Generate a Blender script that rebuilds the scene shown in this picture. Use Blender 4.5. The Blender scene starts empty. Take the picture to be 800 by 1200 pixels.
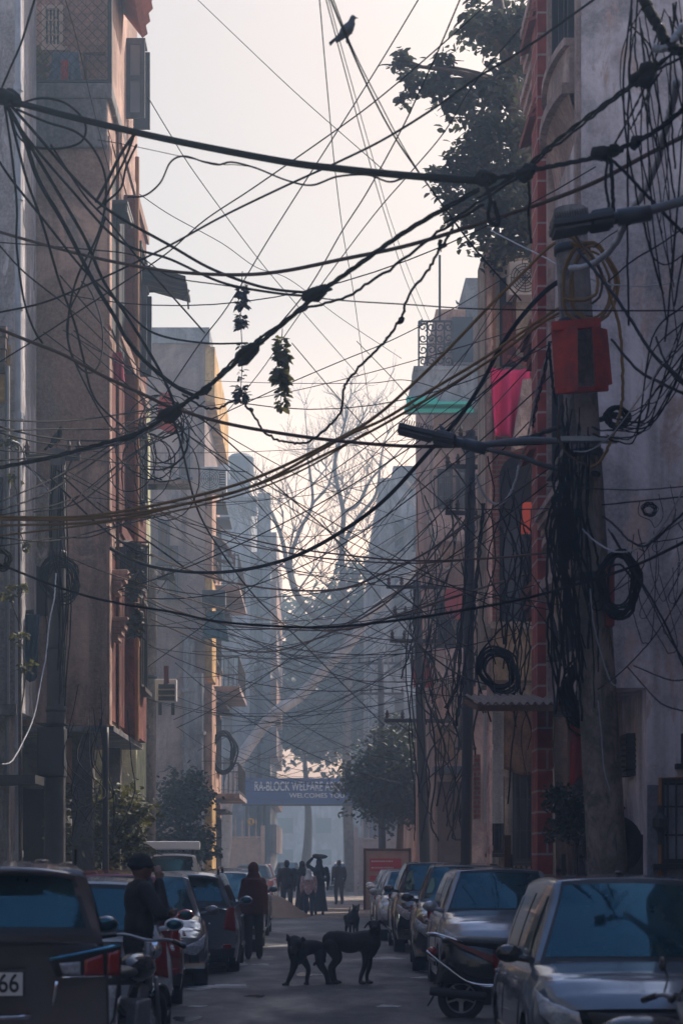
import bpy, bmesh, math, random
from mathutils import Vector, Matrix, Quaternion, noise
R = math.radians
SC = bpy.context.scene
COL = SC.collection
rnd = random.Random(11)
F, VX, HY, CH = 2400.0, 368.0, 1005.0, 1.75     # lens in photo pixels, vanishing point, camera height

def P(px, py, Y):
    "a photo position at street depth Y, in metres"
    return Vector(((px - VX) * Y / F, Y, CH + (HY - py) * Y / F))
def YX(px, X):
    return X * F / (px - VX)
def ZP(py, Y):
    return CH + (HY - py) * Y / F
def XP(px, Y):
    return (px - VX) * Y / F

# ------------------------------------------------------------------ camera, world, light
cam = bpy.data.cameras.new('camera'); camo = bpy.data.objects.new('camera', cam); COL.objects.link(camo)
camo.location = (0, 0, CH); camo.rotation_euler = (R(90), 0, 0)
cam.sensor_fit = 'VERTICAL'; cam.sensor_height = 36; cam.lens = 36 * F / 1200
cam.shift_x = (400 - VX) / 1200; cam.shift_y = (HY - 600) / 1200
cam.clip_end = 3000; cam.clip_start = .1
cam.dof.use_dof = True; cam.dof.focus_distance = 42; cam.dof.aperture_fstop = 3.2
SC.camera = camo
SUN_AZ, SUN_EL = R(38), R(40)
w = bpy.data.worlds.new('World'); SC.world = w; w.use_nodes = True
nt = w.node_tree; bg = nt.nodes['Background']
sky = nt.nodes.new('ShaderNodeTexSky'); sky.sky_type = 'NISHITA'; sky.sun_disc = False
sky.sun_elevation = SUN_EL; sky.sun_rotation = SUN_AZ; sky.air_density = 1.0; sky.dust_density = 4.0; sky.ozone_density = 1.6
# smoggy band near the horizon is pale and warm, the sky overhead stays cool
wtc = nt.nodes.new('ShaderNodeTexCoord'); wsp = nt.nodes.new('ShaderNodeSeparateXYZ'); nt.links.new(wtc.outputs['Generated'], wsp.inputs[0])
wmr = nt.nodes.new('ShaderNodeMapRange'); wmr.interpolation_type = 'SMOOTHSTEP'; wmr.inputs[1].default_value = .36; wmr.inputs[2].default_value = .66; nt.links.new(wsp.outputs[2], wmr.inputs[0])
wmx = nt.nodes.new('ShaderNodeMix'); wmx.data_type = 'RGBA'; nt.links.new(wmr.outputs[0], wmx.inputs[0])
wm2 = nt.nodes.new('ShaderNodeMapRange'); wm2.interpolation_type = 'SMOOTHSTEP'; wm2.inputs[1].default_value = .12; wm2.inputs[2].default_value = .27; nt.links.new(wsp.outputs[2], wm2.inputs[0])
wlo = nt.nodes.new('ShaderNodeMix'); wlo.data_type = 'RGBA'; nt.links.new(wm2.outputs[0], wlo.inputs[0]); wlo.inputs[6].default_value = (2.2, 1.40, .92, 1); wlo.inputs[7].default_value = (1.02, .83, .64, 1)
nt.links.new(wlo.outputs[2], wmx.inputs[6])
wmx.inputs[6].default_value = (1, 1, 1, 1); wmx.inputs[7].default_value = (.88, 1.05, 1.40, 1)
wml = nt.nodes.new('ShaderNodeMix'); wml.data_type = 'RGBA'; wml.blend_type = 'MULTIPLY'; wml.inputs[0].default_value = 1
nt.links.new(sky.outputs[0], wml.inputs[6]); nt.links.new(wmx.outputs[2], wml.inputs[7])
nt.links.new(wml.outputs[2], bg.inputs[0]); bg.inputs[1].default_value = .13
sl = bpy.data.lights.new('sun', 'SUN'); sl.energy = 4.8; sl.angle = R(.53); sl.color = (1, .86, .72)
so = bpy.data.objects.new('sun', sl); COL.objects.link(so)
sd = Vector((math.sin(SUN_AZ) * math.cos(SUN_EL), math.cos(SUN_AZ) * math.cos(SUN_EL), math.sin(SUN_EL)))
so.rotation_euler = (-sd).to_track_quat('-Z', 'Y').to_euler(); so.location = sd * 60
vs = SC.view_settings; vs.view_transform = 'Standard'; vs.look = 'None'; vs.exposure = .46; vs.gamma = 1; vs.use_curve_mapping = False
SC.cycles.max_bounces = 6; SC.cycles.volume_bounces = 1; SC.cycles.diffuse_bounces = 3; SC.cycles.glossy_bounces = 3
SC.cycles.transparent_max_bounces = 8; SC.cycles.use_denoising = True

# ------------------------------------------------------------------ materials
MATS = {}
def mat(name, col, rough=.7, metal=0., coat=0., spec=.5, bump=0., bscale=40., var=0., vscale=3., emit=None):
    if name in MATS: return MATS[name]
    m = bpy.data.materials.new(name); m.use_nodes = True; MATS[name] = m
    n = m.node_tree.nodes; l = m.node_tree.links; b = n['Principled BSDF']
    b.inputs['Base Color'].default_value = (*col, 1); b.inputs['Roughness'].default_value = rough
    b.inputs['Metallic'].default_value = metal; b.inputs['Specular IOR Level'].default_value = spec
    if coat: b.inputs['Coat Weight'].default_value = coat; b.inputs['Coat Roughness'].default_value = .06
    tc = n.new('ShaderNodeTexCoord')
    if var:
        t = n.new('ShaderNodeTexNoise'); t.inputs['Scale'].default_value = vscale; t.inputs['Detail'].default_value = 8; t.inputs['Roughness'].default_value = .65
        l.new(tc.outputs['Object'], t.inputs['Vector'])
        r = n.new('ShaderNodeMapRange'); r.inputs[1].default_value = .3; r.inputs[2].default_value = .7
        r.inputs[3].default_value = 1 - var; r.inputs[4].default_value = 1 + var
        l.new(t.outputs['Fac'], r.inputs[0])
        mx = n.new('ShaderNodeVectorMath'); mx.operation = 'SCALE'; mx.inputs[0].default_value = col
        l.new(r.outputs[0], mx.inputs['Scale']); l.new(mx.outputs[0], b.inputs['Base Color'])
        if rough > .2:
            r2 = n.new('ShaderNodeMapRange'); r2.inputs[3].default_value = max(.05, rough - .15); r2.inputs[4].default_value = min(1, rough + .15)
            l.new(t.outputs['Fac'], r2.inputs[0]); l.new(r2.outputs[0], b.inputs['Roughness'])
    if bump:
        t2 = n.new('ShaderNodeTexNoise'); t2.inputs['Scale'].default_value = bscale; t2.inputs['Detail'].default_value = 5
        l.new(tc.outputs['Object'], t2.inputs['Vector'])
        bp = n.new('ShaderNodeBump'); bp.inputs['Strength'].default_value = bump; bp.inputs['Distance'].default_value = .02
        l.new(t2.outputs['Fac'], bp.inputs['Height']); l.new(bp.outputs[0], b.inputs['Normal'])
    return m

def plaster(name, c1, c2, c3, streak=.6, scale=.5, patch=.52, rough=.88):
    "weathered plaster: broad blotches, rain streaks, patches where the paint has gone"
    if name in MATS: return MATS[name]
    c1, c2, c3 = (tuple(.92 * v for v in c) for c in (c1, c2, c3))
    m = bpy.data.materials.new(name); m.use_nodes = True; MATS[name] = m
    n = m.node_tree.nodes; l = m.node_tree.links; b = n['Principled BSDF']; b.inputs['Roughness'].default_value = rough
    b.inputs['Specular IOR Level'].default_value = .25
    tc = n.new('ShaderNodeTexCoord')
    def nz(sc, stretch, det=8, ro=.62, dist=0.):
        mp = n.new('ShaderNodeMapping'); mp.inputs['Scale'].default_value = stretch
        l.new(tc.outputs['Object'], mp.inputs['Vector'])
        t = n.new('ShaderNodeTexNoise'); t.inputs['Scale'].default_value = sc; t.inputs['Detail'].default_value = det
        t.inputs['Roughness'].default_value = ro; t.inputs['Distortion'].default_value = dist
        l.new(mp.outputs[0], t.inputs['Vector']); return t.outputs['Fac']
    def ramp(f, a, c):
        r = n.new('ShaderNodeMapRange'); r.inputs[1].default_value = a; r.inputs[2].default_value = c; r.interpolation_type = 'SMOOTHSTEP'
        l.new(f, r.inputs[0]); return r.outputs[0]
    def mix(f, a, c, blend='MIX'):
        x = n.new('ShaderNodeMix'); x.data_type = 'RGBA'; x.blend_type = blend
        if isinstance(f, float): x.inputs[0].default_value = f
        else: l.new(f, x.inputs[0])
        for s, v in ((6, a), (7, c)):
            if isinstance(v, tuple): x.inputs[s].default_value = (*v, 1)
            else: l.new(v, x.inputs[s])
        return x.outputs[2]
    base = mix(ramp(nz(scale, (1, 1, .8), 10, .70, .5), .40, .62), tuple(v*.54 for v in c1), tuple(v*1.28 for v in c2))
    base = mix(ramp(nz(scale * 4, (1, 1, .35), 9, .72, .8), patch - .02, patch + .08), base, c3)
    st = ramp(nz(1.6, (1.6, 1.6, .07), 6, .6), .44, .72)
    sm = n.new('ShaderNodeMath'); sm.operation = 'MULTIPLY'; sm.inputs[1].default_value = min(1, streak*1.35); l.new(st, sm.inputs[0])
    base = mix(sm.outputs[0], base, tuple(v * .38 for v in c1))
    fine = ramp(nz(22, (1, 1, 1), 4), .25, .8)
    base = mix(fine, base, mix(.3, base, tuple(min(1, v * 1.5) for v in c2)))
    l.new(base, b.inputs['Base Color'])
    bp = n.new('ShaderNodeBump'); bp.inputs['Strength'].default_value = .85; bp.inputs['Distance'].default_value = .04
    l.new(nz(9, (1, 1, 1), 8, .7), bp.inputs['Height']); l.new(bp.outputs[0], b.inputs['Normal'])
    return m

def brick(name, c1, c2, mortar, scale=1., bw=.42, bh=.2):
    if name in MATS: return MATS[name]
    m = bpy.data.materials.new(name); m.use_nodes = True; MATS[name] = m
    n = m.node_tree.nodes; l = m.node_tree.links; b = n['Principled BSDF']; b.inputs['Roughness'].default_value = .85
    tc = n.new('ShaderNodeTexCoord'); sp = n.new('ShaderNodeSeparateXYZ'); l.new(tc.outputs['Object'], sp.inputs[0])
    ad = n.new('ShaderNodeMath'); l.new(sp.outputs[0], ad.inputs[0]); l.new(sp.outputs[1], ad.inputs[1])
    cb = n.new('ShaderNodeCombineXYZ'); l.new(ad.outputs[0], cb.inputs[0]); l.new(sp.outputs[2], cb.inputs[1])
    t = n.new('ShaderNodeTexBrick'); l.new(cb.outputs[0], t.inputs['Vector'])
    t.inputs['Color1'].default_value = (*c1, 1); t.inputs['Color2'].default_value = (*c2, 1); t.inputs['Mortar'].default_value = (*mortar, 1)
    t.inputs['Scale'].default_value = scale; t.inputs['Brick Width'].default_value = bw; t.inputs['Row Height'].default_value = bh
    t.inputs['Mortar Size'].default_value = .016; t.inputs['Bias'].default_value = -.1
    nz = n.new('ShaderNodeTexNoise'); nz.inputs['Scale'].default_value = 5; nz.inputs['Detail'].default_value = 8; l.new(tc.outputs['Object'], nz.inputs['Vector'])
    x = n.new('ShaderNodeMix'); x.data_type = 'RGBA'; x.blend_type = 'MULTIPLY'; x.inputs[0].default_value = .75
    l.new(t.outputs['Color'], x.inputs[6])
    rr = n.new('ShaderNodeMapRange'); rr.inputs[1].default_value = .3; rr.inputs[2].default_value = .7; rr.inputs[3].default_value = .45; rr.inputs[4].default_value = 1.2
    l.new(nz.outputs['Fac'], rr.inputs[0]); l.new(rr.outputs[0], x.inputs[7]); l.new(x.outputs[2], b.inputs['Base Color'])
    bp = n.new('ShaderNodeBump'); bp.inputs['Strength'].default_value = .5; bp.inputs['Distance'].default_value = .02
    l.new(t.outputs['Fac'], bp.inputs['Height']); bp.invert = True; l.new(bp.outputs[0], b.inputs['Normal'])
    return m

black = mat('black_rubber', (.010, .010, .011), .85, spec=.12)
brownr = mat('brown_cable', (.075, .04, .026), .75, spec=.2, var=.3, vscale=6)
yellowr = mat('ochre_cable', (.22, .12, .035), .75, spec=.2, var=.25, vscale=5)
silverr = mat('grey_conduit', (.30, .31, .33), .5, var=.25, vscale=8)
whiter = mat('white_conduit', (.34, .35, .38), .6, var=.25, vscale=8)
iron = mat('dark_iron', (.02, .02, .022), .6, metal=.0, var=.3, vscale=9)
rust = mat('rusty_iron', (.11, .045, .022), .85, var=.45, vscale=12)
steel = mat('galvanised', (.28, .29, .31), .45, metal=.6, var=.2, vscale=10)
conc = plaster('pole_concrete', (.20, .165, .145), (.29, .24, .21), (.12, .10, .09), .8, 1.2)
darkglass = mat('window_glass', (.012, .017, .022), .12, spec=.6)
tyre = mat('tyre', (.014, .014, .015), .85, bump=.3, bscale=60)
chrome = mat('chrome', (.75, .77, .8), .12, metal=1.)
blackp = mat('black_plastic', (.012, .012, .013), .42)
carglass = mat('car_glass', (.005, .026, .040), .06, spec=1., var=.6, vscale=2.2, bump=.012, bscale=3)
carglass.node_tree.nodes['Principled BSDF'].inputs['Specular Tint'].default_value = (.34, .86, 1, 1)
redlens = mat('red_lens', (.28, .008, .008), .12, coat=.6)
lampgrey = mat('lamp_arm_grey', (.10, .105, .115), .6, var=.15)
clearlens = mat('clear_lens', (.35, .37, .4), .08, spec=.9, coat=.8, var=.4, vscale=25)
whitep = mat('white_plate', (.7, .7, .68), .5)
bark = mat('bark', (.085, .06, .048), .95, bump=.8, bscale=25, var=.5, vscale=9)
barkpale = mat('pale_bark', (.17, .145, .125), .95, bump=.6, bscale=18, var=.4, vscale=5)

def leafmat(name, col, var=.4, vscale=1.5, trans=.45):
    m = mat(name, col, .6, var=var, vscale=vscale); n = m.node_tree.nodes; l = m.node_tree.links; b = n['Principled BSDF']
    t = n.new('ShaderNodeBsdfTranslucent'); x = n.new('ShaderNodeMixShader'); x.inputs[0].default_value = trans
    src = b.inputs['Base Color'].links[0].from_socket
    g = n.new('ShaderNodeVectorMath'); g.operation = 'MULTIPLY'; g.inputs[1].default_value = (1.1, 1.15, .85); l.new(src, g.inputs[0]); l.new(g.outputs[0], t.inputs[0])
    l.new(b.outputs[0], x.inputs[1]); l.new(t.outputs[0], x.inputs[2]); l.new(x.outputs[0], n['Material Output'].inputs[0]); return m

# ------------------------------------------------------------------ mesh builder
ROOT = {}
class MB:
    def __init__(s): s.v = []; s.f = []
    def add(s, vs, fs):
        o = len(s.v); s.v += [Vector(p) for p in vs]; s.f += [tuple(i + o for i in f) for f in fs]; return s
    def box(s, a, b, M=None):
        x0, y0, z0 = a; x1, y1, z1 = b
        x0, x1 = min(x0, x1), max(x0, x1); y0, y1 = min(y0, y1), max(y0, y1); z0, z1 = min(z0, z1), max(z0, z1)
        vs = [(x0,y0,z0),(x1,y0,z0),(x1,y1,z0),(x0,y1,z0),(x0,y0,z1),(x1,y0,z1),(x1,y1,z1),(x0,y1,z1)]
        if M: vs = [M @ Vector(p) for p in vs]
        return s.add(vs, [(0,3,2,1),(4,5,6,7),(0,1,5,4),(1,2,6,5),(2,3,7,6),(3,0,4,7)])
    def bar(s, p, q, wd, th=None, up=(0,0,1)):
        p, q = Vector(p), Vector(q); d = (q - p).normalized(); th = th or wd
        u = Vector(up); sx = d.cross(u)
        if sx.length < 1e-4: sx = d.cross(Vector((1,0,0)))
        sx.normalize(); uz = sx.cross(d); vs = []
        for c in (p, q):
            for a, b in ((-1,-1),(1,-1),(1,1),(-1,1)): vs.append(c + sx * a * wd / 2 + uz * b * th / 2)
        return s.add(vs, [(3,2,1,0),(4,5,6,7),(0,1,5,4),(1,2,6,5),(2,3,7,6),(3,0,4,7)])
    def tube(s, pts, r, n=6, closed=False, caps=True):
        pts = [Vector(p) for p in pts]; N = len(pts); rr = r if isinstance(r, (list, tuple)) else [r] * N
        o = len(s.v); t0 = None; nx = None
        for i, p in enumerate(pts):
            if closed: t = pts[(i+1) % N] - pts[i-1]
            else: t = pts[min(i+1, N-1)] - pts[max(i-1, 0)]
            if t.length < 1e-9: t = Vector((0,0,1))
            t.normalize()
            if nx is None:
                a = Vector((0,0,1)) if abs(t.z) < .9 else Vector((1,0,0)); nx = t.cross(a).normalized()
            else:
                nx = t0.rotation_difference(t) @ nx; nx = (nx - t * nx.dot(t)).normalized()
            t0 = t; by = t.cross(nx)
            for k in range(n):
                a = 2 * math.pi * k / n; s.v.append(p + (nx * math.cos(a) + by * math.sin(a)) * rr[i])
        for i in range(N if closed else N - 1):
            j = (i + 1) % N
            for k in range(n):
                k2 = (k + 1) % n; s.f.append((o+i*n+k, o+i*n+k2, o+j*n+k2, o+j*n+k))
        if caps and not closed:
            s.f.append(tuple(o + k for k in reversed(range(n)))); s.f.append(tuple(o + (N-1)*n + k for k in range(n)))
        return s
    def lathe(s, prof, n=20, M=None):
        "prof: (r, z) pairs turned about Z"
        o = len(s.v); M = M or Matrix()
        for r, z in prof:
            for k in range(n):
                a = 2 * math.pi * k / n; s.v.append(M @ Vector((r * math.cos(a), r * math.sin(a), z)))
        for i in range(len(prof) - 1):
            for k in range(n):
                k2 = (k + 1) % n; s.f.append((o+i*n+k, o+i*n+k2, o+(i+1)*n+k2, o+(i+1)*n+k))
        s.f.append(tuple(o + k for k in reversed(range(n)))); s.f.append(tuple(o + (len(prof)-1)*n + k for k in range(n)))
        return s
    def ell(s, c, r, M=None, nu=14, nv=9):
        c = Vector(c); r = Vector(r) if hasattr(r, '__len__') else Vector((r, r, r)); vs = []
        M = M or Matrix()
        for j in range(nv + 1):
            t = math.pi * j / nv
            for i in range(nu):
                a = 2 * math.pi * i / nu
                vs.append(c + M @ Vector((r.x*math.sin(t)*math.cos(a), r.y*math.sin(t)*math.sin(a), r.z*math.cos(t))))
        fs = []
        for j in range(nv):
            for i in range(nu):
                i2 = (i + 1) % nu; fs.append((j*nu+i, (j+1)*nu+i, (j+1)*nu+i2, j*nu+i2))
        return s.add(vs, fs)
    def prism(s, poly, a, b, axis='y', M=None):
        "extrude a 2D outline (u, z) from a to b along an axis"
        n = len(poly); vs = []
        for t in (a, b):
            for u, z in poly:
                vs.append((u, t, z) if axis == 'y' else (t, u, z) if axis == 'x' else (u, z, t))
        if M: vs = [M @ Vector(p) for p in vs]
        return s.add(vs, [tuple(range(n)), tuple(reversed(range(n, 2*n)))] + [(i, i+n, (i+1) % n + n, (i+1) % n) for i in range(n)])
    def grid(s, fn, nu, nv, thick=0.):
        "surface fn(u, v) over the unit square, given a thickness"
        g = [[Vector(fn(i / nu, j / nv)) for j in range(nv + 1)] for i in range(nu + 1)]
        o = len(s.v); W = nv + 1
        for row in g: s.v += row
        for i in range(nu):
            for j in range(nv): s.f.append((o+i*W+j, o+(i+1)*W+j, o+(i+1)*W+j+1, o+i*W+j+1))
        if thick:
            o2 = len(s.v)
            for i in range(nu + 1):
                for j in range(nv + 1):
                    a = g[min(i+1, nu)][j] - g[max(i-1, 0)][j]; b = g[i][min(j+1, nv)] - g[i][max(j-1, 0)]
                    nn = a.cross(b); nn = nn.normalized() if nn.length > 1e-9 else Vector((0,0,1)); s.v.append(g[i][j] - nn * thick)
            for i in range(nu):
                for j in range(nv): s.f.append((o2+i*W+j, o2+i*W+j+1, o2+(i+1)*W+j+1, o2+(i+1)*W+j))
            bd = [(i, 0) for i in range(nu)] + [(nu, j) for j in range(nv)] + [(i, nv) for i in range(nu, 0, -1)] + [(0, j) for j in range(nv, 0, -1)]
            for k in range(len(bd)):
                a, b = bd[k], bd[(k+1) % len(bd)]; ia, ib = a[0]*W+a[1], b[0]*W+b[1]
                s.f.append((o+ib, o+ia, o2+ia, o2+ib))
        return s
    def build(s, name, m, parent=None, smooth=False, bevel=0., fix=True):
        me = bpy.data.meshes.new(name); sh = ROOT.get(parent.name, Vector()) if parent else Vector()
        me.from_pydata([p - sh for p in s.v], [], s.f)
        if fix:
            b = bmesh.new(); b.from_mesh(me); bmesh.ops.recalc_face_normals(b, faces=b.faces[:]); b.to_mesh(me); b.free()
        me.materials.append(m)
        if smooth:
            for p in me.polygons: p.use_smooth = True
        o = bpy.data.objects.new(name, me); COL.objects.link(o)
        if parent:
            o.parent = parent; ROOT[o.name] = sh
        if bevel:
            bv = o.modifiers.new('edge', 'BEVEL'); bv.width = bevel; bv.segments = 2; bv.limit_method = 'ANGLE'
        return o

def tag(o, label, cat, group=None, kind=None):
    o['label'] = label; o['category'] = cat
    if group: o['group'] = group
    if kind: o['kind'] = kind
    return o
def thing(name, label, cat, loc=(0,0,0), rotz=0., group=None, world=False):
    "an Empty at the base of a thing; with world=True its parts are given in street coordinates"
    o = bpy.data.objects.new(name, None); COL.objects.link(o); o.empty_display_size = .2
    o.location = loc; o.rotation_euler = (0, 0, rotz); tag(o, label, cat, group)
    ROOT[o.name] = Vector(loc) if world else Vector()
    return o
def struct(o):
    o['kind'] = 'structure'; return o
def solo(mb, name, m, label, cat, group=None, smooth=False, loc=None, bevel=0.):
    "a thing that is one mesh, with its origin at its middle"
    c = Vector(loc) if loc is not None else sum(mb.v, Vector()) / len(mb.v)
    mb.v = [p - c for p in mb.v]
    o = mb.build(name, m, None, smooth, bevel); o.location = c
    return tag(o, label, cat, group)
def copy_tree(o, parent=None):
    c = o.copy(); COL.objects.link(c); c.parent = parent
    for ch in list(o.children): copy_tree(ch, c)
    return c
def catmull(pts, per=8):
    pts = [Vector(p) for p in pts]
    if len(pts) < 3: return [pts[0].lerp(pts[-1], i / per) for i in range(per + 1)]
    q = [pts[0] * 2 - pts[1]] + pts + [pts[-1] * 2 - pts[-2]]; out = []
    for i in range(1, len(q) - 2):
        a, b, c, d = q[i-1], q[i], q[i+1], q[i+2]
        for k in range(per):
            t = k / per
            out.append(.5 * ((2*b) + (c - a)*t + (2*a - 5*b + 4*c - d)*t*t + (3*b - a - 3*c + d)*t**3))
    out.append(pts[-1]); return out
def fuse(mb, voxel, smooth=4):
    "weld overlapping shapes into one continuous skin"
    me = bpy.data.meshes.new('tmp'); me.from_pydata(mb.v, [], mb.f); o = bpy.data.objects.new('tmp', me); COL.objects.link(o)
    m = o.modifiers.new('r', 'REMESH'); m.mode = 'VOXEL'; m.voxel_size = voxel
    s = o.modifiers.new('s', 'SMOOTH'); s.factor = .5; s.iterations = smooth
    dg = bpy.context.evaluated_depsgraph_get(); e = o.evaluated_get(dg); em = e.to_mesh()
    out = MB(); out.v = [v.co.copy() for v in em.vertices]; out.f = [tuple(p.vertices) for p in em.polygons]
    e.to_mesh_clear(); bpy.data.objects.remove(o); bpy.data.meshes.remove(me)
    return out
def text_mb(s, size, loc, rot=(R(90), 0, 0), ext=.004, align='CENTER', xs=1.):
    cu = bpy.data.curves.new('t', 'FONT'); cu.body = s; cu.size = size; cu.extrude = ext; cu.align_x = align; cu.align_y = 'CENTER'; cu.offset = size * .012
    o = bpy.data.objects.new('t', cu); COL.objects.link(o); o.location = loc; o.rotation_euler = rot; o.scale = (xs, 1, 1)
    dg = bpy.context.evaluated_depsgraph_get(); dg.update(); e = o.evaluated_get(dg); em = e.to_mesh(); out = MB()
    out.v = [o.matrix_world @ v.co for v in em.vertices]; out.f = [tuple(p.vertices) for p in em.polygons]
    M = Matrix.LocRotScale(Vector(loc), o.rotation_euler, Vector((xs, 1, 1)))
    out.v = [M @ v.co for v in em.vertices]
    e.to_mesh_clear(); bpy.data.objects.remove(o); bpy.data.curves.remove(cu)
    return out
# ------------------------------------------------------------------ ground, road, haze
def noise_road():
    m = bpy.data.materials.new('asphalt'); m.use_nodes = True; n = m.node_tree.nodes; l = m.node_tree.links; b = n['Principled BSDF']
    tc = n.new('ShaderNodeTexCoord')
    def nz(s, d=8, r=.65, st=(1,1,1)):
        mp = n.new('ShaderNodeMapping'); mp.inputs['Scale'].default_value = st; l.new(tc.outputs['Object'], mp.inputs[0])
        t = n.new('ShaderNodeTexNoise'); t.inputs['Scale'].default_value = s; t.inputs['Detail'].default_value = d; t.inputs['Roughness'].default_value = r
        l.new(mp.outputs[0], t.inputs['Vector']); return t.outputs['Fac']
    def rg(f, a, c, lo, hi):
        r = n.new('ShaderNodeMapRange'); r.inputs[1].default_value = a; r.inputs[2].default_value = c; r.inputs[3].default_value = lo; r.inputs[4].default_value = hi
        l.new(f, r.inputs[0]); return r.outputs[0]
    x = n.new('ShaderNodeMix'); x.data_type = 'RGBA'; x.inputs[6].default_value = (.05, .049, .052, 1); x.inputs[7].default_value = (.11, .10, .095, 1)
    l.new(rg(nz(.55, 10, .7, (1.4, .5, 1)), .35, .68, 0, 1), x.inputs[0])
    y = n.new('ShaderNodeMix'); y.data_type = 'RGBA'; y.inputs[7].default_value = (.16, .13, .10, 1); l.new(x.outputs[2], y.inputs[6])
    l.new(rg(nz(1.7, 9, .75), .52, .66, 0, .75), y.inputs[0])
    z = n.new('ShaderNodeMix'); z.data_type = 'RGBA'; z.blend_type = 'MULTIPLY'; z.inputs[0].default_value = .5; l.new(y.outputs[2], z.inputs[6]); l.new(rg(nz(38, 4), .3, .7, .5, 1.4), z.inputs[7])
    l.new(z.outputs[2], b.inputs['Base Color']); l.new(rg(nz(.9, 7, .7, (1, .4, 1)), .35, .65, .5, .95), b.inputs['Roughness'])
    bp = n.new('ShaderNodeBump'); bp.inputs['Strength'].default_value = .5; bp.inputs['Distance'].default_value = .015; l.new(nz(55, 5), bp.inputs['Height']); l.new(bp.outputs[0], b.inputs['Normal'])
    return m
asph = noise_road()
earth = mat('dusty_earth', (.17, .135, .105), .95, bump=.5, bscale=14, var=.4, vscale=1.2)
pave = plaster('pavement_concrete', (.13, .12, .115), (.19, .17, .155), (.08, .075, .07), 0., 1.2)
g = MB(); g.grid(lambda u, v: (-900 + 1800*u, -300 + 2300*v, -.03), 6, 6)
struct(g.build('ground', earth))
g = MB(); g.grid(lambda u, v: ((-1 + 2*u) * 3.3, -20 + 240*v, .015 + .035*(1 - (2*u - 1)**2)), 8, 60)
struct(g.build('road', asph, smooth=True))
for s, nm in ((-1, 'pavement'), (1, 'pavement')):
    g = MB(); g.box((s*3.3, -20, -.02), (s*5.2, 112, .13)); struct(g.build(nm, pave, bevel=.02))
g = MB()     # paler strip over the far part of the road
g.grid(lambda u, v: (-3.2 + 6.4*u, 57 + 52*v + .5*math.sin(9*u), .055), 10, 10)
struct(g.build('pale_road_surface', plaster('road_pale', (.23, .185, .145), (.31, .25, .20), (.15, .125, .10), 0., .9)))
hz = MB(); hz.box((-70, -66, -1.03), (70, 330, 34)); h = hz.build('haze', earth); h.data.materials.clear()
hm = bpy.data.materials.new('haze'); hm.use_nodes = True; nn = hm.node_tree.nodes; nn.remove(nn['Principled BSDF'])
pv = nn.new('ShaderNodeVolumePrincipled'); pv.inputs['Color'].default_value = (.60, .80, .98, 1); pv.inputs['Density'].default_value = .0036; pv.inputs['Anisotropy'].default_value = .12
hm.node_tree.links.new(pv.outputs[0], nn['Material Output'].inputs['Volume']); h.data.materials.append(hm); h['kind'] = 'stuff'
h['label'] = 'pale blue winter smog filling the whole lane'

# puddles along the road, and pale sheets painted as sun specks
water = mat('puddle_water', (.05, .05, .055), .12, spec=1., bump=.35, bscale=6)
speck = plaster('speck_pale', (.36, .35, .34), (.46, .45, .44), (.24, .23, .22), 0., 2.)
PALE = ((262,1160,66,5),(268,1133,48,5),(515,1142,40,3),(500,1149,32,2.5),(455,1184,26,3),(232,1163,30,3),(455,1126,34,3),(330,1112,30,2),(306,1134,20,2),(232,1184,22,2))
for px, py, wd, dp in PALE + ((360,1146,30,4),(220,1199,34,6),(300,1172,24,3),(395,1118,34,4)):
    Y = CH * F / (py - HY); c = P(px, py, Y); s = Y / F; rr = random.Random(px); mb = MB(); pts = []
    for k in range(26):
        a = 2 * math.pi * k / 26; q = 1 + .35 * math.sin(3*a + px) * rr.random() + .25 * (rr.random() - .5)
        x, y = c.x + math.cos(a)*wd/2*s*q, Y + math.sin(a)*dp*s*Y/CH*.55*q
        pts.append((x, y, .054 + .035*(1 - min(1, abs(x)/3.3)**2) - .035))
    mb.add(pts, [tuple(range(26))]); pale = (px, py, wd, dp) in PALE; struct(mb.build('sun_speck' if pale else 'puddle', speck if pale else water))

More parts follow.
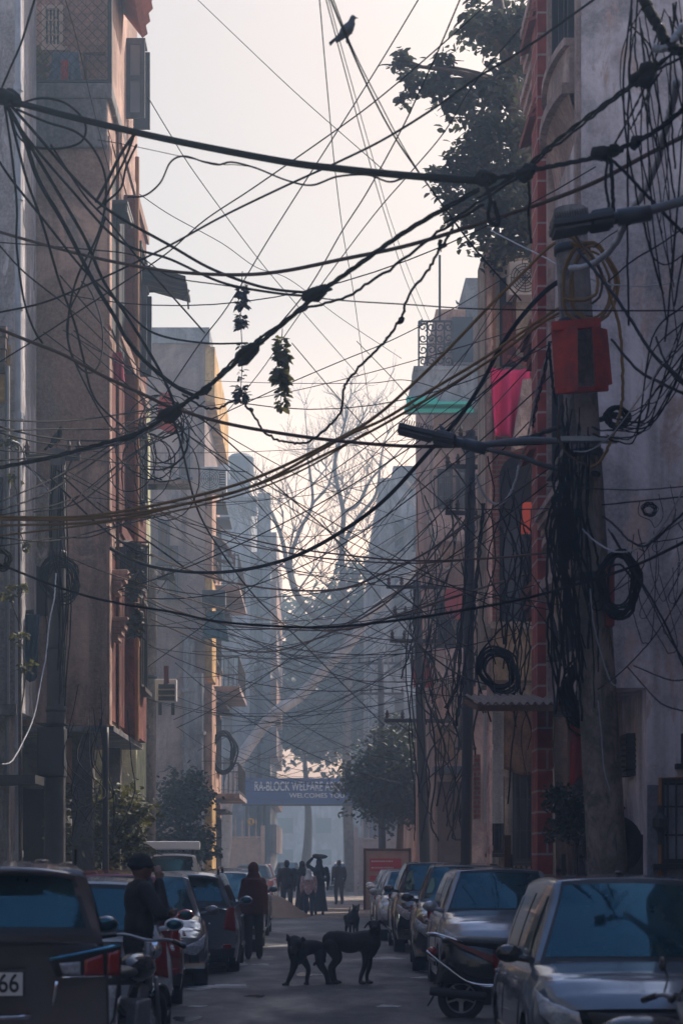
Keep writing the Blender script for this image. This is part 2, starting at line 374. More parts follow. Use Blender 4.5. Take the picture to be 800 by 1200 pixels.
# ------------------------------------------------------------------ building kit
def bld(name, label, x0, x1, y0, y1, loc=None):
    return thing(name, label, 'building', ((x0+x1)/2, (y0+y1)/2, 0), world=True)
def Fb(mb, Y, px0, px1, py0, py1, n0, n1):
    "box on a wall facing the camera at depth Y, from n0 to n1 in front of it"
    return mb.box((XP(px0, Y), Y - n1, ZP(py0, Y)), (XP(px1, Y), Y - n0, ZP(py1, Y)))
def Sb(mb, X, y0, y1, z0, z1, n0, n1):
    "box on a wall along the lane at X, from n0 to n1 towards the lane"
    s = -1 if X > 0 else 1
    return mb.box((X + s*n0, y0, z0), (X + s*n1, y1, z1))
woodd = mat('dark_wood', (.035, .028, .024), .7, var=.3, vscale=8)
bluegrey = mat('bluegrey_paint', (.045, .055, .07), .6, var=.25, vscale=6)
def window_f(root, Y, px0, px1, py0, py1, m=woodd, bars=3, name='window', fr=.06):
    x0, x1, z1, z0 = XP(px0, Y), XP(px1, Y), ZP(py0, Y), ZP(py1, Y); f = MB()
    f.box((x0, Y-.09, z0), (x0+fr, Y-.002, z1)); f.box((x1-fr, Y-.09, z0), (x1, Y-.002, z1))
    f.box((x0+fr, Y-.088, z0), (x1-fr, Y-.002, z0+fr)); f.box((x0+fr, Y-.088, z1-fr), (x1-fr, Y-.002, z1))
    f.box((x0-.08, Y-.16, z0-.07), (x1+.08, Y-.003, z0-.004))
    for k in range(1, bars + 1):
        x = x0 + (x1-x0)*k/(bars+1); f.box((x-.012, Y-.07, z0+fr), (x+.012, Y-.045, z1-fr))
    if bars:
        for k in (1, 2): z = z0 + (z1-z0)*k/3; f.box((x0+fr, Y-.044, z-.012), (x1-fr, Y-.024, z+.012))
    w_ = f.build(name, m, root); p = MB(); p.box((x0+fr, Y-.016, z0+fr), (x1-fr, Y-.004, z1-fr)); p.build('pane', darkglass, w_); return w_
def window_s(root, X, y0, y1, z0, z1, m=woodd, name='window', fr=.06, mull=1, hood=True):
    f = MB(); Sb(f, X, y0, y0+fr, z0, z1, .002, .09); Sb(f, X, y1-fr, y1, z0, z1, .002, .09)
    Sb(f, X, y0+fr, y1-fr, z0, z0+fr, .002, .088); Sb(f, X, y0+fr, y1-fr, z1-fr, z1, .002, .088)
    for k in range(1, mull + 1): y = y0 + (y1-y0)*k/(mull+1); Sb(f, X, y-.025, y+.025, z0+fr, z1-fr, .003, .07)
    if hood: Sb(f, X, y0-.15, y1+.15, z1+.12, z1+.2, .003, .45)
    Sb(f, X, y0-.08, y1+.08, z0-.08, z0-.004, .003, .16)
    w_ = f.build(name, m, root); p = MB(); Sb(p, X, y0+fr, y1-fr, z0+fr, z1-fr, .004, .016); p.build('pane', darkglass, w_); return w_
def pipe(root, pts, r, m, name='drain_pipe'):
    b = MB(); b.tube(pts, r, 8)
    for p in range(len(pts) - 1):
        a, c = Vector(pts[p]), Vector(pts[p+1]); n = int((c - a).length / 1.6)
        for k in range(1, n): q = a.lerp(c, k / n); d = (c - a).normalized() * .05; b.tube([q - d, q + d], r * 1.35, 8)
    return b.build(name, m, root, smooth=False)
def railing_s(root, X, y0, y1, z, h_, n=.5, m=iron, name='railing'):
    s = -1 if X > 0 else 1; x = X + s*n; b = MB(); b.bar((x, y0, z+h_), (x, y1, z+h_), .05); b.bar((x, y0, z+.08), (x, y1, z+.08), .03)
    k = int((y1-y0)/.13)
    for i in range(k + 1): y = y0 + (y1-y0)*i/max(1, k); b.bar((x, y, z+.08), (x, y, z+h_), .02, up=(0,1,0))
    b.bar((X, y0, z+h_), (x, y0, z+h_), .04); b.bar((X, y1, z+h_), (x, y1, z+h_), .04)
    for yy in (y0, y1):
        q = max(2, int(n/.13))
        for i in range(1, q): xx = X + s*n*i/q; b.bar((xx, yy, z+.02), (xx, yy, z+h_), .02, up=(0,1,0))
    return b.build(name, m, root)
def ac_unit(label, c, size=(.8, .55, .55), face='-y', m=None, group=None, rz=0.):
    "split air conditioner outdoor unit on brackets; fan grille on the -y side"
    w_, d_, h_ = size; t = thing('air_conditioner', label, 'air conditioner', c, rz, group); m = m or mat('ac_cream', (.42, .42, .42), .55, var=.25, vscale=6)
    b = MB(); b.box((-w_/2, -d_/2, 0), (w_/2, d_/2, h_)); b.build('casing', m, t, bevel=.02)
    g_ = MB(); r_ = h_*.42
    for k in range(5): g_.tube([(-w_*.16 + r_*(k+1)/5*math.cos(a), -d_/2 - .02, h_/2 + r_*(k+1)/5*math.sin(a)) for a in [2*math.pi*i/20 for i in range(20)]], .007, 4, closed=True)
    for k in range(8): a = math.pi*k/4; g_.bar((-w_*.16, -d_/2-.02, h_/2), (-w_*.16 + r_*math.cos(a), -d_/2-.02, h_/2 + r_*math.sin(a)), .012)
    g_.build('fan_grille', blackp, t)
    s_ = MB()
    for k in range(7): s_.box((w_*.22, -d_/2-.008, h_*(.15+.1*k)), (w_*.45, -d_/2-.001, h_*(.2+.1*k)))
    s_.build('vent_slats', iron, t)
    k_ = MB()
    for x in (-w_*.35, w_*.35): k_.box((x-.02, -d_/2, -.05), (x+.02, d_/2+.25, -.003)); k_.bar((x, -d_/2+.03, -.05), (x, d_/2+.25, -.4), .03)
    k_.build('bracket', rust, t); return t
def cloth(label, px0, px1, py0, py1, Y, m, name='cloth', cat='cloth', group=None, folds=4, amp=.05, taper=0., skew=0.):
    mb = MB(); a, b_ = P(px0, py0, Y), P(px1, py1, Y); rr = random.Random(int(px0*7+py0)); ph = rr.random()*6
    def fn(u, v):
        x = a.x + (b_.x - a.x) * (.5 + (u - .5) * (1 - taper*v)) + skew*v; z = a.z + (b_.z - a.z) * (v + .06*v*math.sin(u*5 + ph))
        return (x, Y + amp*math.sin(u*folds*2*math.pi/1.5 + ph + 1.2*v)*(.3 + .7*v) + amp*.5*math.sin(v*4 + u*3), z)
    mb.grid(fn, 22, 16, .008); return solo(mb, name, m, label, cat, group, smooth=True)

pl_L1 = plaster('plaster_umber', (.46, .285, .21), (.58, .385, .29), (.25, .205, .19), .75, .45)
pl_L0 = plaster('plaster_peeling', (.50, .46, .46), (.58, .54, .54), (.24, .21, .2), .7, .8, .5)
pl_cap = plaster('plaster_grey_band', (.18, .175, .175), (.27, .25, .24), (.12, .12, .13), .7, 1.)
pink = plaster('plaster_pink', (.44, .27, .21), (.50, .33, .26), (.30, .18, .14), .45, .7)
redbr = plaster('paint_oxblood', (.17, .045, .035), (.22, .07, .05), (.10, .035, .03), .4, .9)
pl_R1 = plaster('plaster_mauve', (.66, .57, .59), (.72, .64, .66), (.60, .41, .34), .55, .6, .56)
cream = plaster('plaster_cream', (.42, .36, .29), (.48, .42, .34), (.27, .23, .19), .55, .7)
pl_L2 = plaster('plaster_rose', (.36, .27, .25), (.43, .33, .30), (.20, .19, .20), .55, .3, .55)
ochre = plaster('ochre_sunlight', (.62, .36, .11), (.66, .42, .16), (.45, .26, .10), .3, 1.2)  # orange sunlight put into the wall colour
green = plaster('paint_pale_green', (.42, .42, .22), (.48, .47, .28), (.30, .29, .17), .4, 1.)
haz1 = plaster('plaster_slate_hazed', (.27, .28, .30), (.35, .36, .38), (.20, .20, .21), .55, .35)  # slate lifted paler and bluer, distant haze put into the colour
sal = plaster('salmon_sun_tint', (.50, .28, .19), (.55, .34, .24), (.36, .2, .14), .4, .8)  # salmon paint, also stands for sunlight on the left fronts
brk = brick('pilaster_brick', (.40, .075, .055), (.31, .055, .045), (.46, .36, .32), 1., .62, .30)
brk2 = brick('house_brick', (.27, .085, .06), (.20, .06, .045), (.2, .17, .15), 1., .24, .085)
terr = brick('terrace_tile', (.46, .27, .21), (.40, .23, .19), (.32, .19, .15), 1., .14, .14)
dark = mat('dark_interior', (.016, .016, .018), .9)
redtile = mat('red_roof_tile', (.30, .09, .07), .8, var=.3, vscale=6, bump=.3)

# ------------------------------------------------------------------ left side: near house with the pale drainpipe
Y = 31.2; X1 = XP(20, Y)
b0 = bld('plaster_house', 'peeling whitish plaster house at the left edge with a tall grey drainpipe', -9, X1, Y, 33.3)
m_ = MB(); m_.box((-9, Y, 4.0), (X1, 33.4, 20)); m_.box((-9, Y+.8, .1), (X1-.3, 33.38, 3.998)); m_.build('wall', pl_L0, b0)
m_ = MB(); Fb(m_, Y, -60, 13, 405, 472, .004, .03); m_.build('panel_or_lit_patch', ochre, b0)  # yellow light on the wall, painted as a flat panel
m_ = MB()
for k in range(4): Fb(m_, Y, -40 + 3*k, 11 - k, 388 + 13*k, 400 + 13*k, .035, .32 - .05*k)
m_.build('eave', plaster('eave_brown', (.15, .10, .085), (.2, .14, .12), (.09, .07, .06), .3, 1.), b0)
m_ = MB(); m_.box((-9, Y-.4, 3.9), (X1+.05, Y-.002, 4.06)); m_.build('floor_band', pl_cap, b0)
pipe(b0, [(XP(22, Y-.25), Y-.25, .15), (XP(22, Y-.25), Y-.25, 20)], .055, mat('pipe_grey', (.40, .42, .46), .6, var=.2, vscale=5))
pipe(b0, [(XP(9, Y-.15), Y-.15, .15), (XP(9, Y-.15), Y-.15, 9.2)], .04, steel)
window_f(b0, Y, -50, 4, 560, 640, bluegrey)

# ------------------------------------------------------------------ left side: tall umber house overhanging the lane
Y = 33.6; XF = -3.4; XL = -9; ZT, ZB = ZP(100, Y), ZP(850, Y)
b1 = bld('tall_house', 'tall umber plaster house on the left with a netted terrace and oxblood street front', XL, XF, Y, 43)
m_ = MB(); m_.box((XL, Y, ZB), (XF, 39.2, ZT-.25)); m_.build('wall', pl_L1, b1)
m_ = MB(); m_.box((XL, Y-.12, ZT-.25), (XF+.1, 36.2, ZT)); m_.box((XL, Y-.1, ZT-1.05), (XF+.02, Y-.002, ZT-.252)); m_.build('terrace_ledge', pl_cap, b1, bevel=.03)
m_ = MB(); m_.box((XL, 36.2, ZT-.25), (XF+.004, 39.2, 19.4)); m_.build('terrace_wall', terr, b1)
m_ = MB(); x0, x1 = XP(31, Y-.05), XP(129, Y-.05)
for x in (x0, x1): m_.box((x-.035, Y-.07, ZT), (x+.035, Y-.0, 18.6))
m_.box((x0, Y-.068, ZT+.03), (x1, Y-.02, ZT+.07)); m_.build('net_frame', iron, b1)
m_ = MB(); st = .17; n_ = int((x1-x0+4.3)/st)      # chain-link net
for k in range(n_):
    for dr in (1, -1):
        xs = x0 - 4.3 + k*st if dr == 1 else x0 + k*st
        p0 = Vector((xs, Y-.045, ZT+.05)); p1 = Vector((xs + dr*4.2, Y-.045, ZT+4.25))
        ta, tb = 0., 1.
        for bound, sgn in ((x0, 1), (x1, -1)):
            f0, f1 = sgn*(p0.x-bound), sgn*(p1.x-bound)
            if f0 < 0 and f1 < 0: tb = -1
            elif f0 < 0: ta = max(ta, f0/(f0-f1))
            elif f1 < 0: tb = min(tb, f0/(f0-f1))
        if tb > ta: m_.tube([p0.lerp(p1, ta), p0.lerp(p1, tb)], .006, 3, caps=False)
m_.build('chain_link_net', iron, b1)
window_f(b1, 36.2, 50, 75, 8, 58, mat('win_cream', (.5, .4, .32), .7), 5)
pipe(b1, [(XP(88, 36.1), 36.1, ZT), (XP(88, 36.1), 36.1, ZT+.9), (XP(100, 36.1), 36.1, ZT+1.0), (XP(100, 36.1), 36.1, ZT+1.5), (XP(124, 36.1), 36.1, ZT+1.5)], .035, rust)
# front along the lane
for i, (zb, zt) in enumerate(((ZB+.02, 7.2), (7.3, 10.4), (10.5, 13.6))):
    m_ = MB(); Sb(m_, XF, 33.62, 34.0, zb, zt, .003, .05); m_.build('lit_edge_strip', pink, b1)  # pink strip painted in place of the sunlit corner edge
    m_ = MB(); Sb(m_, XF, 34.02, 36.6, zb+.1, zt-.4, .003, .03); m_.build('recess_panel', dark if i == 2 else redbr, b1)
    m_ = MB(); Sb(m_, XF, 36.62, 39.15, zb, zt, .003, .20); m_.build('front_bay', redbr, b1)
    m_ = MB(); Sb(m_, XF, 33.62, 39.2, zt-.12, zt+.08, .205, .25); m_.build('floor_band', pink if i else redbr, b1)
    window_s(b1, XF+.2, 37.0, 38.4, zb+.9, zt-.7, woodd, hood=False)
m_ = MB(); Sb(m_, XF, 33.6, 39.2, 13.75, 18.5, .005, .02); m_.build('upper_front', pink, b1)
for px, py in ((137, 745), (128, 690)):
    m_ = MB(); z = ZP(py, 34.2)
    for k in range(4): Sb(m_, XF, 34.02-.03*k, 34.5+.03*k, z-.1*k+.3-.09, z-.1*k+.3, .051, .16+.05*(3-k))
    m_.build('capital', pink, b1, bevel=.01)
pipe(b1, [(XF+.26, 36.4, ZB-.1), (XF+.26, 36.4, 14.2)], .04, mat('pipe_ochre', (.34, .16, .06), .7, var=.3))
pipe(b1, [(XF+.06, 34.9, ZB-.1), (XF+.06, 34.9, 14.2)], .03, rust)
m_ = MB()         # ragged hood over the second window
m_.box((XF, 34.1, ZP(258, 35)), (XF+.30, 35.2, ZP(254, 35))); m_.box((XF+.25, 34.15, ZP(266, 35)), (XF+.29, 35.1, ZP(258.5, 35))); m_.build('window_hood', mat('tin_dark', (.05, .05, .055), .6, var=.4), b1)
for (px0, px1, py0, py1, yy) in ((147, 170, 45, 138, 36.9), (148, 172, 335, 432, 36.9)):
    f = MB(); x0, x1, z1, z0 = XP(px0, yy), XP(px1, yy), ZP(py0, yy), ZP(py1, yy); t_ = .06
    for (a, c, e, g_) in ((x0, x0+.09, z0, z1), (x1-.09, x1, z0, z1)): f.box((a, yy, e), (c, yy+t_, g_))
    for z in (z0, (z0+z1)/2-.05, z1-.1): f.box((x0+.09, yy+.004, z), (x1-.09, yy+t_-.004, z+.1))
    s_ = f.build('shutter', bluegrey, b1); p = MB(); p.box((x0+.09, yy+.02, z0+.1), (x1-.09, yy+.035, z1-.1)); p.build('pane', mat('dusty_glass', (.16, .19, .22), .4), s_)
    f = MB(); f.box((x0+.1, yy+.5, z0-.02), (x1+.05, yy+.56, z1-.05)); f.box((x0, yy+.1, z1), (x1, yy+.6, z1+.05)); f.build('shutter', bluegrey, b1)
f = MB(); z = ZP(8, 36.5)
for k in range(4): f.bar((XF, 35.6, z+.55-.2*k), (XF+.55-.05*k, 35.6, z+.1-.22*k), .12, 1.6, up=(0,1,0))
f.build('tiled_hood', redtile, b1)
# ground floor below the overhang: pillars, back wall, doors
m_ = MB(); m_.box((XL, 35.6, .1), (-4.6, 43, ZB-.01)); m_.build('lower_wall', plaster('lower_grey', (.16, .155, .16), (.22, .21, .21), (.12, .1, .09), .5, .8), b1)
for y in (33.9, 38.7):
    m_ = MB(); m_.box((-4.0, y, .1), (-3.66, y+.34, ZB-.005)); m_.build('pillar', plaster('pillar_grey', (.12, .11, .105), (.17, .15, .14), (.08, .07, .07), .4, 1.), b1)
m_ = MB(); Fb(m_, 35.6, 78, 101, 857, 925, .004, .05); m_.build('painted_panel', sal, b1)
m_ = MB(); Fb(m_, 35.6, 101, 108, 857, 960, .004, .08); m_.build('door_post', pink, b1)
m_ = MB(); Fb(m_, 35.6, 28, 52, 925, 1010, .004, .06); m_.build('door', woodd, b1)
window_f(b1, 35.6, 70, 84, 965, 1005, iron, 2)
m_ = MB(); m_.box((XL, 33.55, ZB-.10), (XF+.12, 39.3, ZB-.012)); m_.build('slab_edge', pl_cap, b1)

# pale panel, washing and other loose things on the left houses
cloth('stained pinkish canvas sheet hung behind the left concrete pole', 14, 58, 571, 668, 33.3, plaster('canvas_stained', (.40, .32, .28), (.5, .42, .37), (.17, .16, .09), .3, 2.5, .5), 'canvas_sheet', 'canvas sheet', folds=1.5, amp=.02)
m_ = MB(); Fb(m_, 33.5, 30, 58, 636, 722, .0, .05); solo(m_, 'board', woodd, 'dark wooden board on the umber wall behind the left concrete pole', 'board')
t = thing('clothes_rail', 'iron clothes rail on the left house holding blue and purple washing', 'clothes rail', P(20, 718, 32.2), world=True)
m_ = MB(); m_.bar(P(2, 722, 32.2), P(40, 716, 32.2), .05); m_.bar(P(2, 724, 32.9), P(40, 718, 32.9), .05); m_.build('rail', iron, t)
m_ = MB(); m_.bar(P(6, 721, 32.2), P(6, 723, 33.0), .04); m_.bar(P(36, 717, 32.2), P(36, 719, 33.0), .04); m_.build('bracket', iron, t)
cloth('dark blue trousers hung out on the left clothes rail', 29, 47, 720, 795, 32.15, mat('cloth_navy', (.02, .06, .10), .9, bump=.3), 'trousers', 'trousers', taper=-.1, skew=-.05)
cloth('purple and white shirt hung at the left end of the clothes rail', 5, 20, 722, 778, 32.15, mat('cloth_purple', (.17, .08, .17), .9, var=.5, vscale=7), 'shirt', 'shirt')
cloth('bright pink towel drying in the upper recess of the oxblood front', 131, 143, 413, 447, 34.6, mat('cloth_pink', (.42, .05, .09), .9), 'towel', 'towel', taper=-.5, amp=.03)
m_ = MB(); rr = random.Random(4)
for k in range(240): 
    c = P(45 + rr.gauss(0, 6), 80 + rr.gauss(0, 9), 34.2 + rr.random()*.4); a = rr.random()*6.3; d = Vector((math.cos(a), .3, math.sin(a)))*.05; e = Vector((-d.z, .1, d.x))*.6
    m_.add([c-d, c+e, c+d, c-e], [(0,1,2,3)])
t = thing('potted_plant', 'yellowish potted plant on the netted terrace', 'potted plant', P(48, 97, 34.3), world=True)
m_.build('foliage', mat('leaf_yellow', (.30, .25, .06), .7, var=.3), t); q = MB(); q.lathe([(.09, 0), (.14, .25), (.13, .25), (.1, .2)], 12, Matrix.Translation(P(48, 96, 34.3))); q.build('pot', rust, t)
cloth('red cloth hung over the ledge of the netted terrace', 72, 80, 70, 97, 34.0, mat('cloth_red', (.5, .03, .04), .9), 'cloth', 'cloth', amp=.02)
cloth('blue and grey bundle of washing beside the red cloth on the terrace', 62, 92, 61, 97, 34.4, mat('cloth_slate', (.10, .15, .22), .9, var=.5, vscale=5), 'washing', 'washing', taper=-.3, amp=.06)

# tin awning jutting from the oxblood front over the lane
t = thing('awning', 'torn dark tin awning jutting out below the upper shutters', 'awning', P(160, 325, 38), world=True)
m_ = MB(); a = P(158, 322, 38.2); m_.grid(lambda u, v: (a.x + 1.0*u, 37.3 + 1.6*v, a.z - .28*u + .03*math.sin(v*24)), 8, 24, .025); m_.build('sheet', mat('tin_dark', (.05, .05, .055), .6), t)
m_ = MB(); m_.bar(P(160, 342, 38), P(218, 340, 38), .04); m_.bar(P(219, 338, 37.4), P(221, 362, 37.4), .05, .03); m_.bar(P(222, 340, 38.4), P(214, 352, 38.4), .03); m_.build('frame', iron, t)

# air conditioner cage and dry garland
t = ac_unit('dark caged air conditioner on the oxblood front of the umber house', (XF+.24, 35.3, ZP(692, 35.3)), (.62, .5, .72), m=mat('ac_dark', (.035, .037, .042), .6))
m_ = MB()
for k in range(6): m_.bar((-.34+.136*k, -.32, -.05), (-.34+.136*k, -.32, .78), .018, up=(0,1,0))
m_.bar((-.34, -.32, .78), (.34, -.32, .78), .03); m_.bar((-.34, -.32, -.05), (.34, -.32, -.05), .03); m_.build('cage', iron, t)

# ------------------------------------------------------------------ left side: low house, then the rose plaster house with sunlight painted on its front
bg_ = bld('low_house', 'narrow pale green house between the umber house and the rose house', -9, -3.75, 39.4, 46)
m_ = MB(); m_.box((-9, 43.2, 0.1), (-3.75, 47, ZP(430, 43))); m_.build('wall', green, bg_)
window_f(bg_, 43.2, 162, 171, 600, 640, woodd, 0); window_f(bg_, 43.2, 162, 171, 800, 850, woodd, 0)
m_ = MB(); m_.box((-9, 42.6, ZP(572, 43)), (-3.3, 43.19, ZP(566, 43))); m_.box((-4.2, 42.5, ZP(572,43)), (-2.6, 43.18, ZP(568,43))); m_.build('window_hood', pl_cap, bg_)
Y = 62.0; XF = XP(240, Y); ZT = ZP(402, Y)
b2 = bld('rose_house', 'rose plaster house on the left with orange sunlight painted on its front', -11, XF, Y, 84)
m_ = MB(); m_.box((-11, Y, .1), (XF, 72, ZT)); m_.build('wall', pl_L2, b2)
m_ = MB(); m_.box((-11, Y-.1, ZT-.02), (XF+.15, Y+.25, ZT+.45)); m_.box((XF-.1, Y+.26, ZT-.02), (XF+.15, 72, ZT+.45)); m_.build('parapet', haz1, b2)
m_ = MB(); Sb(m_, XF, Y+.05, 72, ZP(470, Y), ZT-.1, .004, .30); m_.build('sunlit_bay', ochre, b2)  # sunlit top of the front, its light painted in ochre
for k, (za, zb2) in enumerate(((.4, 3.6), (3.8, 7), (7.2, 10.2), (10.4, 13.4))):
    m_ = MB(); Sb(m_, XF, Y+.05, Y+2.6, za, zb2, .004, .22); m_.build('front_bay', sal if k % 2 else ochre, b2)  # ochre and salmon carry the orange sunlight on this front
    m_ = MB(); Sb(m_, XF, Y+2.7, 72, za, zb2, .004, .05); m_.build('front_panel', sal, b2)
    window_s(b2, XF+.05, Y+3.4, Y+5.2, za+.9, zb2-.5); window_s(b2, XF+.05, Y+6.4, Y+8.2, za+.9, zb2-.5)
    m_ = MB(); Sb(m_, XF, Y+2.9, 71.8, za-.16, za-.02, .06, .95); m_.build('balcony', pl_L2, b2); railing_s(b2, XF, Y+3, 71.7, za, .95, .9)
for px, py0, py1 in ((196, 640, 700), (210, 500, 560), (186, 610, 660)): window_f(b2, Y, px, px+13, py0, py1, bluegrey, 0)
for px in (222, 232): pipe(b2, [(XP(px, Y-.2), Y-.2, .1), (XP(px, Y-.2), Y-.2, ZP(745 if px == 222 else 790, Y))], .19, haz1, 'chimney_duct')
f = MB(); Fb(f, 44.5, 183, 208, 797, 823, 0, .3); c0 = f; tt = thing('air_cooler', 'white louvred air cooler box on the rose house wall', 'air cooler', P(195, 823, 44.4), world=True)
c0.build('casing', mat('cooler_white', (.62, .58, .56), .6), tt, bevel=.02); f = MB()
for k in range(3): Fb(f, 44.19, 186, 205, 802 + 7*k, 807 + 7*k, 0.0, .04)
f.build('louvre', dark, tt); f = MB(); Fb(f, 44.5, 186, 190, 824, 838, 0, .05); Fb(f, 44.5, 201, 205, 824, 838, 0, .05); f.build('bracket', iron, tt)
cloth('faded red pennant hanging from the rose house', 188, 201, 460, 506, 44, mat('pennant_red', (.36, .03, .025), .85), 'pennant', 'flag', taper=-.9, folds=1)
cloth('dark rolled cloth hanging beside the red pennant', 158, 170, 462, 528, 42, mat('cloth_ink', (.02, .028, .04), .9), 'cloth', 'cloth', taper=.2, folds=2)
cloth('dark maroon cloth hanging above the white louvred cooler', 192, 198, 780, 802, 43.6, mat('cloth_maroon', (.12, .02, .03), .9), 'cloth', 'cloth')
ac_unit('pale air conditioner high on the sun-coloured front of the rose house', (XP(250, 61), 61.6, ZP(574, 61)), (.75, .6, .75))
ac_unit('dark air conditioner low on the sun-coloured front with blue cloth below it', (XP(250, 61), 61.6, ZP(709, 61)), (.7, .5, .5), m=bluegrey)
cloth('teal blue cloth hanging below the dark air conditioner of the rose house', 243, 262, 716, 750, 61.5, mat('cloth_teal', (.03, .10, .13), .9), 'cloth', 'cloth', taper=-.7)
t = thing('awning', 'rusty rounded tin awning on the sun-coloured front of the rose house', 'awning', P(255, 640, 64), world=True); a = P(239, 630, 64)
m_ = MB(); m_.grid(lambda u, v: (a.x + .95*math.sin(u*1.4), 63.2 + 2.2*v, a.z - .85*(1 - math.cos(u*1.4)) + .025*math.sin(40*v)), 8, 30, .03); m_.build('sheet', mat('tin_rust', (.14, .075, .05), .8, var=.5), t)
m_ = MB(); m_.bar(P(239, 652, 64), P(275, 660, 64), .06); m_.bar(P(275, 648, 63.3), P(275, 662, 63.3), .05); m_.bar(P(239, 656, 65.3), P(276, 660, 65.3), .06); m_.build('frame', rust, t)

# ------------------------------------------------------------------ far left: slate tower block with stepped roof
Y = 112.0; XF = XP(316, Y)
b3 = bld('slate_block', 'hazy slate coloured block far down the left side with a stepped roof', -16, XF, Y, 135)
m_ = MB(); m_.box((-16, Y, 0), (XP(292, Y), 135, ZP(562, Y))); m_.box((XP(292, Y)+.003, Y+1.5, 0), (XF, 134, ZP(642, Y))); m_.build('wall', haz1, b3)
m_ = MB(); m_.box((XP(283, Y), Y+.3, ZP(598, Y)), (XP(292, Y)+.4, Y+2, ZP(580, Y))); m_.box((XP(301, Y), Y+2, ZP(641, Y)), (XF, Y+4, ZP(570, Y))); m_.build('stair_head', haz1, b3)
m_ = MB(); m_.box((XP(240, Y), Y+.3, ZP(561, Y)), (XP(268, Y), Y+3, ZP(538, Y))); m_.build('roof_room', haz1, b3)
for k in range(7):
    m_ = MB(); Sb(m_, XF, Y+1.6, 134, 2+2.7*k, 3.6+2.7*k, .01, .35); m_.build('front_balcony', sal if k % 2 else pl_L2, b3)  # pink sunlight on this edge put into the balcony colour
for k in range(5):
    window_f(b3, Y, 262, 272, 640 + 62*k, 672 + 62*k, bluegrey, 0); window_f(b3, Y+1.5, 298, 308, 660 + 60*k, 690 + 60*k, bluegrey, 0)
pipe(b3, [(XP(303, Y+1.3), Y+1.3, 1), (XP(303, Y+1.3), Y+1.3, ZP(600, Y))], .09, bluegrey)
f = MB(); f.lathe([(.7, 0), (.75, .1), (.75, 1.2), (.5, 1.4), (.15, 1.45)], 16, Matrix.Translation(P(282, 562, Y+3))); f.tube([P(282, 562, Y+3), P(282, 575, Y+3)], .3, 8)
solo(f, 'water_tank', mat('tank_black', (.06, .065, .075), .7), 'round black water tank on the roof of the far slate block', 'water tank')

# ------------------------------------------------------------------ right side: mauve plaster house with brick pilaster and curved balconies
Y = 26.1; XF = 3.4; Y2 = 31.6; ZG = ZP(806, Y)
b4 = bld('mauve_house', 'stained mauve plaster house on the right with a red brick pilaster and curved balconies', XF, 12, Y, Y2)
m_ = MB(); m_.box((XF, Y, ZG), (12, Y2, 19)); m_.box((XP(757, Y), Y+.005, .1), (11.99, Y2-.01, ZG-.002)); m_.box((XF+.5, 29.5, .1), (XP(757, Y)-.002, Y2-.02, ZG-.003)); m_.build('wall', pl_R1, b4)
m_ = MB(); Sb(m_, XF, 29.2, 30.0, .1, 19, .002, .22); m_.build('brick_pilaster', brk, b4)
m_ = MB(); Sb(m_, XF, 26.14, 26.34, ZG+.03, 19, .002, .06); Sb(m_, XF, 28.95, 29.16, ZG+.03, 19, .002, .10); m_.build('corner_moulding', plaster('trim_pink', (.5, .36, .32), (.55, .41, .37), (.36, .25, .22), .4, 1.), b4)
trim = MATS['trim_pink']
m_ = MB(); Sb(m_, XF, 30.02, 31.5, .1, 19, .002, .06); m_.build('side_pilaster', redbr, b4)
def curved_balcony(z, y0=26.5, y1=28.9, n=.22, hh=.62):
    m_ = MB(); N = 14
    def bulge(t): return n * (math.sin(math.pi * (.08 + .84*t)) ** .55)
    for (za, zb, e) in ((0, .14, .10), (.14, hh, 0), (hh, hh+.1, .07)):
        vs = [];
        for k in range(N+1):
            t = k/N; y = y0 + (y1-y0)*t; x = XF - bulge(t) - e; vs += [(x, y, z+za), (x, y, z+zb), (XF-.005, y, z+za), (XF-.005, y, z+zb)]
        fs = []
        for k in range(N):
            a, c = 4*k, 4*k+4; fs += [(a, c, c+1, a+1), (a+1, c+1, c+3, a+3), (a, a+2, c+2, c)]
        fs += [(0, 1, 3, 2), (4*N, 4*N+2, 4*N+3, 4*N+1)]; m_.add(vs, fs)
    bb = m_.build('balcony', trim, b4)
    m_ = MB()       # tapering corbel under it
    vs = []; 
    for k in range(N+1):
        t = k/N; y = y0 + (y1-y0)*t
        for j in range(5): q = j/4; vs.append((XF - .004 - bulge(t)*(1-q)**1.6, y*(1-.5*q*0) , z - .55*q))
    fs = [(5*k+j, 5*k+j+1, 5*k+5+j+1, 5*k+5+j) for k in range(N) for j in range(4)]; m_.add(vs, fs); m_.build('corbel', trim, bb); return bb
for pz in (145, 690):
    curved_balcony(ZP(pz, 27.6))
m_ = MB()
for pz in (655,):
    for k in range(4): Sb(m_, XF, 26.5-.05*k, 28.9+.05*k, ZP(pz, 27.6)+.7-.1*k, ZP(pz, 27.6)+.79-.1*k, .105, .30-.05*k)
m_.build('cornice', trim, b4)
for zt_, zb_ in ((-60, 78), (690, 760), (440, 540)):
    window_s(b4, XF, 26.75, 28.6, ZP(zb_, 27.6), ZP(zt_, 27.6), iron, hood=False, mull=2)
m_ = MB()      # red tile eaves and mouldings on the far side of the pilaster
for py in (60, 168, 540):
    z = ZP(py, 30.8); m_ = MB()
    for k in range(5): m_.bar((XF-.07, 30.05, z+.16*k), (XF-.07-.26+.05*k, 30.05, z-.1+.12*k), .05, 1.3, up=(0,1,0))
    m_.build('tiled_eave', redtile, b4)
for py in (25, 55, 105, 400, 700):
    m_ = MB(); z = ZP(py, 30.8)
    for k in range(3): Sb(m_, XF, 30.03, 31.48+.02*k, z-.14*k, z-.14*k+.13, .062, .24-.05*k)
    m_.build('cornice', trim if py < 300 else redbr, b4)
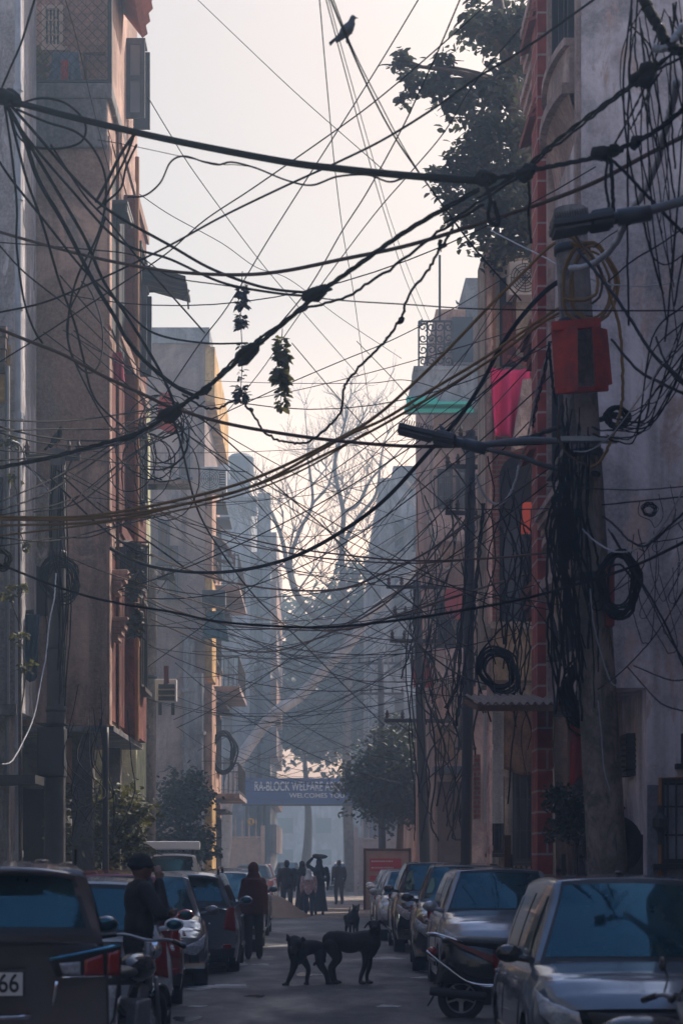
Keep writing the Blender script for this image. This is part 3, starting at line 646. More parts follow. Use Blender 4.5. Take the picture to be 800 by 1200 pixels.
window_f(b4, Y, 797, 830, 860, 895, iron, 2)
window_f(b4, Y, 771, 830, 912, 1012, iron, 5, name='grille_window')
m_ = MB(); Fb(m_, Y, 757.5, 900, 920, 1050, .008, .03); m_.build('dado', plaster('dado_blue', (.25, .26, .32), (.30, .31, .37), (.2, .16, .15), .4, 1.), b4)
pipe(b4, [(XP(773, Y-.1), Y-.1, .1), (XP(773, Y-.1), Y-.1, ZP(912, Y)), (XP(830, Y-.1), Y-.1, ZP(912, Y))], .022, mat('gas_pipe', (.30, .12, .03), .6, var=.3), 'gas_pipe')
m_ = MB(); c = P(773, 964, Y-.12); m_.lathe([(.03, -.28), (.035, -.12), (.10, -.06), (.10, .05), (.04, .12), (.03, .22)], 10, Matrix.Translation(c)); m_.build('gas_valve', iron, b4)
# recessed doorway at its corner
m_ = MB(); Fb(m_, 29.5, 728, 745, 868, 1050, .005, .12); m_.build('door_post', trim, b4)
m_ = MB(); Fb(m_, 29.5, 745.5, 760, 868, 1050, .005, .05); m_.build('door', woodd, b4)
t = thing('air_cooler', 'black air cooler hung in the dark recess behind the right pole', 'air cooler', P(740, 905, 27.2), world=True)
m_ = MB(); Fb(m_, 27.6, 725, 755, 862, 905, 0, .6); m_.build('casing', blackp, t, bevel=.02)
m_ = MB()
for k in range(6): Fb(m_, 26.98, 727, 753, 865+6.4*k, 868+6.4*k, .0, .03)
m_.build('louvre', iron, t)
m_ = MB(); Fb(m_, 27.6, 726, 756, 905.5, 911, 0, .62); m_.build('bracket', woodd, t)

# ------------------------------------------------------------------ right side: cream house with the dark arched porch
Y = 37.0; XF = XP(568, Y); ZT = ZP(286, Y)
b5 = bld('cream_house', 'cream plaster house on the right under the leafy tree with a dark porch', XF, 12, Y, 45)
m_ = MB(); m_.box((XF, Y, ZP(800, Y)), (12, 38.7, ZT)); m_.box((XF+1.6, 38.703, ZP(800, Y)), (12, 46, ZT-.4)); m_.box((XF+.3, Y+.6, .1), (11.9, 39.4, ZP(800, Y)-.004)); m_.build('wall', cream, b5)
m_ = MB(); Fb(m_, Y, 569, 572, 290, 800, .003, .06); Fb(m_, Y, 576, 580, 290, 520, .003, .05); Fb(m_, Y, 568, 640, 286, 292, .003, .12); m_.build('moulding', sal, b5)
pipe(b5, [(XP(573, Y-.12), Y-.12, .1), (XP(573, Y-.12), Y-.12, ZT)], .05, trim)
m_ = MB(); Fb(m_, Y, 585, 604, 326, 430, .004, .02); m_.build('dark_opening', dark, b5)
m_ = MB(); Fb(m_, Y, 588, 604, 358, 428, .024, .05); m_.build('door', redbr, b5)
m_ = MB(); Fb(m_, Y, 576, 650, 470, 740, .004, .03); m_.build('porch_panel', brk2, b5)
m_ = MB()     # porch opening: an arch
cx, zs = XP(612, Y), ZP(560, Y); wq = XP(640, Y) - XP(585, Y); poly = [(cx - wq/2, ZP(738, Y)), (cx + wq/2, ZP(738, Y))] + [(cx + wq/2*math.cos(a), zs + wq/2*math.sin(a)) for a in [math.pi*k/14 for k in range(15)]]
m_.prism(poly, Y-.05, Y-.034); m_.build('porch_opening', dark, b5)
m_ = MB(); Fb(m_, Y, 590, 612, 620, 735, .052, .09); m_.build('porch_door', mat('door_blue', (.03, .04, .055), .6), b5)
m_ = MB(); Fb(m_, Y, 574, 650, 740, 800, .005, .55); m_.build('balcony', plaster('paint_mustard', (.36, .26, .15), (.4, .3, .19), (.22, .17, .12), .5, 1.), b5)
m_ = MB(); Fb(m_, Y, 571, 652, 733, 741, .56, .62); Fb(m_, Y, 565, 574, 735, 750, .07, .5); m_.build('coping', cream, b5)
for px0, px1, py0, py1 in ((573, 590, 910, 1000), (600, 625, 900, 1010)): window_f(b5, Y+.6, px0, px1, py0, py1, iron, 2)
m_ = MB(); Fb(m_, Y+.6, 566, 589, 836, 965, .004, .10); m_.build('grey_pillar', haz1, b5); m_ = MB(); Fb(m_, Y+.6, 554, 561, 885, 960, .0, .3); m_.build('brick_pier', brk2, b5)
t = ac_unit('white grilled air conditioner on the cream house wall beside the brick pilaster', P(622, 350, 36.6), (.85, .5, .6), m=mat('ac_white', (.55, .53, .52), .6))
ac_unit('dusty air conditioner on the cream house above the street lamp', P(548, 460, 55.6), (.85, .6, .75), m=mat('ac_brownish', (.20, .16, .15), .7))
m_ = MB(); z = ZP(455, 36.4)
for k in range(7): m_.bar((XP(626, 36.4)-.05*k, 36.9, z+.9-.26*k), (XP(640, 36.4), 36.35, z+.62-.26*k), .9, .05, up=(0,0,1))
m_.build('tiled_eave', redtile, b5)
cloth('magenta sheet hung from the balcony of the cream house', 574, 621, 432, 516, 35.6, mat('cloth_magenta', (.58, .03, .14), .85, var=.12, vscale=6), 'sheet', 'bed sheet', folds=3.6, amp=.13, taper=.2, skew=.0)
cloth('dirty pale cloth draped between the magenta sheet and the right pole', 612, 654, 444, 530, 35.3, plaster('cloth_dirty', (.30, .24, .22), (.38, .32, .3), (.18, .15, .14), .5, 2.), 'cloth', 'cloth', folds=2.5, taper=-.3, skew=-.12)
cloth('blue cloth strip hanging left of the magenta sheet', 562, 568, 430, 478, 54.6, mat('cloth_blue', (.02, .07, .15), .9), 'cloth', 'cloth', amp=.03)
m_ = MB(); Fb(m_, 34.0, 610, 628, 589, 626, 0, .04); Fb(m_, 34.0, 626, 638, 580, 584, 0, .03); solo(m_, 'signboard', mat('board_orange', (.5, .065, .025), .6), 'small orange red board hanging in the wires left of the right pole', 'sign')

# shop canopy and ground floor things on the right
t = thing('canopy', 'rusty corrugated tin canopy over the dark shop on the right', 'canopy', P(620, 812, 28), world=True)
a, c = P(560, 824, 27.6), P(692, 824, 27.6)
m_ = MB(); m_.grid(lambda u, v: (a.x + (c.x-a.x)*u, 27.6 + 2.4*v, a.z + .30*v + .022*math.sin(u*90)), 90, 6, .02); m_.build('sheet', mat('tin_brown', (.16, .115, .10), .75, var=.45, vscale=5), t)
m_ = MB(); m_.box((a.x, 27.55, a.z-.11), (c.x, 27.59, a.z-.03)); m_.bar((a.x+.02, 27.6, a.z-.07), (a.x+.02, 30, a.z+.2), .06); m_.bar((c.x, 27.6, a.z-.07), (c.x, 30, a.z+.2), .06); m_.build('frame', rust, t)
cloth('brown tarpaulin hanging below the tin canopy', 590, 644, 828, 904, 33.4, plaster('tarp_brown', (.21, .12, .07), (.26, .16, .095), (.14, .085, .06), .3, 2.), 'tarpaulin', 'tarpaulin', folds=1.2, amp=.03)
cloth('long red cloth hanging beside the right pole', 669, 684, 832, 916, 28.8, mat('cloth_scarlet', (.40, .03, .025), .9), 'cloth', 'cloth', folds=2, amp=.03, taper=-.2)
t = thing('speaker_box', 'tilted black box strapped to the right concrete pole', 'box', P(682, 840, 23.5), world=True)
m_ = MB(); M = Matrix.Translation(P(684, 836, 23.5)) @ Matrix.Rotation(R(-14), 4, 'Y'); m_.box((-.13, -.12, -.14), (.13, .12, .14), M); m_.build('casing', blackp, t, bevel=.01); m_ = MB(); m_.box((-.15, -.14, .141), (.15, .16, .165), M); m_.build('lid', iron, t)
t = thing('iron_fence', 'black iron fence in front of the dark shop on the right', 'fence', P(640, 1000, 32), world=True)
zg = .13; x0, x1 = XP(598, 32), XP(690, 32); m_ = MB(); m_.bar((x0, 32, 1.55), (x1, 32, 1.55), .05); m_.bar((x0, 32, .4), (x1, 32, .4), .05)
for k in range(16): x = x0 + (x1-x0)*k/15; m_.bar((x, 32, zg), (x, 32, 1.8 if k % 5 == 0 else 1.62), .03 if k % 5 else .07, up=(0,1,0))
m_.build('bars', iron, t)
m_ = MB(); m_.box((x0-.1, 31.96, zg), (x0, 32.06, 2.1)); m_.build('post', rust, t)
m_ = MB(); Fb(m_, 25.4, 690, 752, 978, 1060, 0, .06); solo(m_, 'gate', mat('gate_dark', (.022, .02, .022), .6, var=.4), 'dark sheet metal gate panel behind the right pole', 'gate')
m_ = MB(); c = P(717, 990, 22.3); m_.lathe([(.2, -.06), (.25, -.08), (.31, -.08), (.33, -.03), (.33, .03), (.31, .08), (.25, .08), (.2, .06), (.2, -.06)], 28, Matrix.Translation(c) @ Matrix.Rotation(R(90), 4, 'X')); solo(m_, 'tyre', tyre, 'old black tyre hung low on the right concrete pole', 'tyre', smooth=True)

# ------------------------------------------------------------------ right side: pink house with grille balcony and teal awning
Y = 56.0; XF = XP(508, Y); ZT = ZP(322, Y)
b6 = bld('balcony_house', 'pink house on the right with a scrolled grille balcony and teal awning', XF, 12, Y, 66)
m_ = MB(); m_.box((XF, Y, .1), (12, 66, ZP(372, Y))); m_.build('wall', plaster('plaster_dusk', (.36, .235, .20), (.43, .29, .25), (.24, .17, .16), .5, .6), b6)
m_ = MB(); m_.box((XP(546, Y), Y+.3, ZP(372, Y)), (11, 62, ZT)); m_.build('roof_room', haz1, b6)
m_ = MB(); m_.box((XP(511, Y), Y+.2, ZP(372, Y)+.003), (XP(545.5, Y), 62, ZP(360, Y))); m_.build('parapet', sal, b6)
m_ = MB()     # big overhanging balcony
zf, zt2 = ZP(486, Y), ZP(442, Y); xo = XP(482, Y)
m_.box((xo, Y-1.2, zt2-.08), (XP(575, Y), Y-.003, zt2+.02)); m_.prism([(xo, zt2-.081), (XP(575, Y), zt2-.081), (XP(575, Y), zf), (xo-.2, zf)], Y-1.15, Y-.004); m_.build('overhang', haz1, b6)
m_ = MB()
for k in range(26): x = xo - .2 + (XP(548, Y)-xo+.2)*k/25; m_.tube([(x, Y-1.4, zf-.2), (x, Y-.9, zf+.0)], .055, 5)
m_.box((xo-.2, Y-1.42, zf-.02), (XP(548, Y), Y-.9, zf+.05)); m_.box((xo-.2, Y-1.3, zf+.06), (XP(508, Y), Y-1.16, zf+.2)); m_.build('awning', mat('awning_teal', (.05, .62, .48), .6), b6)
m_ = MB(); yy = Y-1.1; rr = random.Random(9)       # scrolled iron grille
def scroll(c, r, tw, a0): return [(c[0] + r*(1-t*.75)*math.cos(a0+tw*t), yy, c[1] + r*(1-t*.75)*math.sin(a0+tw*t)) for t in [k/14 for k in range(15)]]
gx0, gx1, gz0, gz1 = XP(488, Y), XP(527, Y), zt2+.02, ZP(389, Y)
for k in range(5): x = gx0 + (gx1-gx0)*k/4; m_.bar((x, yy, gz0), (x, yy, gz1), .045, up=(0,1,0))
m_.bar((gx0, yy, gz1), (gx1, yy, gz1), .05); m_.bar((gx0, yy, (gz0+gz1)/2), (gx1, yy, (gz0+gz1)/2), .03)
for k in range(4):
    for j in range(4):
        c = (gx0 + (gx1-gx0)*(k+.5)/4, gz0 + (gz1-gz0)*(j+.5)/4); m_.tube(scroll(c, .13, 8*(1 if (k+j) % 2 else -1), rr.random()*6), .02, 4)
m_.build('scroll_grille', iron, b6)
m_ = MB(); m_.box((XP(528, Y), Y-.6, zt2+.02), (XP(552, Y), Y-.005, ZP(378, Y))); m_.build('dark_bay', bluegrey, b6)
m_ = MB(); m_.bar((gx1-.35, yy, gz1), (gx1-.35, yy, ZP(313, Y)), .06); m_.build('mast', iron, b6)
for k, py in enumerate((640, 800)):
    m_ = MB(); z0 = ZP(py, Y); m_.box((XP(505, Y), Y-.9, z0), (XP(556, Y), Y-.006, z0+.12)); m_.box((XP(505, Y), Y-.9, z0+.121), (XP(548, Y), Y-.78, z0+.85)); m_.build('balcony', trim, b6)
    m_ = MB(); x0, x1 = XP(506, Y), XP(548, Y); z1 = z0 + 1.75
    for q in range(9): x = x0 + (x1-x0)*q/8; m_.bar((x, Y-.85, z0+.85), (x, Y-.85, z1), .03, up=(0,1,0))
    m_.bar((x0, Y-.85, z1), (x1, Y-.85, z1), .045); m_.build('railing', iron, b6)
    window_f(b6, Y, 512, 530, py-90, py-42, woodd, 1); window_f(b6, Y, 536, 552, py-90, py-42, woodd, 1)
window_f(b6, Y, 512, 532, 700, 760, woodd, 2); window_f(b6, Y, 536, 554, 830, 876, woodd, 2)
m_ = MB(); Fb(m_, Y, 512, 550, 916, 1030, .004, .06); m_.build('shutter', mat('shutter_rust', (.09, .05, .04), .8, var=.4), b6)
m_ = MB(); Fb(m_, Y, 506, 558, 900, 908, .004, 1.1); m_.build('shop_hood', bluegrey, b6)
m_ = MB(); Fb(m_, Y, 511, 532, 850, 892, .004, .08); m_.build('panel_or_lit_patch', MATS['tarp_brown'], b6)
m_ = MB(); Fb(m_, Y-.91, 521, 552, 690, 726, 0, .06); solo(m_, 'signboard', mat('board_red', (.30, .03, .03), .6), 'square red board below the pink balcony on the right', 'sign')
m_ = MB(); Fb(m_, 50.5, 484, 507, 772, 806, 0, .06); solo(m_, 'signboard', mat('board_red', (.30, .03, .03), .6), 'faded red board low on the far right pole', 'sign')
# far right hazy block
Y = 98.0; XF = XP(446, Y)
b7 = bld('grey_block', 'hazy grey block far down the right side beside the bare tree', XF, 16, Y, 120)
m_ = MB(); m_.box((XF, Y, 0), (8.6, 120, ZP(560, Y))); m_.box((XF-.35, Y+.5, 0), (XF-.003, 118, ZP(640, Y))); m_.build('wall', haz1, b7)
m_ = MB(); m_.box((XF+.6, Y+.2, ZP(560, Y)), (8, Y+5, ZP(545, Y))); m_.build('roof_room', haz1, b7)
for px in (462, 484):
    for k in range(4): window_f(b7, Y, px, px+11, 610+68*k, 645+68*k, bluegrey, 0)
b8 = bld('low_house', 'low dim house on the right between the pink house and the grey block', 3.0, 12, 74, 92)
m_ = MB(); m_.box((3.6, 74, 0), (12, 84, 5.2)); m_.box((3.2, 73.4, 3.0), (12, 73.98, 3.15)); m_.build('wall', sal, b8); window_f(b8, 74, 500, 512, 940, 980, woodd, 2)
m_ = MB(); m_.box((3.5, 73.9, 5.201), (12, 84.1, 5.6)); m_.build('parapet', haz1, b8)
# blocks closing the far end of the lane, deep in the haze
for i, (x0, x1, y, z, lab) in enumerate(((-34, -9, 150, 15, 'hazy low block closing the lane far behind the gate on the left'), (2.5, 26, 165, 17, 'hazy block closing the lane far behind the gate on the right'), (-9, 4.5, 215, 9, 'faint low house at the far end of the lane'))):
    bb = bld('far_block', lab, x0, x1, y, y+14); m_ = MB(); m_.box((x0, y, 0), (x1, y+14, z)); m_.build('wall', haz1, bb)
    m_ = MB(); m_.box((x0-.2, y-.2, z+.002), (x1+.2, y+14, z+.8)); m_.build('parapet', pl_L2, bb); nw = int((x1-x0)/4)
    for a in range(nw):
        for c in range(int(z/3.4)):
            f = MB(); xx = x0 + 1.2 + a*4; f.box((xx, y-.12, 1+3.3*c), (xx+1.6, y-.01, 2.6+3.3*c)); f.build('window', bluegrey, bb)

# the lane goes on behind and beside the viewer: plain fronts seen only in the car glass
for lab, x0, x1, y0, y1, z in (('tall grey house beside the viewer on the left, seen only in reflections', -11, -5.0, -40, 30.6, 9.5), ('tall brown house beside the viewer on the right, seen only in reflections', 5.1, 12, -40, 25.4, 9.5), ('house closing the lane behind the viewer, seen only in reflections', -11, 12, -60, -48, 13)):
    bb = bld('lane_house', lab, x0, x1, y0, y1); m_ = MB(); m_.box((x0, y0, 0), (x1, y1, z)); m_.build('wall', pl_L1 if x1 > 0 else haz1, bb)
    m_ = MB(); m_.box((x0-.15, y0-.15, z+.002), (x1+.15, y1, z+.9)); m_.build('parapet', pl_cap, bb)
    if y0 > -50:
        for k in range(5):
            for q in range(2): window_s(bb, x1 if x1 < 0 else x0, -34+13*k, -31.4+13*k, 1.2+3.5*q, 3+3.5*q)
# ------------------------------------------------------------------ concrete poles
def pole(label, base, top, r0, r1, arms=(), m=conc, name='utility_pole', group=None, bands=(), sq=False):
    t = thing(name, label, 'utility pole', tuple(base), world=True, group=group); b, q = Vector(base), Vector(top); mb = MB()
    mb.tube([b.lerp(q, k/10) for k in range(11)], [r0 + (r1-r0)*k/10 for k in range(11)], 4 if sq else 14); mb.build('post', m, t, smooth=not sq)
    for f in bands:
        mb = MB(); c = b.lerp(q, f); d = (q-b).normalized(); mb.tube([c - d*.04, c + d*.04], (r0+(r1-r0)*f)*1.12, 14); mb.build('clamp_band', iron, t, smooth=True)
    for (f, l0, l1, ang) in arms:
        mb = MB(); c = b.lerp(q, f); u = Vector((math.cos(ang), math.sin(ang), 0)); mb.bar(c + u*l0, c + u*l1, .07, .09)
        mb.bar(c + u*l0*.7 , c - Vector((0,0,.5)), .03); mb.bar(c + u*l1*.7, c - Vector((0,0,.5)), .03)
        a_ = mb.build('cross_arm', iron, t)
        for l in (l0*.92, l0*.5, l1*.5, l1*.92):
            mb = MB(); mb.lathe([(.03, .05), (.055, .1), (.03, .13), (.055, .17), (.03, .2), (.02, .26)], 10, Matrix.Translation(c + u*l)); mb.build('insulator', mat('insulator', (.07, .045, .04), .7, spec=.2), a_, smooth=True)
    return t
yr = 21.0
pr = pole('thick leaning concrete pole on the right carrying red boards and a nest of cables', (XP(722, yr), yr, 0), (XP(667, yr), yr, ZP(245, yr)), .215, .165, bands=(.55, .70, .86, .95))
def on_pr(py):
    z = ZP(py, yr); f = z / ZP(245, yr); return Vector((XP(722, yr) + (XP(667, yr) - XP(722, yr))*f, yr, z))
pole('dark concrete pole on the left with a cable coil and a crow on its top', (XP(64, 32), 32, 0), (XP(68, 32), 32, ZP(527, 32)), .17, .125, arms=((.985, -.95, .35, 0),), bands=(.5, .62, .8), m=mat('pole_charcoal', (.055, .05, .05), .9, bump=.4, bscale=20, var=.3))  # a darker even tone for this post
pole('slim concrete pole on the left in front of the rose house', (XP(174, 46), 46, 0), (XP(179, 46), 46, ZP(664, 46)), .15, .11, arms=((.97, -.5, .5, .3),), bands=(.7,))
pole('grey pole at the left frame edge where the thick black cable bundle begins', (XP(-22, 19), 19, 0), (XP(-14, 19), 19, ZP(104, 19)), .13, .10, bands=(.9,))
pole('thin dark pole beside the leaning trunk on the far left', (XP(222, 66), 66, 0), (XP(222, 66), 66, ZP(745, 66)), .18, .14)
pole('thin pole under the overhang of the umber house', (XP(124, 33), 33, 0), (XP(124, 33), 33, ZP(852, 33)), .05, .05, m=iron)
pole('far right pole with three cross arms and many insulators', (XP(500, 50), 50, 0), (XP(488, 50), 50, ZP(682, 50)), .14, .10, arms=((.985, -.75, .7, .1), (.9, -.6, .9, .1), (.83, -.7, .8, .1), (.6, -.9, .7, .1)), m=mat('pole_dark', (.03, .03, .033), .8))
pole('far right pole with two cross arms behind the nest of vertical cables', (XP(545, 41.5), 41.5, 0), (XP(551, 41.5), 41.5, ZP(505, 41.5)), .12, .10, arms=((.985, -.4, .7, .1), (.93, -.5, .5, .1), (.84, -.5, .7, .1)), m=MATS['pole_dark'])
pole('farther right pole whose crossarms show faintly in the smog', (XP(448, 80), 80, 0), (XP(446, 80), 80, ZP(845, 80) + 2.4), .16, .12, arms=((.985, -.9, .9, 0), (.86, -.8, .9, 0)), m=MATS['pole_dark'])
pole('dark pole holding the tin canopy over the shop', (XP(643, 31.8), 31.8, 0), (XP(638, 31.8), 31.8, ZP(800, 31.8)), .13, .12, m=bluegrey)
pole('slim pole at the right edge carrying the near street lamp', (XP(905, 15), 15, 0), (XP(905, 15), 15, 9.6), .12, .09)

def lamp(label, tip, base, polept):
    "LED street lamp: finned head, neck and arm back to its pole"
    t = thing('street_lamp', label, 'street lamp', tuple(base), world=True); tip, base, polept = Vector(tip), Vector(base), Vector(polept)
    d = (base - tip); L = d.length; d.normalize(); s = d.cross(Vector((0,0,1))).normalized(); up = s.cross(d); hm = mat('lamp_grey', (.05, .055, .06), .5, metal=.3)
    mb = MB(); mb.bar(tip, tip + d*L*.72, .30, .05, up=up); mb.build('head', hm, t, bevel=.01)
    for k in range(14):
        mb = MB(); c = tip + d*(L*.03 + L*.42*k/14) + up*.045; mb.bar(c, c + d*L*.012, .28, .055, up=up); mb.build('cooling_fin', hm, t)
    mb = MB(); mb.bar(tip + d*L*.47, tip + d*L*.74, .24, .12, up=up); mb.build('driver_box', hm, t, bevel=.025)
    mb = MB(); mb.tube([tip + d*L*.7, base], .045, 10); mb.tube([base - d*.12, base + d*.12], .062, 10); mb.build('neck', hm, t, smooth=True)
    mb = MB(); mb.bar(tip + d*L*.02 - up*.04, tip + d*L*.45 - up*.04, .24, .02, up=up); mb.build('lens', lampgrey, t)
    mb = MB(); mid = base.lerp(polept, .5) + Vector((0, 0, .05)); mb.tube(catmull([base, mid, polept], 6), .035, 10); mb.build('arm', lampgrey, t, smooth=True)
q = on_pr(520)
lamp('grey finned street lamp reaching left from the right pole, a small bird above it', P(466, 501, 21), P(556, 523, 21), q)
lamp('dark finned street lamp near the upper right frame edge above the pole top', P(645, 268, 15), P(742, 252, 15), P(903, 226, 15))

# red boards wrapped round the right pole
t = thing('sign_board', 'faded red metal boards fixed round the right pole', 'sign board', tuple(on_pr(460)), world=True); rb = mat('board_pole_red', (.36, .03, .014), .7, var=.55, vscale=4, bump=.3, bscale=9)
mb = MB(); mb.add([P(645,384,20.7), P(676,382,20.45), P(677,458,20.45), P(650,461,20.7), P(645,384,20.73), P(676,382,20.48), P(677,458,20.48), P(650,461,20.73)], [(0,1,2,3),(7,6,5,4),(0,4,5,1),(1,5,6,2),(2,6,7,3),(3,7,4,0)]); mb.build('panel', rb, t)
mb = MB(); mb.add([P(693,381,20.45), P(711,386,20.7), P(717,450,20.7), P(697,457,20.45), P(693,381,20.48), P(711,386,20.73), P(717,450,20.73), P(697,457,20.48)], [(0,1,2,3),(7,6,5,4),(0,4,5,1),(1,5,6,2),(2,6,7,3),(3,7,4,0)]); mb.build('panel', rb, t)
mb = MB(); mb.bar(P(646,383,20.6), P(703,378,20.6), .06, .09); mb.build('strap', rb, t)
mb = MB(); mb.bar(P(652,459,20.6), P(712,455,20.6), .06, .05); mb.build('strap', rb, t)
t = thing('service_box', 'long red fuse box strap on the lower right pole', 'box', tuple(on_pr(700)), world=True)
mb = MB(); mb.box(P(710,654,20.7) , P(717,735,20.85)); mb.build('casing', mat('box_maroon', (.16, .012, .014), .6), t); mb = MB(); mb.box(P(709,655,20.69), P(718,658,20.86)); mb.build('lid', iron, t)
t = thing('junction_box', 'black distribution box hung among the cables beside the right pole', 'box', tuple(P(662, 620, 21)), world=True)
mb = MB(); mb.box(P(652,592,20.9), P(676,656,21.2)); mb.build('casing', blackp, t, bevel=.02); mb = MB(); mb.box(P(654,596,20.87), P(674,652,20.899)); mb.build('door', iron, t)
mb = MB(); mb.box(P(655, 511, 20.6), P(722, 520, 20.75)); solo(mb, 'bracket', steel, 'perforated grey steel bracket across the right pole', 'bracket')
t = thing('meter_box', 'large dark meter cabinet on the lower left concrete pole', 'box', tuple(P(62, 912, 31.7)), world=True)
mb = MB(); mb.box(P(44,852,31.4), P(79,911,31.8)); mb.build('casing', mat('meter_grey', (.035, .037, .042), .6, var=.3, vscale=4), t, bevel=.02)
mb = MB(); mb.box(P(47,856,31.36), P(76,907,31.399)); mb.build('door', MATS['meter_grey'], t); mb = MB(); mb.box(P(42,847,31.2), P(82,851,31.9)); mb.build('rain_hood', iron, t)
mb = MB(); mb.box(P(-12,908,30.0), P(52,921,31.0)); solo(mb, 'ledge', iron, 'dark sheet ledge sticking in from the left frame edge below the meter cabinet', 'ledge')

# coils of spare cable
def coil(label, c, r, turns, m=black, th=.012, tilt=0., squash=1.25, seed=0):
    rr = random.Random(seed); mb = MB()
    for k in range(turns):
        a0 = rr.random()*6; rx = r*(.8+.35*rr.random()); rz = rx*squash*(.85+.3*rr.random()); ox, oz = rr.gauss(0, r*.09), rr.gauss(0, r*.1); dy = rr.gauss(0, .05)
        pts = [c + Vector((ox + rx*(1+.13*math.sin(3*a+a0)+.07*math.sin(5*a))*math.cos(a)*math.cos(tilt) - rz*math.sin(a)*math.sin(tilt), dy + .03*math.sin(2*a+a0), oz + rx*math.cos(a)*math.sin(tilt) + rz*math.sin(a)*math.cos(tilt))) for a in [2*math.pi*i/22 for i in range(22)]]
        mb.tube(pts, th, 5, closed=True)
    return solo(mb, 'cable_coil', m, label, 'cable coil', 'coils of spare cable', smooth=True)
coil('black cable coil hung on the left concrete pole', P(72, 680, 31.7), .25, 16, tilt=.35, seed=1)
coil('black cable coil hung beside the maroon fuse box on the right pole', P(724, 684, 20.7), .17, 14, squash=1.75, seed=2)
coil('thick heap of black cable rings between the tin canopy and right pole', P(688, 812, 21.2), .23, 26, squash=1.3, seed=3)
coil('black cable coil hung above the left end of the tin canopy', P(583, 785, 31.5), .26, 9, tilt=.5, th=.02, seed=4)
coil('small tangle of thin wire hanging on the mauve wall', P(760, 597, 24), .075, 14, th=.004, squash=.9, seed=5)
coil('black cable ring hung by the leaning trunk', P(262, 882, 64), .32, 6, squash=1.8, th=.03, seed=6)
coil('ochre cable loops slung round the upper right pole', P(690, 335, 20.7), .25, 4, m=yellowr, th=.014, squash=1.7, seed=7)
coil('black cable knot below the red boards', P(722, 488, 20.6), .10, 12, squash=.9, seed=8)
coil('black wire loops at the left frame edge beside the drainpipe', P(2, 655, 24), .10, 9, squash=1.1, seed=9)

# hanging strings of leaves (dried festival garlands)
def leaf_mb(mb, c, d, nrm, ln, wd):
    d = Vector(d).normalized(); s = d.cross(Vector(nrm)); s = s.normalized() if s.length > 1e-6 else Vector((1,0,0)); n = s.cross(d)
    c = Vector(c); mb.add([c, c + d*ln*.3 + s*wd*.5 + n*ln*.06, c + d*ln*.72 + s*wd*.36, c + d*ln - n*ln*.12, c + d*ln*.72 - s*wd*.36, c + d*ln*.3 - s*wd*.5 + n*ln*.06, c + d*ln*.5 - n*.03*ln], [(0,1,6),(1,2,6),(2,3,6),(3,4,6),(4,5,6),(5,0,6)])
def garland(label, px, y0, y1, Y, m, clumps, size, seed):
    t = thing('leaf_garland', label, 'garland', tuple(P(px, y1, Y)), world=True); rr = random.Random(seed); mb = MB()
    mb.tube(catmull([P(px+1, y0, Y), P(px-1, (y0*2+y1)/3, Y), P(px+1, (y0+2*y1)/3, Y), P(px-2, y1, Y)], 5), .006, 5); mb.build('string', black, t)
    for (py, w_, n_) in clumps:
        mb = MB(); c = P(px, py, Y)
        for k in range(int(n_*1.3)):
            a = 2*math.pi*rr.random(); el = rr.uniform(-.9, .35); d = Vector((math.cos(a), math.sin(a), el)); leaf_mb(mb, c + Vector((0,0,rr.uniform(-.12,.12)))*size*6 + d*.02, d, Vector((rr.gauss(0,.4), rr.gauss(0,.4), 1)), w_*.85*(.6+.7*rr.random()), w_*.62)
        mb.build('leaf_cluster', m, t)
gd = mat('leaf_dark_blue', (.025, .04, .05), .7); gg = leafmat('leaf_olive', (.15, .14, .065), .35, 4, .3); gb = mat('leaf_dry', (.13, .12, .10), .85, var=.35)
Y = 27.0
garland('string of dark leaf rosettes hanging from a wire, left of the olive one', 283, 318, 472, Y, gd, ((340, .13, 22), (352, .14, 22), (375, .12, 22), (381, .12, 14), (408, .10, 12), (438, .09, 12), (460, .14, 34)), .1, 1)
garland('string of olive green leaves hanging from a wire at centre', 330, 385, 476, Y, gg, ((402, .13, 18), (413, .17, 26), (420, .16, 18), (437, .18, 30), (447, .18, 26), (455, .15, 12), (468, .15, 9), (474, .14, 7)), .1, 2)
garland('string of dry grey leaves hanging over the caged air conditioner', 160, 630, 748, 33.2, gb, ((640, .22, 22), (650, .2, 14), (672, .17, 12), (690, .22, 18), (701, .2, 10), (718, .2, 22), (730, .2, 24), (741, .18, 22)), .1, 3)

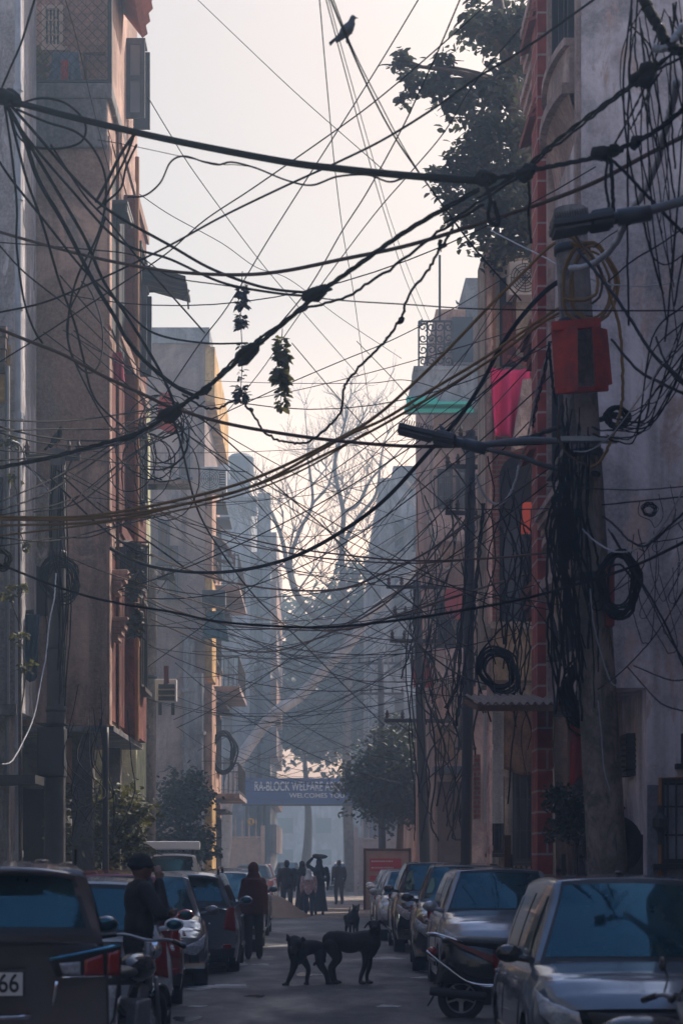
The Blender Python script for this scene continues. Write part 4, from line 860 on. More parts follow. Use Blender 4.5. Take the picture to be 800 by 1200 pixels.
# ------------------------------------------------------------------ trees
def leafy(name, label, base, trunk_pts, r0, clumps, nleaf, lsize, mleaf, group=None, seed=0, mbark=bark, cat='tree', droop=.4):
    t = thing(name, label, cat, tuple(base), world=True, group=group); rr = random.Random(seed); mb = MB()
    tp = catmull(trunk_pts, 6); mb.tube(tp, [r0*(1 - .65*k/(len(tp)-1)) for k in range(len(tp))], 10)
    for (c, r) in clumps:
        c = Vector(c); s = min(tp, key=lambda p: (p - c).length + max(0, p.z - c.z)*1.5); mid = s.lerp(c, .5) + Vector((rr.gauss(0,.15), rr.gauss(0,.15), .15))*min(1, r)
        br = catmull([s, mid, c], 5); k0 = r0*.28; mb.tube(br, [k0*(1-.8*k/(len(br)-1)) for k in range(len(br))], 6)
        for k in range(4):
            e = c + Vector((rr.gauss(0,.5), rr.gauss(0,.5), rr.gauss(0,.4)))*r; mb.tube(catmull([mid.lerp(c, .5), c.lerp(e, .6) + Vector((0,0,.05*r)), e], 3), [k0*.3, k0*.25, k0*.22, k0*.18, k0*.14, k0*.1, k0*.06], 4)
    mb.build('trunk', mbark, t, smooth=True); mb = MB(); tot = sum(r*r for _, r in clumps)
    for (c, r) in clumps:
        c = Vector(c); n_ = int(nleaf * r*r / tot); sub = [c + Vector((rr.gauss(0,.42), rr.gauss(0,.42), rr.gauss(0,.36)))*r for _ in range(max(5, n_//22))]
        for k in range(n_):
            s = sub[k % len(sub)]; p = s + Vector((rr.gauss(0,1), rr.gauss(0,1), rr.gauss(0,.8)))*r*.19
            a = rr.random()*6.283; d = Vector((math.cos(a), math.sin(a), -droop + rr.gauss(0,.45))); leaf_mb(mb, p, d, Vector((rr.gauss(0,.6), rr.gauss(0,.6), 1)), lsize*(.65+.7*rr.random()), lsize*.72)
    mb.build('crown', mleaf, t, fix=False); return t
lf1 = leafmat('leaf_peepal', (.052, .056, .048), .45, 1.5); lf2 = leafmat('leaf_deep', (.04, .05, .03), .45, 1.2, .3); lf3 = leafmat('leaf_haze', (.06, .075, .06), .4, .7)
Y = 35.2
CL = [((468,75),.32),((485,95),.42),((510,75),.38),((510,100),.5),((535,120),.55),((560,135),.5),((555,30),.32),((575,45),.55),((570,15),.4),((600,35),.6),((598,70),.5),((622,20),.5),((622,95),.5),((585,110),.62),((560,165),.6),((600,150),.75),((535,190),.5),((515,205),.3),((560,215),.65),((600,210),.8),((625,180),.6),((540,235),.4),((525,250),.25),((570,250),.6),((605,255),.75),((628,240),.6),((585,285),.45),((615,295),.5),((560,262),.35),((548,205),.5),((632,140),.5),((640,60),.6)]
rr = random.Random(3); cl = [(P(p[0], p[1], Y + rr.uniform(-1.1, 1.6)), r) for p, r in CL]
bx = XP(668, 35.6)
leafy('leafy_tree', 'tall leafy tree reaching over the lane at upper right behind the brick pilaster', (bx, 35.6, 0), [(bx, 35.6, 0), (bx-.1, 35.7, 5), (bx-.3, 35.6, 10), (bx-.8, 35.4, 13.5), (bx-1.3, 35.2, 16.5)], .28, cl, 7600, .14, lf1, seed=5)
CL = [((430,905),.9),((425,930),.8),((450,880),1.0),((470,865),.9),((490,872),.9),((455,915),1.2),((480,905),1.3),((500,910),1.1),((440,945),.8),((465,945),1.0),((495,940),1.0),((512,890),.8),((418,918),.5),((515,935),.8)]
cl = [(P(p[0], p[1], 70 + rr.uniform(-1, 1)), r*.98) for p, r in CL]; bx = XP(468, 70)
leafy('round_tree', 'dense round dark tree standing in front of the gate at right', (bx, 70, 0), [(bx, 70, 0), (bx, 70, 2), (bx+.1, 70, 4.5)], .2, cl, 12500, .16, lf2, seed=6)
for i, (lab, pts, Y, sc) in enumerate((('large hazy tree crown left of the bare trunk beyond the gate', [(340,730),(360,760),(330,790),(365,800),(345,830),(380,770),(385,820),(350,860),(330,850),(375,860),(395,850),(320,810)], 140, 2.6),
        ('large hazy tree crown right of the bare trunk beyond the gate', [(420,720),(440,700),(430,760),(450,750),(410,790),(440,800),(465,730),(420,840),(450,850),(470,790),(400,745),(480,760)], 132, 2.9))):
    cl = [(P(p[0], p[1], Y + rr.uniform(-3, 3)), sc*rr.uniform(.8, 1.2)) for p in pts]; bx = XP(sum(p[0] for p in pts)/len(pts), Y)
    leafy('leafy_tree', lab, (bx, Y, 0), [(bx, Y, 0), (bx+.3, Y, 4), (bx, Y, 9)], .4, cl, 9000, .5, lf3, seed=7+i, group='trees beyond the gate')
def shrub(name, label, pts, Y, m, n, ls, seed, gz=.13):
    rr = random.Random(seed); cl = [(P(p[0], p[1], Y + rr.uniform(-.4, .4)), r) for p, r in pts]; bx = XP(sum(p[0][0] for p in pts)/len(pts), Y)
    return leafy(name, label, (bx, Y, gz), [(bx, Y, gz), (bx+.03, Y, gz+.5), (bx, Y, ZP(pts[0][0][1], Y))], .05, cl, n, ls, m, seed=seed, cat='shrub')
lfy = leafmat('leaf_mixed', (.085, .08, .03), .5, 2.5)
shrub('shrub', 'straggly dark shrub below the overhang of the umber house', [((100,950),.55),((130,940),.55),((150,960),.5),((115,985),.6),((145,995),.5),((88,975),.35)], 34.6, lfy, 2600, .11, 21)
shrub('shrub', 'tall dark shrub between the slim pole and the leaning trunk', [((205,930),.9),((225,945),.8),((195,960),.8),((215,985),1.0),((235,990),.6),((200,1000),.7),((225,915),.5)], 55, lf2, 3600, .15, 22)
shrub('shrub', 'bushy grey green shrub at the foot of the right pole', [((668,935),.36),((680,950),.4),((665,960),.35),((690,940),.3),((678,972),.4),((658,945),.22)], 27.5, lf2, 1900, .075, 23)
shrub('creeper', 'thin yellowing creeper on the drainpipe at left', [((14,520),.16),((18,560),.12),((26,690),.14),((30,640),.12),((24,745),.13),((32,780),.15),((12,700),.12)], 30.7, lfy, 260, .09, 24)

def bare(label, base, h, r0, seed, lean=(0, 0), levels=6, first=None, spread=.5, name='bare_tree', m=barkpale):
    t = thing(name, label, 'tree', tuple(base), world=True); rr = random.Random(seed); tr, cr = MB(), MB()
    def grow(p, d, ln, r, lv):
        pts = [p]; q = p.copy(); dd = d.copy()
        for k in range(4):
            dd = (dd + Vector((rr.gauss(0,.13), rr.gauss(0,.13), rr.gauss(.04,.1)))).normalized(); q = q + dd*ln/4; pts.append(q.copy())
        tgt = tr if lv >= levels - 1 else cr
        tgt.tube(catmull(pts, 2), [r*(1 - .35*k/8) for k in range(9)], 7 if lv >= levels - 2 else 4 if lv > 1 else 3, caps=False)
        if lv <= 0: return
        for k in range(2 if lv > 4 else 3):
            ax = dd.cross(Vector((rr.gauss(0,1), rr.gauss(0,1), rr.gauss(0,1)))).normalized(); a = rr.uniform(spread*.55, spread*1.35); nd = Quaternion(ax, a) @ dd; nd.z += .10; nd.normalize()
            s = pts[-1] if k == 0 or lv > 4 else pts[rr.randint(2, 4)]
            grow(s.copy(), nd, ln*rr.uniform(.62, .86), r*rr.uniform(.55, .68), lv - 1)
    b = Vector(base); d = Vector((lean[0], lean[1], 1)).normalized()
    if first:
        pts = catmull([Vector(p) for p in first], 6); tr.tube(pts, [r0*(1.1 - .35*k/(len(pts)-1)) for k in range(len(pts))], 10); b = pts[-1]; d = (pts[-1] - pts[-2]).normalized(); d.z += .5; d.normalize(); r0 *= .7
    grow(b, d, h*.27, r0, levels); tr.build('trunk', m, t, smooth=True); cr.build('crown', m, t, smooth=True); return t
Y = 97
t = thing('bare_tree', 'tall bare leafless tree with fine twigs at the end of the lane', 'tree', (XP(410, Y), Y, 0), world=True); rr = random.Random(21); tr, cr = MB(), MB()
def twig(p, d, ln, r, lv):
    pts = [p]; q = p.copy(); dd = d.copy()
    for k in range(4): dd = (dd + Vector((rr.gauss(0,.16), rr.gauss(0,.16), rr.gauss(.07,.1)))).normalized(); q = q + dd*ln/4; pts.append(q.copy())
    cr.tube(catmull(pts, 2), [max(.0065, r*(1 - .5*k/8)) for k in range(9)], 3 if lv < 2 else 5, caps=False)
    if lv <= 0: return
    for k in range(3):
        ax = dd.cross(Vector((rr.gauss(0,1), rr.gauss(0,1), rr.gauss(0,1)))).normalized(); nd = Quaternion(ax, rr.uniform(.3, 1.0)) @ dd; nd.z += .12; twig(pts[rr.randint(2, 4)].copy(), nd.normalized(), ln*rr.uniform(.6, .85), r*.6, lv - 1)
LIMBS = (([(411,1045),(406,900),(408,780),(404,735)], .26), ([(404,735),(378,728),(350,702),(338,668),(330,630),(318,600)], .17), ([(350,702),(340,660),(352,620),(366,590),(362,545)], .12), ([(404,735),(402,690),(400,640),(402,600),(392,550),(398,515)], .16), ([(402,690),(425,668),(452,640),(478,620),(497,600)], .12), ([(401,640),(420,606),(440,580),(446,540)], .11), ([(366,590),(384,570),(392,540)], .07), ([(338,668),(322,655),(312,640)], .07), ([(425,668),(440,650),(470,665)], .06), ([(402,600),(420,590),(436,560),(462,535)], .09))
for n_, (pp, r_) in enumerate(LIMBS):
    dep = [0 if n_ == 0 else rr.gauss(0, .5) for _ in pp]; dep[0] = 0; pts = catmull([P(p[0], p[1], Y + d) for p, d in zip(pp, dep)], 6)
    (tr if n_ == 0 else cr).tube(pts, [r_*(1 - .5*k/(len(pts)-1)) for k in range(len(pts))], 8)
    r_ *= .8
    if n_:
        for k in range(5, len(pts), 4):
            a = rr.uniform(0, 6.28); d = Vector((math.cos(a)*.8, math.sin(a)*.6, rr.uniform(.15, 1))).normalized(); twig(pts[k].copy(), d, rr.uniform(1.3, 2.5), r_*.42, 3)
        twig(pts[-1].copy(), (pts[-1] - pts[-2]).normalized(), 1.7, r_*.5, 3)
mt_ = mat('bark_twig', (.13, .115, .105), .95); tr.build('trunk', barkpale, t, smooth=True); cr.build('crown', mt_, t, smooth=True)
Y = 88
bare('thick pale tree trunk leaning right across the lane beyond the left poles', (XP(262, Y), Y, 0), 8, .27, 31, first=[P(256, 1052, Y), P(264, 985, Y), P(266, 940, Y), P(276, 900, Y), P(296, 868, Y+1), P(322, 836, Y+1), P(352, 815, Y+2), P(384, 780, Y+2), P(412, 752, Y+2), P(430, 722, Y+2), P(452, 704, Y+2)], levels=5, m=mat('bark_pale', (.34, .29, .26), .9, bump=.5, bscale=12, var=.35, vscale=3))  # a paler even bark colour for this trunk

# ------------------------------------------------------------------ gate, banner, barrier
Y = 96.0
t = thing('welcome_banner', 'blue welcome banner with white lettering across the gate', 'banner', tuple(P(345, 942, Y)), world=True)
x0, x1, z1, z0 = XP(284, Y), XP(512, Y), ZP(912, Y), ZP(942, Y)
mb = MB(); mb.box((x0, Y-.06, z0), (x1, Y, z1)); mb.build('board', mat('banner_blue', (.008, .055, .20), .6, var=.12), t)
wl = mat('banner_white', (.62, .62, .6), .6)
text_mb('RA-BLOCK WELFARE ASSOCIATION', .60, (XP(298, Y), Y-.075, ZP(922, Y)), align='LEFT', xs=.57).build('lettering', wl, t, fix=False)
text_mb('WELCOMES YOU', .30, (XP(339, Y), Y-.075, ZP(932.5, Y)), align='LEFT', xs=1.12).build('lettering', wl, t, fix=False)
mb = MB()
for x in (x0+.2, x1-.2, XP(310, Y)): mb.bar((x, Y+.12, 0), (x, Y+.12, z1), .12)
mb.bar((x0, Y+.08, z0-.05), (x1, Y+.08, z0-.05), .09); mb.build('frame', iron, t)
def gate(label, xa, xb, Y, h_, m, panel=True):
    t = thing('gate', label, 'gate', ((xa+xb)/2, Y, 0), world=True); mb = MB()
    for x in (xa, xb): mb.box((x-.09, Y-.09, .02), (x+.09, Y+.09, h_+.1))
    mb.bar((xa, Y, h_*.86), (xb, Y, h_*.86), .09); mb.bar((xa, Y, .25), (xb, Y, .25), .09); mb.bar((xa, Y, h_*.45), (xb, Y, h_*.45), .07); mb.build('frame', m, t)
    n_ = int((xb-xa)/.28); mb = MB()
    for k in range(1, n_):
        x = xa + (xb-xa)*k/n_; mb.bar((x, Y-.01, .3), (x, Y-.01, h_+.25), .06, .04, up=(0,1,0)); mb.add([(x-.05, Y-.03, h_+.251), (x+.05, Y-.03, h_+.251), (x+.05, Y+.01, h_+.251), (x-.05, Y+.01, h_+.251), (x, Y-.01, h_+.45)], [(0,1,4),(1,2,4),(2,3,4),(3,0,4),(3,2,1,0)])
    mb.build('bars', m, t)
    if panel: mb = MB(); mb.box((xa+.12, Y+.03, .3), (xb-.12, Y+.05, h_*.84)); mb.build('sheet', m, t)
    return t
gm = mat('gate_beige', (.50, .34, .25), .7, var=.25, vscale=3); gm2 = mat('gate_grey', (.30, .26, .25), .7, var=.25, vscale=3)
gate('beige spiked metal gate leaf standing open on the left below the banner', XP(260, 92), XP(308, 92), 92, ZP(970, 92), gm)
gate('grey spiked metal gate leaf on the right below the round tree', XP(417, 94), XP(476, 94), 94, ZP(972, 94), gm2)
gate('rusty spiked fence panel right of the grey gate leaf', XP(478, 90), XP(512, 90), 90, ZP(976, 90), gm, panel=False)
t = thing('marigold_wreath', 'yellow flower wreath on top of the left gate', 'wreath', tuple(P(294, 964, 91.8)), world=True); mb = MB()
rr = random.Random(2)
for k in range(40): a = rr.random()*6.28; mb.ell(P(294, 963, 91.8) + Vector((math.cos(a)*.1, rr.gauss(0,.04), math.sin(a)*.12)), .05, nu=6, nv=4)
mb.build('flowers', mat('marigold', (.65, .36, .03), .8), t)
Y = 66
t = thing('barricade', 'beige sheet barricade with red notice panels behind the parked cars on the right', 'barricade', tuple(P(452, 1065, Y)), world=True)
a, c = P(427, 996, Y), P(480, 1066, Y); mb = MB(); mb.box((a.x, Y, c.z), (c.x, Y+.04, a.z)); mb.build('sheet', mat('sheet_beige', (.42, .27, .20), .8, var=.2, vscale=2), t)
mb = MB()
for x in (a.x, c.x): mb.box((x-.04, Y-.05, c.z-.0), (x+.04, Y-.002, a.z+.06))
mb.box((a.x+.04, Y-.05, a.z-.03), (c.x-.04, Y-.002, a.z+.05)); mb.build('frame', rust, t)
for y0, y1, e in ((1006, 1021, 470), (1026, 1032, 446)):
    mb = MB(); mb.box((XP(433, Y), Y-.03, ZP(y1, Y)), (XP(e, Y), Y-.002, ZP(y0, Y))); n_ = mb.build('notice', mat('notice_red', (.50, .02, .03), .6), t)
    if y0 == 1006:
        mb = MB(); rr = random.Random(5)
        for yy in (1008.5, 1016): 
            x = 435.
            while x < 460: w_ = rr.uniform(.8, 2.2); mb.box((XP(x, Y), Y-.036, ZP(yy+1.6, Y)), (XP(x+w_, Y), Y-.031, ZP(yy, Y))); x += w_ + .8
        mb.build('lettering', wl, n_)
Y = 58.5; mb = MB(); c = P(330, 1078, Y); c.z = .0; c.x = XP(318, Y); rr = random.Random(8)
mb.grid(lambda u, v: (c.x + (u-.5)*2.6, Y + (v-.5)*2.0, .62*max(0, 1 - ((u-.5)**2 + (v-.5)**2)**.5*2.0)*(1 + .25*math.sin(9*u+4*v)) + .03), 26, 20)
solo(mb, 'sand_heap', mat('sand', (.30, .19, .12), .95, bump=.6, bscale=20, var=.2), 'low heap of brown sand at the left road edge near the walkers', 'sand heap', smooth=True)
# ------------------------------------------------------------------ vehicles
def paint(name, col, rough=.2, metal=.35, dust=.0):
    if name in MATS: return MATS[name]
    m = mat(name, col, rough, metal, coat=.8, var=.10, vscale=2.5); return m
def lerp_tab(tab, t):
    if t <= tab[0][0]: return tab[0][1]
    for (a, va), (b, vb) in zip(tab, tab[1:]):
        if t <= b:
            k = (t-a)/(b-a); k = k*k*(3-2*k)*.5 + k*.5; return va + (vb-va)*k
    return tab[-1][1]
SPEC = dict(hatch=dict(L=3.8, W=1.68, H=1.52, hood=.80, base=.96, yw=.27, yr0=.10, yr1=-.40, yb=-.475, tail=.93, wb=.66, R=.29),
            sedan=dict(L=4.3, W=1.72, H=1.48, hood=.78, base=.95, yw=.24, yr0=.08, yr1=-.22, yb=-.37, tail=.98, wb=.62, R=.30),
            suv=dict(L=4.3, W=1.78, H=1.66, hood=.96, base=1.10, yw=.23, yr0=.10, yr1=-.43, yb=-.485, tail=1.06, wb=.63, R=.34),
            mpv=dict(L=4.7, W=1.83, H=1.80, hood=.98, base=1.12, yw=.30, yr0=.17, yr1=-.445, yb=-.492, tail=1.12, wb=.60, R=.34),
            van=dict(L=3.7, W=1.5, H=1.80, hood=.85, base=1.0, yw=.45, yr0=.33, yr1=-.46, yb=-.495, tail=1.0, wb=.6, R=.28))
def car(label, kind, loc, rotz, pm, name='parked_car', group='cars parked along the lane', plate=None, rails=False, detail=1, spoiler=False, innova=False, lamp_v=False, antenna=False, twotone=None, **kw):
    S = dict(SPEC[kind]); S.update(kw); L, W, H = S['L'], S['W'], S['H']; hl, hw = L/2, W/2
    t = thing(name, label, 'car', loc, rotz, group); R_, wbh = S['R'], S['wb']*L/2; zs = .22; yf, yr = wbh, -wbh + (.03*L if kind != 'sedan' else 0)
    yw, y0, y1, yb = S['yw']*L, S['yr0']*L, S['yr1']*L, S['yb']*L
    if kind == 'sedan': boot = [(-hl, S['tail']-.06), (-hl+.1, S['tail']), (yb, S['tail']+.02)]
    else: boot = [(-hl, S['tail'] - .02), (yb, S['tail'])]
    top = [*boot, (yb+.25, S['base']), (yw, S['base']), (yw+.4, S['base']-.05), (hl-.28, S['hood']+.0), (hl-.06, S['hood']-.11), (hl, S['hood']-.2)]
    def ztop(y): return lerp_tab(top, y)
    def zlow(y):
        z = zs + (.06 if abs(y) > hl - .15 else 0)
        for c in (yf, yr):
            d = abs(y - c)
            if d < R_ + .055: z = max(z, .3*0 + R_ + math.sqrt(max(0, (R_+.055)**2 - d*d)))
        return z
    def warp(y, x):      # bumpers and glass bow in plan
        k = (abs(x)/hw)**2.4
        wf = max(0, min(1, (y - yw*.3)/(hl - yw*.3))); wr = max(0, min(1, (-y - hl*.55)/(hl*.45)))
        return y - .34*k*wf*wf + (.15 if kind != 'sedan' else .2)*k*wr*wr
    def halfw(y): return hw * (1 - .03*(y/hl)**2 - .05*max(0, (abs(y)/hl - .8)/.2)**2)
    ST = sorted(set([-hl + L*k/70 for k in range(71)] + [c + s*(R_+.055)*q for c in (yf, yr) for s in (-1, 1) for q in (1., .995, .97, .9)]))
    prof = [(0, .955), (.12, .975), (.35, 1.0), (.55, .995), (.68, .985), (.80, .955), (.90, .93), (1, .87)]
    mb = MB(); rows = []
    for y in ST:
        zl, zt, w_ = zlow(y), ztop(y), halfw(y); row = []
        for u, f in prof:
            z = zl + (zt-zl)*u; uu = (z - zs)/(zt - zs); ff = lerp_tab(prof, uu); row.append((w_*ff, z))
        row += [(w_*.70, zt+.022), (w_*.4, zt+.036), (0, zt+.04)]
        full = [(-x, z) for x, z in row] + [(x, z) for x, z in reversed(row[:-1])]
        rows.append([(x, warp(y, x), z) for x, z in full])
    n = len(rows[0]); o = 0
    for r in rows: mb.v += [Vector(p) for p in r]
    for i in range(len(rows)-1):
        for k in range(n-1): mb.f.append((i*n+k, i*n+k+1, (i+1)*n+k+1, (i+1)*n+k))
    for i in (0, len(rows)-1):   # close the ends with a lattice from side to side
        for k in range(n//2): 
            a, b, c, d = i*n+k, i*n+k+1, i*n+n-2-k, i*n+n-1-k
            if b != c: mb.f.append((a, b, c, d))
            else: mb.f.append((a, b, d))
    bd = mb.build('body', pm, t, smooth=True); es = bd.modifiers.new('e', 'EDGE_SPLIT'); es.split_angle = R(50)
    # cabin
    xb = hw*.875; tum = .34 if kind not in ('van', 'mpv') else .24
    def zroof(y): return lerp_tab([(yb, S['tail']), (y1, H-.05), (y1+.12*L, H-.012), ((y0+y1)/2, H), (y0+.0, H-.035), (yw, S['base']-.02)], y)
    if kind != 'sedan':
        def zroof(y):
            if y < y1: k = (y-yb)/(y1-yb); return S['tail'] + (H-.05-S['tail'])*k
            if y > y0: k = (yw-y)/(yw-y0); return S['base']-.02 + (H-.03-S['base']+.02)*(k + .16*k*(1-k))
            return H - .03 - .02*((y-y0)/(y1-y0)) + .03*math.sin(math.pi*(y-y1)/(y0-y1))
    def zbelt(y): return S['base'] + (S['tail']-S['base'])*max(0, min(1, (yw-y)/(yw-yb)))
    def shell(y, a):
        "a = 0 at the belt, .5 at the roof corner, 1 at the middle of the roof"
        zr, zb = zroof(y), zbelt(y) - .03; hgt = max(.012, zr - zb); xt = xb*(1 - .02*abs(y)/hl) - hgt*tum
        if a < .5:
            q = a/.5; c = .80; 
            if q < c: z = zb + (hgt*.86)*(q/c); x = xb*(1-.02*abs(y)/hl) - (z-zb)*tum + .025*math.sin(math.pi*q/c)*min(1, hgt)
            else: k = (q-c)/(1-c); z = zb + hgt*(.86 + .12*math.sin(k*1.35)); x = xt + .14*hgt*tum - .07*(1-math.cos(k*1.4))*min(1, hgt*2)
        else:
            q = (a-.5)/.5; x0 = xt + .14*hgt*tum - .07*(1-math.cos(1.4))*min(1, hgt*2); x = x0*(1-q); z = zb + hgt*(.86 + .12*math.sin(1.35)) + (.024*hgt + .008)*(1-(1-q)**2)
        k = (abs(x)/hw)**2
        yy = y
        if y > y0: yy = y - .24*k*min(1, (y-y0)/(yw-y0)*3)
        if y < y1: yy = y + (.16 if kind != 'sedan' else .25)*k*min(1, (y1-y)/(y1-yb)*3)
        return Vector((x, yy, z))
    ys = sorted(set([yb + (yw-yb)*k/56 for k in range(57)] + [y0, y1])); aa = [k/22 for k in range(23)]
    mb = MB(); n = len(aa)*2 - 1
    for y in ys:
        h_ = [shell(y, a) for a in aa]; mb.v += h_ + [Vector((-p.x, p.y, p.z)) for p in reversed(h_[:-1])]
    for i in range(len(ys)-1):
        for k in range(n-1): mb.f.append((i*n+k, i*n+k+1, (i+1)*n+k+1, (i+1)*n+k))
    mb.f += [tuple(range(n)), tuple(reversed([(len(ys)-1)*n+k for k in range(n)]))]
    mb.build('cabin', pm, t, smooth=True)
    def patch(nm, ya, yz, a0, a1, m, mirror=False, both=False, nu=14, nv=10, off=.008, shrink=None):
        out = MB()
        def fn(u, v, s=1):
            if both:
                aq = a0 + (1-a0)*(1-abs(2*v-1)); sg = 1 if v < .5 else -1
            else: aq = a0 + (a1-a0)*v; sg = s
            y = ya + (yz-ya)*u
            if shrink: y = ya + (yz-ya)*u + shrink(u, v)
            p = shell(y, aq); d1 = shell(y+.01, aq) - p; d2 = shell(y, min(1, aq+.01)) - shell(y, max(0, aq-.01)); nn = d2.cross(d1)
            if nn.length < 1e-9: nn = Vector((0,0,1))
            nn.normalize()
            if nn.dot(p - Vector((0, p.y*.6, H*.6))) < 0: nn = -nn
            p = p + nn*off; return Vector((p.x*sg, p.y, p.z))
        out.grid(lambda u, v: fn(u, v, -1 if mirror else 1), nu, nv if not both else nv*2); return out.build(nm, m, t, smooth=True)
    wl_ = (yw-y0); patch('windshield', yw - wl_*.10, y0 + wl_*.09, .545, 1, carglass, both=True)
    patch('windshield_surround', yw - wl_*.03, y0 + wl_*.02, .525, 1, blackp, both=True, off=.004)
    rl = (y1-yb)
    patch('rear_window', y1 - rl*.12, yb + rl*(.20 if kind != 'sedan' else .1), .555, 1, carglass, both=True)
    patch('rear_window_surround', y1 - rl*.04, yb + rl*.10, .53, 1, blackp, both=True, off=.004)
    mid = (y0+y1)/2 + .1
    for mi in (False, True):
        patch('side_window', mid+.06, y0 + wl_*.50, .06, .37, carglass, mirror=mi, shrink=lambda u, v: -(u**3)*v*wl_*.5)
        patch('side_window', y1 + .22, mid-.05, .06, .37, carglass, mirror=mi)
        patch('side_window', y1 - rl*.15 + .02, y1 + .15, .09, .36, carglass, mirror=mi)
    # wheels
    for y in (yf, yr):
        for s in (-1, 1):
            M = Matrix.Translation((s*(hw-.13), y, R_)) @ Matrix.Rotation(R(90)*s, 4, 'Y')
            w_ = MB(); w_.lathe([(R_*.62, -.08), (R_*.9, -.10), (R_*.98, -.08), (R_, -.04), (R_, .05), (R_*.98, .085), (R_*.9, .10), (R_*.64, .085), (R_*.62, .02), (R_*.62, -.08)], 26, M)
            wo = w_.build('wheel', tyre, t, smooth=True); r_ = MB(); r_.lathe([(R_*.60, .03), (R_*.63, .085), (R_*.58, .085), (R_*.54, .04), (R_*.1, .03), (R_*.09, .075), (.01, .08)], 22, M)
            for k in range(7): a = 2*math.pi*k/7; r_.bar(M @ Vector((R_*.1*math.cos(a), R_*.1*math.sin(a), .06)), M @ Vector((R_*.57*math.cos(a), R_*.57*math.sin(a), .06)), .05, .025)
            r_.build('rim', steel, wo)
    # underside and arches
    mb = MB(); mb.box((-hw*.8, -hl+.25, .2), (hw*.8, hl-.45, .5)); mb.box((-hw*.6, yr-.4, .5), (hw*.6, yf+.4, .75)); mb.build('underbody', mat('underbody', (.008, .008, .008), .9), t)
    # front
    yfr = hl
    def fpatch(nm, poly, m, off=.012, rear=False, th=.03, parent=t, top_y=None):
        "outline (x, z) laid on the bumper or tailgate surface"
        out = MB(); sub = []
        for i in range(len(poly)):
            a, b = Vector(poly[i]), Vector(poly[(i+1) % len(poly)])
            for k in range(5): sub.append(a.lerp(b, k/5))
        cx = sum(p.x for p in sub)/len(sub); cz = sum(p.y for p in sub)/len(sub); N = len(sub); rings = 4; e = -1 if rear else 1
        for q in range(rings+1):
            f = q/rings
            for p in sub:
                x, z = cx + (p.x-cx)*f, cz + (p.y-cz)*f; yy = e*hl; lean = 0
                if not rear and z > S['hood']-.2: lean = (z - S['hood'] + .2)*.75
                y = warp(e*hl, x) - e*lean; xs = x * (1 - .0)
                out.v.append(Vector((xs, y + e*off*(1 if f < .99 else .1), z)))
        for q in range(rings):
            for k in range(N): out.f.append((q*N+k, q*N+(k+1) % N, (q+1)*N+(k+1) % N, (q+1)*N+k))
        return out.build(nm, m, parent, smooth=True)
    hz_ = S['hood']
    fpatch('grille', [(-.42, hz_-.30), (.42, hz_-.30), (.46, hz_-.19), (-.46, hz_-.19)], blackp, .02)
    fpatch('lower_intake', [(-.5, .30), (.5, .30), (.42, .46), (-.42, .46)], blackp, .02)
    mb = MB(); mb.box((-.36, hl+.012, hz_-.25), (.36, hl+.028, hz_-.235)); mb.build('grille_trim', chrome, t)
    for s in (-1, 1):
        P_ = [(s*.50, hz_-.28), (s*.66, hz_-.33), (s*hw*.90, hz_-.22), (s*hw*.93, hz_-.04), (s*.74, hz_-.10), (s*.52, hz_-.19)]
        h_ = fpatch('headlight', P_ if s > 0 else P_[::-1], clearlens, .02)
        P2 = [(s*.58, .36), (s*.72, .36), (s*.72, .47), (s*.58, .47)]; fpatch('fog_lamp', P2 if s > 0 else P2[::-1], blackp, .02)
        mb = MB(); mb.ell((s*(hw+.035), yw-.42, S['base']+.075), (.105, .06, .07)); mb.bar((s*(hw-.16), yw-.40, S['base']+.02), (s*(hw+.0), yw-.41, S['base']+.05), .06, .05)
        mo = mb.build('side_mirror', kw.get('mm', pm), t, smooth=True); mb = MB(); mb.ell((s*(hw+.035), yw-.467, S['base']+.075), (.085, .02, .052)); mb.build('mirror_glass', carglass, mo, smooth=True)
        mb = MB()
        for hy in (mid+.18, y1+.62): mb.bar((s*(hw+.005), hy, .80*S['base']+.06), (s*(hw+.005), hy+.2, .80*S['base']+.065), .03, .03)
        mb.v = mb.v; 
        for hy in (mid+.18, y1+.62):
            q = MB(); q.bar((s*(hw-.0), hy, .80*S['base']+.06), (s*(hw-.0), hy+.2, .80*S['base']+.065), .035, .03); q.build('door_handle', pm, t, bevel=.008)
        q = MB()
        for gy in (mid+.02, y0+wl_*.62, y1+.30):
            q = MB(); q.tube([(s*(halfw(gy)*lerp_tab(prof, u)+.0015), gy + .04*math.sin(u*3), zs+.06 + (S['base']-.09-zs)*u) for u in [k/10 for k in range(11)]], .004, 4); q.build('door_seam', blackp, t)
        q = MB(); q.box((s*(hw*.985), yr+R_+.1, .36), (s*(hw+.012), yf-R_-.1, .42)); q.build('side_moulding', blackp, t, bevel=.01)
    q = MB(); q.tube([(x, yw + .02 - .24*(x/hw)**2, S['base']+.025) for x in [-.62+.05*k for k in range(14)]], .011, 5); q.build('wiper', blackp, t)
    q = MB(); q.tube([(x, yw + .03 - .24*(x/hw)**2, S['base']+.02) for x in [-.02+.05*k for k in range(13)]], .011, 5); q.build('wiper', blackp, t)
    pz = .52
    q = MB(); q.box((-.25, hl+.024, pz-.06), (.25, hl+.036, pz+.06)); q.build('number_plate', whitep, t)
    # rear
    tz = S['tail']
